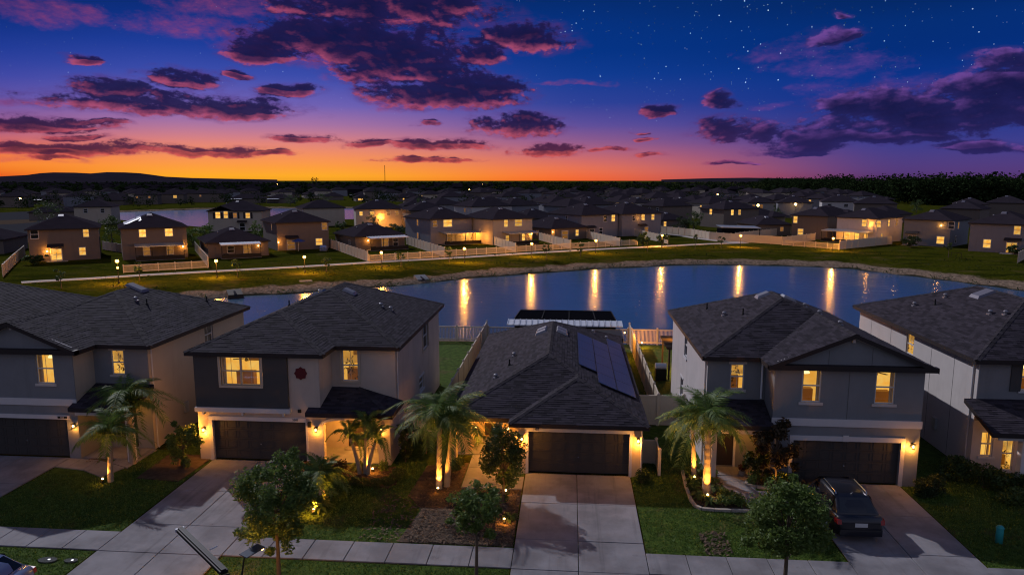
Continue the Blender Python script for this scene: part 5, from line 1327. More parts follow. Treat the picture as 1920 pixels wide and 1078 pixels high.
# spotlights
uplight('ground spotlight at the foot of the short western palm', (-21.62, 29.72), 90, (-21.35, 30.0, 1.8))
uplight('ground spotlight at the foot of the palm between the tan and solar panel houses', (-5.82, 30.0), 230, (-5.8, 30.5, 2.2))
uplight('ground spotlight in the porch bed of the tan house', (-9.35, 31.95), 150, (-9.8, 31.8, 1.8), glow=8)
uplight('ground spotlight before the front palm of the edged bed', (6.22, 30.3), 230, (6.28, 31.0, 2.3), glow=5)
uplight('ground spotlight before the rear palm of the edged bed', (5.98, 32.2), 200, (6.03, 32.75, 2.0))
uplight('ground spotlight under the magnolia', (9.55, 31.2), 34, (9.7, 32.0, 1.4))
uplight('ground spotlight on the mulch beside the middle driveway', (-2.55, 27.3), 70, (-2.75, 28.6, 1.6), glow=7)
uplight('ground spotlight in the sago clump', (-10.7, 27.5), 330, (-10.75, 28.8, 1.1), glow=16)
uplight('ground spotlight under the holly by the entry walk', (-2.75, 30.1), 60, (-2.7, 29.3, 2.0), glow=4)
rosette('small strappy plant beside the spotlight on the mulch', (-2.35, 27.75), 36, .5, 'leaf_bright')

# ================================================================== vehicles
def loft(mb, secs, m=0, close=True):
    n = len(secs[0]); b = len(mb.v)
    for s_ in secs: mb.v += [tuple(p) for p in s_]
    for i in range(len(secs)-1):
        for k in range(n-1): mb.f.append((b+i*n+k, b+i*n+k+1, b+(i+1)*n+k+1, b+(i+1)*n+k)); mb.m.append(m)
    if close:
        mb.f.append(tuple(b+n-1-k for k in range(n))); mb.m.append(m); mb.f.append(tuple(b+(len(secs)-1)*n+k for k in range(n))); mb.m.append(m)
def suv(label, loc, rz, paint, hood=1.0):
    """crossover, rear at y=0, nose towards +y"""
    c = thing('parked_car', label, 'car', (*loc, 0), rz)
    def sec(y, w, zb, zs, zt):      # closed half-profile mirrored: sill, side, shoulder
        P = [(w*.90, zb), (w, zb+.18), (w, zs-.12), (w*.965, zs), (w*.90, zt)]
        return [(x, y, z) for x, z in P]+[(-x, y, z) for x, z in P[::-1]]
    mb = MB()
    S_ = [sec(-.02, .74, .42, .80, .88), sec(.05, .84, .34, .95, 1.03), sec(.18, .90, .30, .99, 1.06), sec(.45, .93, .26, 1.0, 1.07), sec(1.2, .94, .22, 1.0, 1.05), sec(2.4, .94, .22, .98, 1.03), sec(3.3, .93, .22, .95, 1.0), sec(4.0, .91, .25, .86, .93), sec(4.45, .85, .30, .72, .80), sec(4.62, .70, .36, .60, .66)]
    loft(mb, S_); mb.build('body', MT[paint], c, True)
    mb = MB()
    def cab(y, w0, z0, w1, z1):
        d = min(.10, (z1-z0)*.4); P = [(w0, z0), (w1+(w0-w1)*.22, z1-d*2.2), (w1+.02, z1-d), (w1-.05, z1-d*.25), (w1-.16, z1), (w1*.4, z1+.025)]
        return [(x, y, z) for x, z in P]+[(-x, y, z) for x, z in P[::-1]]
    G_ = [cab(.30, .84, 1.0, .80, 1.07), cab(.60, .86, 1.0, .74, 1.32), cab(.88, .87, 1.0, .70, 1.52), cab(1.2, .87, 1.0, .70, 1.60), cab(2.2, .87, 1.0, .72, 1.62), cab(2.75, .86, 1.0, .72, 1.54), cab(3.45, .84, .98, .74, 1.02)]
    loft(mb, G_); mb.build('cabin', MT[paint], c, True)
    mb = MB()
    mb.face([(-.70, .335, 1.125), (.70, .335, 1.125), (.56, .85, 1.53), (-.56, .85, 1.53)]); mb.build('rear_window', MT['glass_dark'], c)
    for sgn in (-1, 1):
        mb = MB(); e = .006*sgn; P = lambda y, f0: (sgn*(.87+(.655-.87)*f0)+e, y, 1.0+.63*f0)
        for y0, y1 in ((.85, 1.55), (1.62, 2.55)):
            q = [P(y0, .12), P(y1, .12), P(y1, .88), P(y0+.06, .84)]; mb.face(q if sgn > 0 else q[::-1])
        q = [P(2.6, .10), P(3.05, .10), P(2.62, .70)]; mb.face(q if sgn > 0 else q[::-1]); mb.build('side_window', MT['glass_dark'], c)
        mb = MB(); mb.tube([(sgn*.60, 1.05, 1.57), (sgn*.60, 1.15, 1.65), (sgn*.60, 2.3, 1.67), (sgn*.60, 2.45, 1.59)], .022, 6); mb.build('roof_rail', MT['chrome'], c)
        mb = MB(); mb.hexa([(sgn*.90-.04*sgn if False else (.40 if sgn > 0 else -.90), -.012, .80), (.90 if sgn > 0 else -.40, -.012, .80), (.93 if sgn > 0 else -.40, .25, .80), (.40 if sgn > 0 else -.93, .25, .80), (.46 if sgn > 0 else -.90, .03, .97), (.90 if sgn > 0 else -.46, .03, .97), (.935 if sgn > 0 else -.46, .28, .97), (.46 if sgn > 0 else -.935, .28, .97)])
        mb.build('tail_light', MT['tail_red'], c)
        mb = MB(); mb.ball((sgn*1.0, 2.72, 1.08), .10, sc=(1, .7, .8)); mb.bar((sgn*.88, 2.75, 1.03), (sgn*1.0, 2.72, 1.06), .05, .05); mb.build('wing_mirror', MT[paint], c)
        for y in (.88, 3.72):
            mb = MB(); mb.tube([(sgn*.74, y, .34), (sgn*.955, y, .34)], .34, 20); wh = mb.build('wheel', MT['rubber'], c)
            mb = MB(); mb.tube([(sgn*.95, y, .34), (sgn*.965, y, .34)], .22, 16)
            for k in range(5): a = 2*math.pi*k/5; mb.bar((sgn*.968, y, .34), (sgn*.968, y+.2*math.cos(a), .34+.2*math.sin(a)), .05, .02)
            mb.build('rim', MT['chrome'], wh)
        mb = MB(); mb.ball((sgn*.66, 4.5, .68), .13, sc=(1.3, .6, .6)); mb.build('headlight', MT['glass_dark'], c)
    mb = MB(); mb.box(-.80, .80, -.05, .12, .34, .60); mb.build('bumper', MT[paint], c)
    mb = MB(); mb.box(-.24, .24, -.022, -.004, .70, .86); mb.build('license_plate', MT['plate'], c)
    mb = MB(); mb.ball((0, .035, .93), .05, sc=(1.6, .4, .7)); mb.build('badge', MT['chrome'], c)
    mb = MB(); mb.tube([(0, 1.05, 1.57), (0, .97, 1.68)], [.05, .012], 6); mb.build('antenna_fin', MT['chrome'], c)
    mb = MB(); mb.face([(-.62, 2.80, 1.555), (.62, 2.80, 1.555), (.72, 3.42, 1.04), (-.72, 3.42, 1.04)]); mb.build('windscreen', MT['glass_dark'], c)
    return c
suv('black crossover car parked on the drive before the grey gabled house', (11.40, 26.85), math.radians(1.5), 'car_dark')
suv('pale blue car with a red tail light, cut off at the corner by the verge', (-18.0, 20.25), math.radians(92), 'car_blue')
for c in [o for o in bpy.data.objects if o.name.startswith('parked_car')][1:]:
    pass
# ================================================================== small street things
t = world_thing('utility_pedestal', 'teal rounded utility pedestal on the eastern lawn', 'pedestal', (16.85, 27.4, 0))
mb = MB(); mb.tube([(16.85, 27.4, -.02), (16.85, 27.4, .62), (16.85, 27.4, .70)], [.135, .13, .10], 14); mb.build('body', MT['teal_plastic'], t, True)
mb = MB(); mb.tube([(16.85, 27.4, .60), (16.85, 27.4, .64)], .142, 14); mb.build('lid', MT['teal_plastic'], t)
for i, (x, y, lb) in enumerate([(-19.25, 23.12, 'larger oval utility cover in the verge grass'), (-18.35, 23.15, 'smaller utility cover nearest the tan house drive')]):
    t = world_thing('utility_cover', lb, 'utility cover', (x, y, 0), 'utility covers in the verge'); mb = MB()
    s_ = .36 if i == 0 else .26
    mb.prism([(x+s_*math.cos(k*math.pi/8), y+s_*.55*math.sin(k*math.pi/8)) for k in range(16)], -.02, .05); mb.build('lid', MT['cast_cover'], t)
    mb = MB(); mb.box(x+.02, x+.10, y-.03, y+.03, .05, .06); mb.build('latch', MT['galvanised'], t)
# street lamp: tall pole beside the verge, long flat head over the drive
t = world_thing('street_lamp', 'dark street lamp with a long flat head reaching over the tan house drive', 'street lamp', (-6.05, 11.2, 0))
a = Vector((-6.16, 11.45, 7.0)); b = Vector((-7.80, 12.89, 7.0)); d = (b-a).normalized(); n_ = Vector((-d.y, d.x, 0))
mb = MB(); mb.tube([(-6.02, 11.28, 0), (-6.02, 11.28, 6.0), (-6.05, 11.33, 6.8), (-6.10, 11.40, 7.0)], [.10, .08, .07, .06], 10); mb.build('pole', MT['bronze_metal'], t)
mb = MB(); mb.bar(a, b, .15, .06); mb.bar(a+Vector((0, 0, .045)), b+Vector((0, 0, .045)), .09, .03); mb.build('head', MT['black_metal'], t)
mb = MB(); mb.bar(b, b+d*.05, .17, .07); mb.build('end_cap', MT['white_metal'], t)
mb = MB(); m_ = a.lerp(b, .45)-n_*.12; mb.tube([m_, m_-n_*.16+Vector((0, 0, .02))], .012, 6); mb.build('antenna', MT['white_metal'], t)
# solar garden lamp by the oak
t = world_thing('garden_lamp', 'low garden lamp with a tilted flat panel glowing behind the drive oak', 'garden lamp', (-11.9, 21.6, 0))
p0 = Vector((*G(441, 1092, .4), .4)); p1 = Vector((*G(458, 1046, 2.0), 2.0)); q = Vector((*G(489, 1028, 2.0), 2.0))
p0 = Vector((p1.x-.25, p1.y-.35, 0))
mb = MB(); mb.tube([p0, p1, q-(q-p1)*.25], .028, 8); mb.build('pole', MT['bronze_metal'], t)
mb = MB(); c_ = p1.lerp(q, .55); dd = (q-p1).normalized(); nn = Vector((-dd.y, dd.x, 0)); e = Vector((0, 0, .06))
mb.hexa([c_-dd*.42-nn*.17+e, c_+dd*.34-nn*.17+e, c_+dd*.34+nn*.17+e*1.6, c_-dd*.42+nn*.17+e*1.6, c_-dd*.42-nn*.17+e*1.5, c_+dd*.34-nn*.17+e*1.5, c_+dd*.34+nn*.17+e*2.1, c_-dd*.42+nn*.17+e*2.1]); mb.build('panel', MT['solar_frame'], t)
mb = MB(); mb.ball(tuple(q+dd*.05), .065); mb.build('bulb', MT['bulb'], t); point_light('lamp_light', q+dd*.05+Vector((-.25, -.25, -.18)), 36, t, .06); point_light('lamp_light', (-12.2, 22.0, .8), 20, t, .06)  # the low second light is an added extra near the oak, without a bulb
# barbecue and pergola in the yard by the grey gabled house
t = world_thing('barbecue', 'black covered barbecue standing on the yard behind the tall fence', 'barbecue', (6.4, 49.2, 0))
mb = MB(); mb.box(6.1, 6.85, 48.9, 49.5, .12, .95); mb.build('cabinet', MT['bbq_black'], t)
mb = MB()
for k in range(8):
    a0, a1 = math.pi*k/8, math.pi*(k+1)/8
    mb.hexa([(6.1, 49.2-.3*math.cos(a0), .97), (6.85, 49.2-.3*math.cos(a0), .97), (6.85, 49.2-.3*math.cos(a1), .97), (6.1, 49.2-.3*math.cos(a1), .97), (6.1, 49.2-.3*math.cos(a0), .98+.32*math.sin(a0)), (6.85, 49.2-.3*math.cos(a0), .98+.32*math.sin(a0)), (6.85, 49.2-.3*math.cos(a1), .98+.32*math.sin(a1)), (6.1, 49.2-.3*math.cos(a1), .98+.32*math.sin(a1))])
mb.build('hood', MT['galvanised'], t); mb = MB(); mb.tube([(6.15, 48.84, 1.05), (6.8, 48.84, 1.05)], .02, 6); mb.build('handle', MT['chrome'], t)
t = world_thing('pergola', 'dark slatted pergola at the yard edge beside the grey gabled house', 'pergola', (7.6, 51, 0))
for x, y in ((7.1, 49.6), (7.1, 53.2), (9.6, 49.6), (9.6, 53.2)):
    mb = MB(); mb.box(x-.06, x+.06, y-.06, y+.06, 0, 2.2); mb.build('post', MT['wood_dark'], t)
for k in range(10):
    mb = MB(); y = 49.5+k*.42; mb.box(6.9, 9.8, y, y+.09, 2.2, 2.36); mb.build('rafter', MT['wood_dark'], t)
point_light('yard_light', (7.9, 51.5, 1.85), 150, t, .1)
mb = MB(); mb.ball((7.9, 51.5, 2.05), .07); mb.build('bulb', MT['bulb_small'], t)
t = world_thing('yard_lantern', 'small glowing lantern on the grass by the picket fence behind the barbecue', 'lantern', (6.2, 59.6, 0))
mb = MB(); mb.tube([(6.2, 59.6, 0), (6.2, 59.6, .3)], .03, 6); mb.build('stake', MT['black_metal'], t); mb = MB(); mb.ball((6.2, 59.6, .36), .07); mb.build('bulb', MT['bulb_small'], t); point_light('lamp_light', (6.2, 59.2, .6), 60, t)
point_light('patio_glow', (4.6, 55.3, 2.2), 110, ln, .1)
mb = MB(); mb.ball((4.32, 54.5, 2.3), .06); mb.build('bulb', MT['bulb_small'], ln)
# ================================================================== houses across the water
def proj(x, y, z):
    d = np.array([x, y, z])-CP; Z = d@FW; return 960+FPX*(d@RT)/Z, 539-FPX*(d@UP)/Z
def place(p0, xr, th):
    x, y = G(*p0); c, s = math.cos(math.radians(th)), math.sin(math.radians(th)); lo, hi = 2.0, 40.0
    for _ in range(40):
        m_ = (lo+hi)/2
        if proj(x+c*m_, y+s*m_, 0)[0] < xr: lo = m_
        else: hi = m_
    return x, y, lo
UNIT = {}
def unit_box(name, mat):
    if (name, mat) not in UNIT:
        mb = MB(); mb.box(0, 1, 0, 1, 0, 1); UNIT[(name, mat)] = mb.mesh(name, MT[mat])
    return UNIT[(name, mat)]
def unit_frame(mat='white_trim'):
    k = ('wframe', mat)
    if k not in UNIT:
        mb = MB(); e = .07
        for (a, b, c, d) in ((0, 1, 0, e), (0, 1, 1-e, 1), (0, e, e, 1-e), (1-e, 1, e, 1-e), (e, 1-e, .47, .53)): mb.box(a, b, -.07, 0, c, d)
        UNIT[k] = mb.mesh('window', MT[mat])
    return UNIT[k]
def unit_pane(mat):
    k = ('pane', mat)
    if k not in UNIT:
        mb = MB(); mb.face([(.05, -.03, .05), (.95, -.03, .05), (.95, -.03, .95), (.05, -.03, .95)]); UNIT[k] = mb.mesh('pane', MT[mat])
    return UNIT[k]
def add_window(t, face, w, d, u, z, ww, hh, mode):
    if face == 'R': loc, rz = (u, -.004, z), 0
    elif face == 'L': loc, rz = (-.004, d-u, z), -math.pi/2
    else: loc, rz = (w+.004, u, z), math.pi/2
    if face == 'L': loc = (-.004, u+ww, z)
    fr = link_mesh('window', unit_frame(), t, loc, (0, 0, rz), (ww, 1, hh))
    link_mesh('pane', unit_pane({1: 'lit_pane', 0: 'pane_dark', 2: 'lit_pane_dim'}[mode]), fr)
    return fr
def local_roof(rects, eave, th=.22):
    R = Roof(rects, eave, SL); mb = MB()
    for poly, (a, b, c) in R.pieces:
        if area(poly) < 0: poly = poly[::-1]
        zf = lambda p: a*p[0]+b*p[1]+c
        mb.face([(p[0], p[1], zf(p)) for p in poly], 0); mb.face([(p[0], p[1], zf(p)-th) for p in poly[::-1]], 1)
        for i in range(len(poly)):
            p, q = poly[i], poly[(i+1) % len(poly)]; L = math.hypot(q[0]-p[0], q[1]-p[1])
            if L < 1e-3: continue
            nx, ny = (q[1]-p[1])/L, -(q[0]-p[0])/L
            if R.z((p[0]+q[0])/2+nx*.01, (p[1]+q[1])/2+ny*.01) is None:
                mb.face([(p[0], p[1], zf(p)-th), (q[0], q[1], zf(q)-th), (q[0], q[1], zf(q)), (p[0], p[1], zf(p))], 1)
    return R, mb
def mid(label, p0, xr, th, d, st, wm, wins=(), lanai=None, awning=None, door=None, lamp=None, name='house', group=None, wfix=None, vents=True, glow=None, rects=None, solar=False):
    x, y, w = place(p0, xr, th) if xr else (*G(*p0), wfix)
    if wfix: w = wfix
    t = thing(name, label, 'house', (x, y, 0), math.radians(th), group); e = 5.55 if st == 2 else 2.75
    mb = MB(); mb.box(0, w, 0, d, -.1, e); mb.build('wall', MT[wm], t)
    R, mb = local_roof(rects(w, d) if rects else [(-.4, w+.4, -.4, d+.4, 'WESN')], e+.08); rf = mb.build('roof', [MT['far_shingle'], MT['fascia']], t)
    if vents:
        mb = MB(); cx, cy_ = w/2-.4, min(w, d)/2-.9; z = R.z(cx, cy_); mb.hexa([(cx-.5, cy_-.4, z-.15), (cx+.5, cy_-.4, z-.15), (cx+.5, cy_+.4, z+.12), (cx-.5, cy_+.4, z+.12), (cx-.4, cy_-.3, z+.02), (cx+.4, cy_-.3, z+.02), (cx+.4, cy_+.3, z+.28), (cx-.4, cy_+.3, z+.28)]); mb.build('ridge_vent', MT['vent_dark'], rf)
        mb = MB(); z = R.z(w*.3, d*.5); mb.ball((w*.25, d*.5, R.z(w*.25, d*.5)+.12), .16); mb.build('roof_vent', MT['vent_grey'], rf)
    if solar:
        for k in range(6):
            for side in (0, 1):
                y0 = 2.2+k*1.7
                mb = MB(); x0, x1 = .6, 3.4
                if y0+1.65 > d-2: continue
                mb.hexa([(x0, y0, R.z(x0, y0)+.04), (x1, y0, R.z(x1, y0)+.04 if y0 > x1 else R.z(x1, y0)+.04), (x1, y0+1.65, R.z(x1, y0+1.65)+.04), (x0, y0+1.65, R.z(x0, y0+1.65)+.04)]+[(x0, y0, R.z(x0, y0)+.12), (x1, y0, R.z(x1, y0)+.12), (x1, y0+1.65, R.z(x1, y0+1.65)+.12), (x0, y0+1.65, R.z(x0, y0+1.65)+.12)])
                if side == 0: mb.build('solar_panel', MT['solar_cell'], rf)
    for q in wins: add_window(t, q[0], w, d, *q[1:])
    if door:                       # sliding door with frame and optional small roof over it
        u, ww, mode = door
        fr = link_mesh('patio_door', unit_frame(), t, (u, -.004, .05), (0, 0, 0), (ww, 1, 2.15)); link_mesh('pane', unit_pane({1: 'lit_pane', 0: 'pane_dark', 2: 'lit_pane_dim'}[mode]), fr)
        mb = MB(); mb.box(u+ww/2-.04, u+ww/2+.04, -.09, -.005, .1, 2.15); mb.build('door_stile', MT['white_trim'], fr if False else t)
        mb = MB(); mb.box(u-.6, u+ww+.8, -2.2, -.01, -.05, .06); mb.build('patio_slab', MT['concrete'], t)
    if awning:
        u, ww = awning
        mb = MB(); mb.hexa([(u, -1.0, 2.45), (u+ww, -1.0, 2.45), (u+ww, -.01, 2.75), (u, -.01, 2.75), (u, -1.0, 2.55), (u+ww, -1.0, 2.55), (u+ww, -.01, 3.0), (u, -.01, 3.0)]); mb.build('door_canopy', MT['fascia'], t)
    if lanai:
        u, ww, dep, mat = lanai
        nseg = max(1, int(ww/.6))
        mb = MB(); mb.hexa([(u, -dep, 2.42), (u+ww, -dep, 2.42), (u+ww, -.01, 2.66), (u, -.01, 2.66), (u, -dep, 2.56), (u+ww, -dep, 2.56), (u+ww, -.01, 2.80), (u, -.01, 2.80)])
        for k in range(nseg+1): xx = u+(ww-.06)*k/nseg; mb.hexa([(xx, -dep, 2.56), (xx+.06, -dep, 2.56), (xx+.06, -.01, 2.80), (xx, -.01, 2.80), (xx, -dep, 2.60), (xx+.06, -dep, 2.60), (xx+.06, -.01, 2.84), (xx, -.01, 2.84)])
        mb.build('patio_roof', MT[mat], t)
        npst = max(2, int(ww/2.3)+1)
        for k in range(npst):
            mb = MB(); xx = u+.05+(ww-.2)*k/(npst-1); mb.box(xx, xx+.1, -dep+.05, -dep+.15, 0, 2.42); mb.build('patio_post', MT['bronze_metal'], t)
        mb = MB(); mb.box(u, u+ww, -dep, -.01, -.05, .06); mb.build('patio_slab', MT['concrete'], t)
        mb = MB(); mb.box(u+.1, u+ww-.1, -dep+.06, -dep+.09, .06, .75); mb.build('screen_kickplate', MT['bronze_metal'], t)
        mb = MB(); mb.box(u+.5, u+1.3, -dep+.6, -dep+1.4, .06, .8); mb.box(u+ww*.55, u+ww*.55+1.6, -dep+.7, -dep+1.3, .06, .7); mb.build('patio_furniture', MT['black_metal'], t)
    if lamp:
        u, z, watts = lamp[:3]; fc = lamp[3] if len(lamp) > 3 else 'R'
        c = {'R': (u, -.2, z), 'L': (-.2, u, z), 'E': (w+.2, u, z)}[fc]
        mb = MB(); mb.ball(c, .11); mb.build('wall_lamp', MT['bulb'], t); point_light('lamp_light', (c[0]+(-.25 if fc == 'L' else .25 if fc == 'E' else 0), c[1]-(.25 if fc == 'R' else 0), c[2]), watts, t, .1)
    if glow:
        for (gx, gy, gz, wt_) in glow: point_light('porch_glow', (gx, gy, gz), wt_, t, .15)
    return t
RW = 'houses in the row across the water'
mid('beige house with a glowing patio door and wall lamp ending the far row', (57, 491.5), 189, 34, 13, 2, 'stucco_taupe',
    [('R', .35, 3.95, 1.25, 1.6, 0), ('R', 8.15, 3.95, .95, 1.5, 1), ('R', 7.3, .75, 1.1, 1.5, 1), ('E', 1.2, 3.9, .8, 1.4, 0)], door=(3.0, 1.8, 1), awning=(2.7, 2.4), lamp=(2.55, 1.75, 70))
mid('house with light solar strips on its hip roof and two lit upper windows', (231, 488), 353, 34, 13, 2, 'stucco_taupe',
    [('R', 2.75, 3.9, 1.2, 1.5, 1), ('R', 6.9, 3.9, 1.4, 1.5, 1), ('R', 3.2, .6, 1.2, 1.6, 2), ('R', 7.0, .6, 1.2, 1.8, 2)], lanai=(1.9, 7.9, 3.0, 'galvanised'), solar=True, lamp=(9.75, 2.0, 60))
mid('low one storey house with a white ribbed patio roof beside the solar strip house', (391, 484.5), 504, 34, 13.5, 1, 'stucco_taupe',
    [('R', 3.2, .8, 1.3, 1.3, 0), ('R', 6.0, .5, 1.4, 1.7, 2)], lanai=(1.9, 6.9, 2.6, 'white_metal'), lamp=(8.7, 1.9, 18))
mid('brown two storey house with a blue parasol before its lit ground window', (521, 470.5), 617.5, 36, 12.5, 2, 'stucco_taupe',
    [('R', 9.0, 3.8, 1.2, 1.6, 2), ('R', 7.6, .7, 1.5, 1.5, 1), ('L', 4.0, 3.8, .5, 1.4, 2), ('R', 1.8, .1, 1.7, 2.0, 2)], awning=(1.5, 2.6), lamp=(.15, 1.7, 60))
mid('one storey house with a pale patio roof between two white fences', (667, 470), 759, 37, 12.5, 1, 'stucco_taupe',
    [('L', 3.0, 1.0, .9, .9, 0), ('R', 5.5, .5, 1.6, 1.7, 2), ('R', 8.0, .5, 1.2, 1.7, 0)], lanai=(2.2, 8.2, 2.6, 'white_metal'), lamp=(2.6, 1.9, 40))
mid('pale two storey house with a big dark screened patio and string lights', (808, 459), 885, 38, 13, 2, 'stucco_bluegrey',
    [('R', .5, 3.8, 1.1, 1.5, 2), ('R', 3.0, 3.7, 2.4, 1.7, 1), ('L', 6.0, 3.8, .8, 1.5, 2), ('L', 6.0, .9, .8, 1.4, 2), ('R', 4.0, .4, 1.5, 1.8, 2)], lanai=(2.0, 10.0, 3.2, 'galvanised'))
mid('house with an orange lit side wall and a lit patio under a dark roof', (924.5, 459.5), 998, 39, 13, 2, 'stucco_beige',
    [('R', 2.8, 3.75, 1.1, 1.7, 1), ('R', 5.6, 3.8, 2.2, 1.6, 1), ('R', 3.2, .4, 1.2, 1.6, 1), ('R', 7.6, .5, .9, 1.7, 1), ('L', 9.0, 3.8, .9, 1.7, 1)], lanai=(2.4, 8.0, 2.8, 'galvanised'), lamp=(10.2, 2.0, 70), glow=[(-1.8, 6.5, 2.2, 420), (-1.5, 2.5, 1.6, 120)])
mid('one storey house with a tall lit window beside its white patio door', (1034, 451), 1099, 39, 13, 1, 'stucco_taupe',
    [('R', 7.2, .7, 1.0, 1.6, 1), ('R', 3.0, .1, 2.0, 2.1, 2), ('L', 5.0, .9, 1.0, 1.2, 2)], lamp=(.2, 2.0, 50))
mid('bluish grey two storey house whose blank side wall shows beside the low roof', (1090, 447), 1158, 39, 13.5, 2, 'stucco_bluegrey',
    [('R', 7.0, 3.7, 1.2, 1.7, 0), ('R', 9.6, 3.7, 1.3, 1.8, 1), ('L', 5.5, 3.8, .7, 1.5, 0), ('R', 2.4, .1, 1.8, 2.1, 0), ('R', 5.6, .7, 1.2, 1.7, 0)], awning=(1.0, 3.2))
mid('bluish grey two storey house with three lit upper windows beside the path fork', (1166, 443.5), 1238, 36, 13, 2, 'stucco_bluegrey',
    [('R', 6.3, 3.8, 1.1, 1.6, 1), ('R', 9.6, 3.8, 1.1, 1.6, 1), ('R', 3.2, 3.8, .9, 1.4, 0), ('R', 7.4, .6, 1.3, 1.6, 2)], awning=(5.2, 2.6), glow=[(5.2, -.8, 4.6, 30)])
mid('small house behind the path fence with one lit window', (1241, 431), 1282, 30, 11, 1, 'stucco_taupe', [('R', .5, .9, 1.0, 1.5, 1)], wfix=9)
mid('brown two storey house with one lit west window and two on the other side', (1356, 428), 1421, 30, 10.5, 2, 'stucco_taupe',
    [('R', 2.6, 3.7, 1.1, 1.7, 1), ('R', 5.4, 3.7, 1.1, 1.7, 1), ('L', 5.0, 3.7, 1.2, 1.8, 1)])
mid('low house behind the long white fence, right of the silver patio cover', (1420, 442), 1482, 12, 12, 1, 'stucco_taupe', [('R', 6.0, 1.0, 1.0, 1.2, 2)])
t = thing('patio_cover', 'silver sloping patio cover over a dark screen room behind the long white fence', 'patio cover', (*G(1352, 446), 0), math.radians(8))
mb = MB(); mb.hexa([(0, 0, 2.5), (10, 0, 2.2), (10, 4, 2.5), (0, 4, 2.8), (0, 0, 2.62), (10, 0, 2.32), (10, 4, 2.62), (0, 4, 2.92)]); mb.build('patio_roof', MT['galvanised'], t)
mb = MB(); mb.box(.2, 9.8, .1, 3.8, 0, 2.2); mb.build('screen_room', MT['screen'], t)
mid('brown two storey house with two lit windows one above the other', (1483, 446), 1549, -44, 12.5, 2, 'stucco_taupe',
    [('R', .35, 3.6, 1.1, 1.8, 1), ('R', 1.6, .8, 1.5, 1.6, 1)])
mid('white two storey house with a glowing patio beneath a silver roof', (1567, 452), 1642, -47, 12.5, 2, 'stucco_pale',
    [('R', 5.7, 3.6, 1.2, 1.7, 1), ('R', 9.0, 3.6, 1.0, 1.6, 1), ('R', 2.0, .2, 1.2, 2.0, 1), ('R', 4.2, .2, 1.2, 2.0, 1), ('R', 6.4, .4, .9, 1.7, 1), ('E', 5.0, 3.6, 1.0, 1.6, 1), ('E', 9.0, 3.6, 1.0, 1.6, 2), ('E', 2.0, .5, .9, 1.7, 1)],
    lanai=(-2.0, 10.5, 3.2, 'galvanised'), glow=[(3.0, -1.6, 2.0, 170), (7.8, -.6, 4.2, 60), (0.2, -2.6, 1.8, 60), (12.5, 3.0, 2.0, 90), (12.2, 9.5, 4.4, 60)])
mid('grey house with a half lit ground window and a white framed dark patio door', (1692, 458.5), 1779, -43, 12.5, 2, 'stucco_grey',
    [('R', 8.6, 3.75, 1.2, 1.7, 0), ('R', 6.6, .55, 1.6, 1.7, 1), ('E', 4.5, 3.6, .9, 1.6, 2), ('E', 3.5, .6, .9, 1.7, 0)], door=(1.0, 1.8, 0), awning=(.6, 2.6), lamp=(7.35, 4.5, 26))
mid('grey house at the east end with a lit sliding door under a canopy', (1815, 470.5), 1930, -40, 13, 2, 'stucco_bluegrey',
    [('R', 7.2, 3.6, 1.2, 1.8, 1), ('R', 2.4, .75, 1.4, 1.8, 1)], door=(6.2, 1.9, 1), awning=(5.9, 2.8))
# second row
def gable_front(w, d): return [(-.4, w+.4, -.4, d+.4, 'WESN'), (.2, w*.52, -1.4, d*.5, 'WE')]
t = mid('cream two storey house with dark shutters between lit upper windows, by the far pond', (392, 434), 492, 12, 12, 2, 'stucco_beige',
    [('R', 1.9, 3.5, 1.4, 1.9, 1), ('R', 4.1, 3.5, 1.2, 2.1, 1), ('R', 6.6, 3.6, 1.1, 1.5, 2), ('R', 9.9, 3.5, 1.3, 1.6, 1), ('R', 8.2, .1, 1.5, 2.2, 0)], rects=gable_front, awning=(7.7, 2.6))
for u in (1.3, 3.4, 5.5, 6.05, 7.8, 9.35, 11.3): link_mesh('shutter', unit_box('shutter', 'fascia'), t, (u, -.06, 3.45), (0, 0, 0), (.5, .055, 1.7))
mid('two storey house glowing orange beside its entry among palms, by the far pond', (668, 428), 758, 20, 12, 2, 'stucco_beige',
    [('R', 1.0, 3.6, 1.0, 1.3, 1), ('R', 4.0, 3.7, 1.4, 1.2, 1), ('R', 9.0, 3.6, 1.1, 1.5, 2), ('R', 11.5, 3.6, 1.1, 1.5, 2)], glow=[(7.2, -.7, 3.2, 240), (9, -2.5, .8, 110), (11, -2.5, .8, 80), (6.5, -1.2, 1.0, 60)])
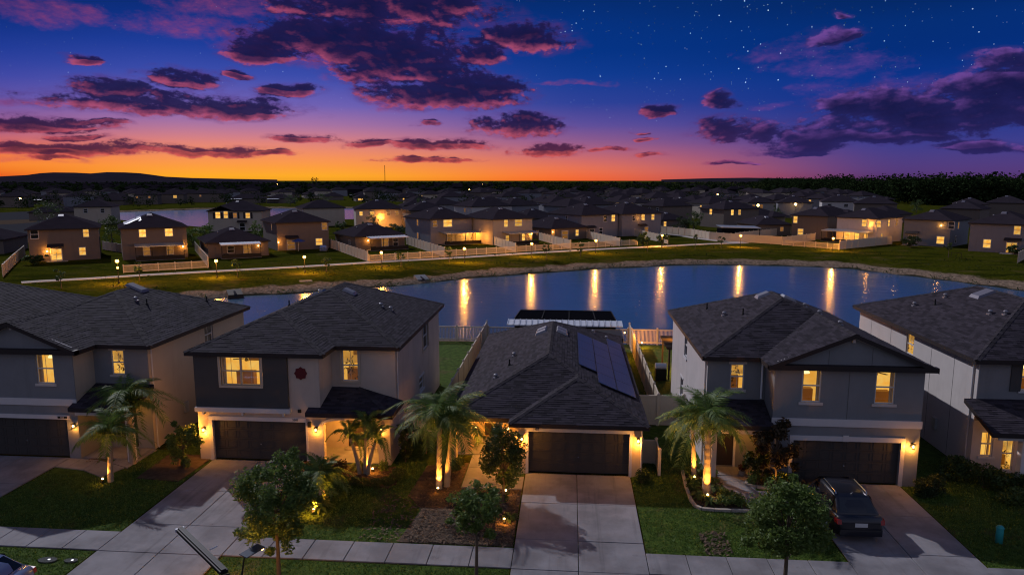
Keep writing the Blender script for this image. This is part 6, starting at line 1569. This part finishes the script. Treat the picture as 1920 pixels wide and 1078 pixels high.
TIER2 = [('house with a broad dark roof behind the pale patio house', (770, 432), 842, 25, 2, 'stucco_taupe', []), ('two storey house with a pinkish lit gable wall', (885, 420), 960, 38, 2, 'stucco_pale', [('L', 4, 3.6, 1, 1.4, 2)]),
 ('low roofed house behind the orange lit house', (985, 428), 1052, 38, 1, 'stucco_taupe', []), ('pale walled house with a low hip roof behind the bluish house', (955, 417), 1010, 38, 2, 'stucco_bluegrey', [('L', 3, 3.6, .8, 1.2, 0)]),
 ('house with a long ridge above the bluish house', (1095, 415), 1150, 38, 2, 'stucco_bluegrey', []), ('white walled house standing by two glowing lamps', (1190, 409), 1225, 33, 2, 'stucco_pale', [('R', 1, 3.5, .9, 1.3, 2)]),
 ('dark gabled house with two small pale windows', (1231, 408), 1262, 10, 2, 'stucco_grey', [('R', 1.6, 3.5, 1.2, 1.4, 2), ('R', 6.0, 3.5, 1.2, 1.4, 2)]), ('tan house next to the dark gabled house', (1262, 406), 1300, 10, 2, 'stucco_tan', [('R', 3, 3.4, 1.3, 1.5, 2)]),
 ('greenish grey house with two white framed windows', (1402, 408), 1452, 5, 2, 'stucco_grey', [('R', 1.4, 3.4, 1.2, 1.5, 2), ('R', 4.2, 3.3, 1.4, 1.7, 2)]), ('grey house with white framed windows and bright wall lamps', (1458, 408), 1522, -12, 2, 'stucco_bluegrey', [('R', 9.5, .8, 1.4, 1.2, 1)]),
 ('pale house with dark windows in the rear right row', (1540, 404), 1610, -14, 2, 'stucco_pale', [('R', 2.0, 3.4, 1.6, 1.3, 0), ('R', 8, 3.4, 1.6, 1.3, 0)]), ('house with a broad roof in front of the woodland', (1600, 410), 1680, -20, 2, 'stucco_taupe', []),
 ('teal gabled house at the woodland edge', (1787, 412), 1850, -25, 2, 'stucco_bluegrey', [('R', 4, 3.6, 1.2, 1.2, 2)]), ('house with a high hip roof at the woodland edge', (1848, 408), 1925, -30, 2, 'stucco_taupe', []),
 ('house whose roof rises behind the grey house with the dark patio door', (1762, 425), 1835, -40, 2, 'stucco_taupe', [])]
for lb, p0, xr, th, st, wm, wn in TIER2: mid(lb, p0, xr, th, 12, st, wm, wn)
FARB = [('low house with a bright white patio edge beyond the far pond', (56, 383), 118, 8, 1, [], 'white_metal'), ('dark long house with a screened porch on the far pond bank', (160, 385), 232, 8, 1, [('R', 3, .8, 1.4, 1.0, 0)], None), ('low house with an orange porch lamp on the far pond bank', (188, 380), 246, 12, 1, [('R', 1.5, .8, 1.5, 1.3, 2), ('R', 5, .8, 1.5, 1.3, 2)], None),
 ('grey two storey house with small windows on the far pond bank', (252, 384), 296, 20, 2, [('R', 1.0, 3.6, 1.2, 1.3, 2), ('R', 7.6, 3.6, 1.2, 1.3, 2)], None), ('reddish house with one bright window on the far pond bank', (300, 382), 345, 20, 2, [('R', 7.5, 3.2, 2.2, 1.8, 1)], None), ('dim tan house on the far pond bank', (362, 380), 420, 16, 2, [('R', 4, 3.6, 1.2, 1.2, 2)], None),
 ('house with a long white patio edge on the far pond bank', (430, 381), 490, 10, 1, [], 'white_metal'), ('house with a dark patio at the east of the far pond bank', (500, 381), 545, 8, 1, [], 'white_metal'), ('house with one orange lit wall beyond the grass bank', (668, 378), 694, 25, 1, [('R', 1.0, .6, 3.5, 1.4, 1)], None)]
for lb, p0, xr, th, st, wn, pt in FARB:
    mid(lb, p0, xr, th, 12, st, 'stucco_taupe', wn, lanai=(1, 7, 3, pt) if pt else None, lamp=(6, 1.8, 120) if 'orange porch' in lb else None, vents=False)
# the neighbourhood beyond: single houses, all alike at this size
protos = []
for k, (w, d, st, wm) in enumerate([(10.5, 13, 2, 'stucco_taupe'), (12, 14, 1, 'stucco_taupe'), (11, 13, 2, 'stucco_bluegrey'), (12.5, 14, 1, 'stucco_beige'), (10.5, 12.5, 2, 'stucco_beige')]):
    e = 5.55 if st == 2 else 2.75; mb = MB(); mb.box(0, w, 0, d, -.1, e); wme = mb.mesh('wall', MT[wm]); R, mb = local_roof([(-.4, w+.4, -.4, d+.4, 'WESN')]+([(w*.45, w+.4, -2.5, d*.5, 'WES')] if k % 2 else []), e+.08); protos.append((w, d, st, wme, mb.mesh('roof', [MT['far_shingle'], MT['fascia']])))
def inpoly(x, y, poly): return sdist(np.array([float(x)]), np.array([float(y)]), poly)[0]
TAKEN = [(o.location.x, o.location.y) for o in bpy.data.objects if o.get('category') == 'house']
def forest_edge(px):    # picture row of the near woodland edge for a picture column
    return float(np.interp(px, [1380, 1440, 1560, 1700, 1800, 2100], [352, 356, 370, 384, 386, 388]))
r = random.Random(5); nfar = 0
zones = {'dark roofed houses far beyond the west pond': 'dark roofed house far off beyond the west pond', 'dark roofed houses behind the middle of the far row': 'dark roofed house far off behind the middle of the far row', 'dark roofed houses before the woodland': 'dark roofed house far off before the woodland'}
zk = list(zones)
for i in range(-40, 60):
    for j in range(0, 16):
        a = math.radians(33); u = i*15.5; v = 120+j*36
        x = u*math.cos(a)-v*math.sin(a)+90; y = u*math.sin(a)+v*math.cos(a)+60
        x += r.uniform(-1.5, 1.5); y += r.uniform(-2, 2)
        if y < 205 or y > 640: continue
        px, py = proj(x, y, 0)
        if not (-60 < px < 1980): continue
        if px > 1420 and py < forest_edge(px)+3: continue
        if px > 1640 and py > 384: continue
        if inpoly(x, y, P2) > -16 or inpoly(x, y, [(-230, 440), (-150, 500), (-105, 420), (-60, 280), (-100, 240), (-260, 300)]) > -2: continue
        if px < 110 and py > 394: continue
        if any((x-p)**2+(y-q)**2 < 15.5**2 for p, q in TAKEN): continue
        if nfar >= 190 or r.random() < .16: continue
        TAKEN.append((x, y)); w, d, st, wme, rme = protos[r.randrange(5)]; z_ = 0 if px < 650 else 1 if px < 1300 else 2
        t = thing('house', zones[zk[z_]], 'house', (x, y, 0), a+r.uniform(-.25, .25)+r.choice((0, 0, math.pi/2, -math.pi/2)), zk[z_]); nfar += 1
        link_mesh('wall', wme, t); link_mesh('roof', rme, t)
        if y < 460:
            for k in range(2 if st == 2 else 1):
                lit = r.random() < .24; ww = link_mesh('window', unit_frame(), t, (1.5+k*5+r.uniform(0, 2), -.004, 3.6 if st == 2 else .9), (0, 0, 0), (1.2, 1, 1.4)); link_mesh('pane', unit_pane('lit_pane' if lit else 'pane_dark'), ww)
            if r.random() < .4:
                ww = link_mesh('window', unit_frame(), t, (-.004, 5, 3.6 if st == 2 else .9), (0, 0, -math.pi/2), (1.1, 1, 1.3)); link_mesh('pane', unit_pane('lit_pane' if r.random() < .12 else 'pane_dark'), ww)
        if r.random() < .10:
            mb = MB(); mb.box(1, 7, -3, -.01, 2.4, 2.55); link_mesh('patio_roof', mb.mesh('patio_roof', MT['white_metal']), t)
# far lights: lamp posts of the streets beyond
lp_me = None
def far_lamp(px, py, z, s_=.45):
    global lp_me
    x, y = G(px, py)
    t = thing('street_lamp', 'small glowing street lamp far off among the dark roofs', 'street lamp', (x, y, 0), 0, 'street lamps far off among the roofs')
    if lp_me is None:
        mb = MB(); mb.tube([(0, 0, 0), (0, 0, 5)], .07, 6); pm = mb.mesh('pole', MT['bronze_metal']); mb = MB(); mb.ball((0, 0, 5.1), .42); lp_me = (pm, mb.mesh('bulb', MT['far_bulb']))
    link_mesh('pole', lp_me[0], t); link_mesh('bulb', lp_me[1], t); return t
for px, py in ((1166, 408), (1176, 406), (612, 372), (605, 368), (455, 366), (464, 367), (250, 352), (340, 356), (585, 356), (1330, 392), (1612, 405), (1500, 408), (1490, 409), (795, 372), (880, 366), (712, 368), (1100, 372), (130, 372), (40, 392), (1420, 412), (380, 362), (540, 362), (680, 361), (760, 360), (840, 358), (930, 366), (1010, 372), (1050, 380), (1250, 384), (1380, 396), (1550, 398), (210, 362), (90, 360), (30, 352), (160, 349), (280, 347), (430, 349), (520, 350), (650, 348), (740, 351), (820, 349), (905, 351), (975, 353), (1035, 358), (1090, 362), (1140, 386), (1210, 374), (1290, 372), (1345, 380), (1400, 386), (1465, 394), (1590, 392), (1660, 398)): far_lamp(px, py, 5)

# ================================================================== bank, lamps, fences, trees across the water
for i, (bx, by, lb) in enumerate([(223, 532, 'path lamp nearest the beige house at the west end'), (407, 521, 'path lamp before the one storey house with the white patio roof'), (572, 512, 'path lamp before the brown house with the parasol'), (716, 502, 'path lamp before the picket fence with the pale patio roof'), (871, 493, 'path lamp before the house with the big screened patio'),
        (997, 482, 'path lamp before the orange lit house'), (1117, 475, 'path lamp before the low house with the tall lit window'), (1241, 463.5, 'path lamp by the path fork'), (1388, 464, 'path lamp before the long white fence'), (1561, 470, 'path lamp before the glowing patio of the white house')]):
    x, y = G(bx, by); hz = 2.45 if i else 3.1
    t = thing('path_lamp', lb, 'lamp post', (x, y, 0), 0, 'lamp posts along the park path')
    mb = MB(); mb.tube([(0, 0, -.1), (0, 0, .3), (0, 0, .32), (0, 0, hz-.22)], [.12, .10, .055, .045], 8); mb.build('post', MT['bronze_metal'], t)
    mb = MB(); mb.tube([(0, 0, hz-.22), (0, 0, hz-.18)], [.16, .18], 8); mb.tube([(0, 0, hz+.20), (0, 0, hz+.32)], [.22, .03], 8); mb.build('lantern_cap', MT['black_metal'], t)
    mb = MB(); mb.ball((0, 0, hz), .23); mb.build('lantern_globe', MT['lamp_globe'], t, True); point_light('lamp_light', (-.1, -.34, hz-.02), 640, t, .10); point_light('lamp_light', (.1, .34, hz-.02), 480, t, .10)
    if i == 0:
        mb = MB(); mb.ball((0, 0, 2.2), .14); mb.build('lantern_globe', MT['lamp_globe'], t, True)
WF = 'white fences of the yards across the water'
for lb, pts, hh, sty in [
    ('tall fence at the west end of the far row, running towards the water', [G(6, 519), G(26, 498), G(47, 478)], 1.8, 'solid'), ('picket fence before the solar strip house', [G(232, 512), G(390, 502.5)], 1.2, 'picket'), ('tall lit fence beside the solar strip house', [G(391, 502), G(366, 470)], 1.8, 'solid'),
    ('tall white fence between the brown house and the pale patio roof', [G(690, 491), G(617, 464)], 1.8, 'solid'), ('picket fence before the pale patio roof', [G(692, 491), G(833, 482)], 1.2, 'picket'), ('tall white fence west of the screened patio house', [G(834, 482), G(762, 458)], 1.8, 'solid'),
    ('picket fence before the screened patio house', [G(836, 481.5), G(966, 473.5)], 1.2, 'picket'), ('tall white fence west of the orange lit house patio', [G(967, 473), G(925, 459)], 1.8, 'solid'), ('picket fence before the orange lit house', [G(969, 473), G(1069, 467)], 1.2, 'picket'), ('tall white fence east of the orange lit house', [G(1070, 467), G(1010, 450)], 1.8, 'solid'),
    ('low fence before the house with the tall lit window', [G(1072, 466.8), G(1195, 459.5)], 1.2, 'picket'), ('tall white fence east of the house with the tall lit window', [G(1162, 462), G(1100, 447)], 1.8, 'solid'), ('tall white fence by the path fork house', [G(1252, 457.5), G(1190, 443)], 1.8, 'solid'),
    ('long white fence along the branching path', [G(1238, 436.5), G(1295, 442.5), G(1330, 449), G(1370, 452.5), G(1465, 459)], 1.8, 'solid'), ('upper white fence behind the long one', [G(1378, 451), G(1482, 438.5)], 1.8, 'solid'), ('fence beside the brown house with two stacked windows', [G(1467, 459), G(1528, 451)], 1.7, 'solid'),
    ('picket fence before the glowing patio', [G(1467, 460), G(1573, 468)], 1.2, 'picket'), ('white fence east of the glowing patio', [G(1574, 468), G(1672, 458)], 1.8, 'solid'), ('white fence at the picture edge by the eastern end house', [G(1908, 493), G(1935, 478)], 1.8, 'solid'),
    ('short fence between the beige house and the solar strip house', [G(193, 468), G(228, 474)], 1.7, 'solid')]:
    fence('cream '+lb if 'white' not in lb else lb, pts, hh, sty, 2.3, group=WF)
SAP = 'saplings on the far bank'
for px, py, hh, lb in [(115, 541, 2.6, 'sapling on the bank near the west end of the path'), (262, 527, 2.6, 'sapling between the two westmost path lamps'), (445, 519, 2.6, 'sapling just past the lamp before the white patio roof'), (612, 510, 2.4, 'sapling just past the lamp before the brown house'), (752, 500, 2.6, 'sapling just past the lamp before the pale patio roof'), (842, 492, 2.8, 'sapling west of the lamp of the screened patio house'), (1024, 487, 3.0, 'sapling before the orange lit house'), (1088, 481, 2.6, 'sapling west of the lamp before the tall lit window'),
        (1214, 472, 3.0, 'sapling near the path fork lamp'), (1303, 468, 3.2, 'sapling in the middle of the lawn by the path fork'), (1352, 466, 2.6, 'sapling west of the lamp before the long fence'), (1778, 483, 3.0, 'sapling on the lawn before the grey house'), (1905, 470, 3, 'sapling at the picture edge on the eastern lawn')]:
    tree(lb, G(px, py), hh, hh*.68, (.75, .75, .85), 12, 46, .24, 'leaf_dark', .05, group=SAP, name='sapling', limbs=False)
MT_ = 'trees between the far houses'
for px, py, hh, rr, mat, lb in [(92, 425, 8.5, 3.6, 'leaf_dark', 'broad dark tree behind the beige west end house'), (211, 466, 7.4, 2.1, 'leaf_dark', 'dense dark tree between the beige house and the solar strip house'), (362, 460, 4.0, 2.0, 'leaf_oak', 'bushy tree behind the solar strip house'), (484, 452, 4.6, 1.9, 'leaf_oak', 'round bush by the door of the shuttered house'), (385, 446, 3.4, 1.9, 'leaf_oak', 'bush beside the lit corner of the shuttered house'),
        (640, 442, 3.6, 1.6, 'leaf_dark', 'bush on the bank of the far pond'), (700, 441, 5.4, 2.2, 'leaf_dark', 'dark palm like clump before the house with the glowing entry'), (745, 446, 3.8, 2.4, 'leaf_hedge', 'hedge clump lit from the glowing entry'), (1243, 458, 2.4, 1.3, 'leaf_dark', 'clipped bush by the path fork fence'), (1205, 462, 3.0, 1.2, 'leaf_dark', 'dark bush by the low fence end'),
        (1300, 431, 5.5, 2.6, 'leaf_dark', 'dark tree beside the brown house with the west window'), (1275, 436, 4.0, 2.2, 'leaf_hedge', 'bushy tree behind the path branch fence'), (1456, 420, 5.5, 2.0, 'leaf_dark', 'cone shaped dark tree beside the white wall lamps'), (1707, 464, 2.4, 1.6, 'leaf_hedge', 'hedge by the patio door of the grey house'), (1718, 400, 6, 2.6, 'leaf_dark', 'dark tree on the meadow before the woodland'), (66, 496, 1.7, 1.6, 'leaf_dark', 'low dark hedge by the beige house patio'),
        (1902, 477, 1.8, 1.2, 'leaf_dark', 'low bush by the lit sliding door'), (880, 414, 6, 2.5, 'leaf_dark', 'round dark tree beside the pinkish wall'), (790, 402, 7, 3, 'leaf_dark', 'tree among the roofs behind the screened patio house'), (545, 385, 7, 4, 'leaf_dark', 'dark trees on the far pond grass bank'), (610, 384, 7, 5, 'leaf_dark', 'broad dark clump on the far pond grass bank'), (1060, 397, 7, 3, 'leaf_far', 'tree behind the roofs in the middle'), (980, 392, 7, 3, 'leaf_far', 'pale tree behind the roofs in the middle')]:
    tree(lb, G(px, py), hh, hh*.55, (rr, rr, hh*.46), 30, 62, .34, mat, .12, group=MT_, name='tree', limbs=False)
t = thing('parasol', 'blue parasol on the patio of the brown house', 'parasol', (*G(560, 471), 0))
mb = MB(); mb.tube([(0, 0, 0), (0, 0, 2.4)], .03, 6); mb.build('pole', MT['white_metal'], t)
mb = MB(); mb.tube([(0, 0, 1.95), (0, 0, 2.5)], [1.5, .05], 8); mb.build('canopy', MT['blue_cloth'], t)
t = thing('garden_chest', 'pale blue covered barbecue beside the lit window of the brown house', 'barbecue', (*G(607, 470), 0)); mb = MB(); mb.box(-.7, .7, -.35, .35, 0, .7); mb.hexa([(-.7, -.35, .7), (.7, -.35, .7), (.7, .35, .7), (-.7, .35, .7), (-.5, -.15, 1.1), (.5, -.15, 1.1), (.5, .15, 1.1), (-.5, .15, 1.1)]); mb.build('cover', MT['car_blue'], t)
for px, py, lb in [(575, 530, 'dark drain slab on the bank below the brown house'), (790, 520, 'pale concrete outfall on the bank'), (440, 548, 'dark brush pile at the west tip of the shore')]:
    x, y = G(px, py, -.5); t = thing('outfall', lb, 'outfall', (x, y, -.45), .6); mb = MB(); mb.hexa([(-1, -.8, -.8), (1, -.8, -.8), (1, .8, -.5), (-1, .8, -.5), (-.9, -.8, -.25), (.9, -.8, -.25), (.9, .8, .25), (-.9, .8, .25)]); mb.build('slab', MT['concrete' if 'pale' in lb else 'wood_dark'], t); mb = MB(); mb.tube([(0, -.85, -.35), (0, .3, -.1)], .22, 10); mb.build('pipe', MT['asphalt'], t)
t = thing('folding_frame', 'small dark timber frame standing on the eastern lawn', 'swing frame', (*G(1783, 483), 0), -.6)
for x in (0, 1.6): mb = MB(); mb.bar((x, 0, 0), (x, 0, .95), .07, .07); mb.build('leg', MT['wood_dark'], t)
mb = MB(); mb.bar((-.05, 0, .95), (1.65, 0, .9), .07, .07); mb.build('rail', MT['wood_dark'], t)
# far streets
mk('bare_dirt', (.075, .054, .04), 1.0, .3, .4, spec=0.0)
mb = MB(); mb.face([(*G(*q), .012) for q in ((-80, 458), (54, 455), (72, 436), (108, 418), (134, 398), (96, 395), (-80, 402))]); mb.build('road', MT['asphalt'], kind='structure')
mb = MB(); mb.face([(*G(*q), .024) for q in ((-80, 424), (30, 420), (68, 417), (72, 411), (-80, 416))]); mb.build('dirt_strip', MT['bare_dirt'], kind='structure')
mb = MB(); mb.face([(*G(*q), .024) for q in ((-80, 458), (54, 455), (58, 448), (-80, 450))]); mb.build('dirt_strip', MT['bare_dirt'], kind='structure')
mid('low house at the picture edge behind the western fence', (-70, 478), 8, 20, 12, 1, 'stucco_taupe', vents=False)
# woodland and far tree line
def wood(name, n, place_fn, hrange, per, leaf, mat):
    P = []; TV = MB(); 
    for _ in range(n):
        q = place_fn()
        if q is None: continue
        x, y = q; hh = random.uniform(*hrange); rr = hh*random.uniform(.24, .36); nc = 5
        for k in range(nc):
            c = (x+random.gauss(0, rr*.5), y+random.gauss(0, rr*.5), hh*random.uniform(.18, .86)); P.append(clump_points(c, (rr*.95, rr*.95, hh*.22), per, .45))
        if y < 0: TV.tube([(x, y, 0), (x, y, hh*.6)], [.22, .12], 5)
    P = np.concatenate(P); P = P[P[:, 2] > .2]
    o = link_mesh(name, leaf_cloud(P, leaf, name, mat, .75)); put_props(o, kind='stuff')
    if TV.f: TV.build('woodland_trunks', MT['bark'], o)
def pf1():
    px = random.uniform(1425, 2050); e = forest_edge(px); py = e-(e-351)*random.random()**1.6
    return G(px, py)
wood('woodland', 900, pf1, (11, 19), 34, 1.5, 'leaf_forest')
def pf2():
    px = random.uniform(960, 1460); py = random.uniform(350, 364); return G(px, py)
wood('far_woods', 260, pf2, (8, 12), 16, 1.6, 'leaf_far')
def pf3():
    px = random.uniform(-60, 1980); d = random.uniform(560, 2600); x, y = G(px, HOR+FPX*14/d); return x, y
wood('distant_trees', 1500, pf3, (6, 11), 8, 3.6, 'leaf_forest')
def pf4():
    px = random.uniform(-60, 1500); py = random.uniform(357, 400); x, y = G(px, py)
    if any((x-p)**2+(y-q)**2 < 9**2 for p, q in TAKEN) or inpoly(x, y, P2) > -3 or y < 215: return None
    return x, y
wood('neighbourhood_trees', 420, pf4, (4.5, 9), 22, .75, 'leaf_forest')
# far roofs beyond, joined: they read as one mass
mb = MB()
for _ in range(900):
    px = random.uniform(-60, 1400); d = random.uniform(640, 2000); x, y = G(px, HOR+FPX*14/d); s_ = random.uniform(5, 7); e = random.choice((3, 5.6)); mb.box(x-s_, x+s_, y-s_, y+s_, 0, e, 1)
    mb.hexa([(x-s_-.4, y-s_-.4, e), (x+s_+.4, y-s_-.4, e), (x+s_+.4, y+s_+.4, e), (x-s_-.4, y+s_+.4, e), (x-1.5, y-.5, e+2.6), (x+1.5, y-.5, e+2.6), (x+1.5, y+.5, e+2.6), (x-1.5, y+.5, e+2.6)], 0)
mk('distant_roof', (.016, .013, .018), 1.0, spec=0.0); mb.build('distant_town', [MT['distant_roof'], MT['distant_roof']], kind='stuff')
# hill on the western horizon
def hill(name, prof, d, mat):
    mb = MB(); P = []
    for px, py in prof:
        r_ = ray(px, py); k = d/math.hypot(r_[0], r_[1]); P.append((r_[0]*k, r_[1]*k, CAMH+r_[2]*k))
    for i in range(len(P)-1):
        a, b = P[i], P[i+1]; s1 = .86; mb.face([(a[0]*s1, a[1]*s1, -1), (b[0]*s1, b[1]*s1, -1), b, a]); mb.face([b, a, (a[0]*1.12, a[1]*1.12, -1), (b[0]*1.12, b[1]*1.12, -1)])
    mb.build(name, MT[mat], kind='structure')
mk('hill_scrub', (.022, .018, .028), 1.0, .4, .004, spec=0.0)
hill('hill', [(-80, 333), (0, 331), (50, 328.5), (75, 325), (100, 323.5), (140, 324), (170, 325.5), (200, 323), (235, 323.5), (262, 325), (285, 328), (310, 331.5), (360, 334), (430, 335.5), (520, 337)], 4200, 'hill_scrub')
hill('hill', [(1240, 337), (1330, 334.5), (1400, 333.5), (1500, 335), (1600, 337)], 6000, 'hill_scrub')
# mast
x, y = G(722, HOR+FPX*14/2300); t = thing('radio_mast', 'thin lattice mast on the glowing horizon', 'mast', (x, y, 0))
for k in range(3):
    a = 2*math.pi*k/3; mb = MB(); mb.tube([(1.2*math.cos(a), 1.2*math.sin(a), 0), (.8*math.cos(a), .8*math.sin(a), 62)], .28, 5); mb.build('leg', MT['bronze_metal'], t)
mb = MB()
for k in range(20):
    z = k*3.1; mb.bar((1, 0, z), (-.5, .87, z+3.1), .25, .25); mb.bar((-.5, .87, z), (-.5, -.87, z+3.1), .25, .25)
mb.build('lattice', MT['bronze_metal'], t)
for px, lb in ((586, 'round topped tall tree on the horizon, western of a pair'), (594, 'round topped tall tree on the horizon, eastern of a pair')):
    tree(lb, G(px, HOR+FPX*14/1500), 20, 16, (3.6, 3.6, 3.6), 10, 30, 1.6, 'leaf_forest', .5, group='pair of tall trees on the horizon', limbs=False)

# weeds along the shore
pts = []
n = len(P1)
for i in range(n):
    a, b = np.array(P1[i]), np.array(P1[(i+1) % n]); L = np.linalg.norm(b-a); k = int(L*9)
    if a[1] < 68 and b[1] < 68: continue
    t_ = rng.uniform(0, 1, k)[:, None]; q = a+(b-a)*t_; nrm = np.array([b[1]-a[1], a[0]-b[0]])/L; d_ = rng.normal(.0, 1.0, k); cl = np.sin(q[:, 0]*.9)+np.sin(q[:, 1]*1.3+q[:, 0]*.31)
    ok = (cl > .1); q = q[ok]; d_ = d_[ok]
    q = q+nrm*(d_[:, None]+.2); pts.append(np.concatenate([q, (-1.0-.10*d_*0+rng.uniform(0, .45, len(q)))[:, None]], 1))
o = link_mesh('shore_weeds', leaf_cloud(np.concatenate(pts), .55, 'shore_weeds', 'leaf_hedge', .22, -.8)); put_props(o, kind='stuff')
q = np.stack([rng.uniform(-95, 85, 9000), rng.uniform(86, 158, 9000)], 1); dd = sdist(q[:, 0], q[:, 1], P1); sel = (dd < -4.5) & (dd > -26); q = q[sel]
cl = np.sin(q[:, 0]*.35)*np.sin(q[:, 1]*.5+q[:, 0]*.12)+.5*np.sin(q[:, 0]*1.1+q[:, 1]*.9); q = q[cl > .25]
o = link_mesh('bank_tussocks', leaf_cloud(np.concatenate([q, rng.uniform(-.05, .16, (len(q), 1))], 1), .45, 'bank_tussocks', 'leaf_far', .3, -.6)); put_props(o, kind='stuff')
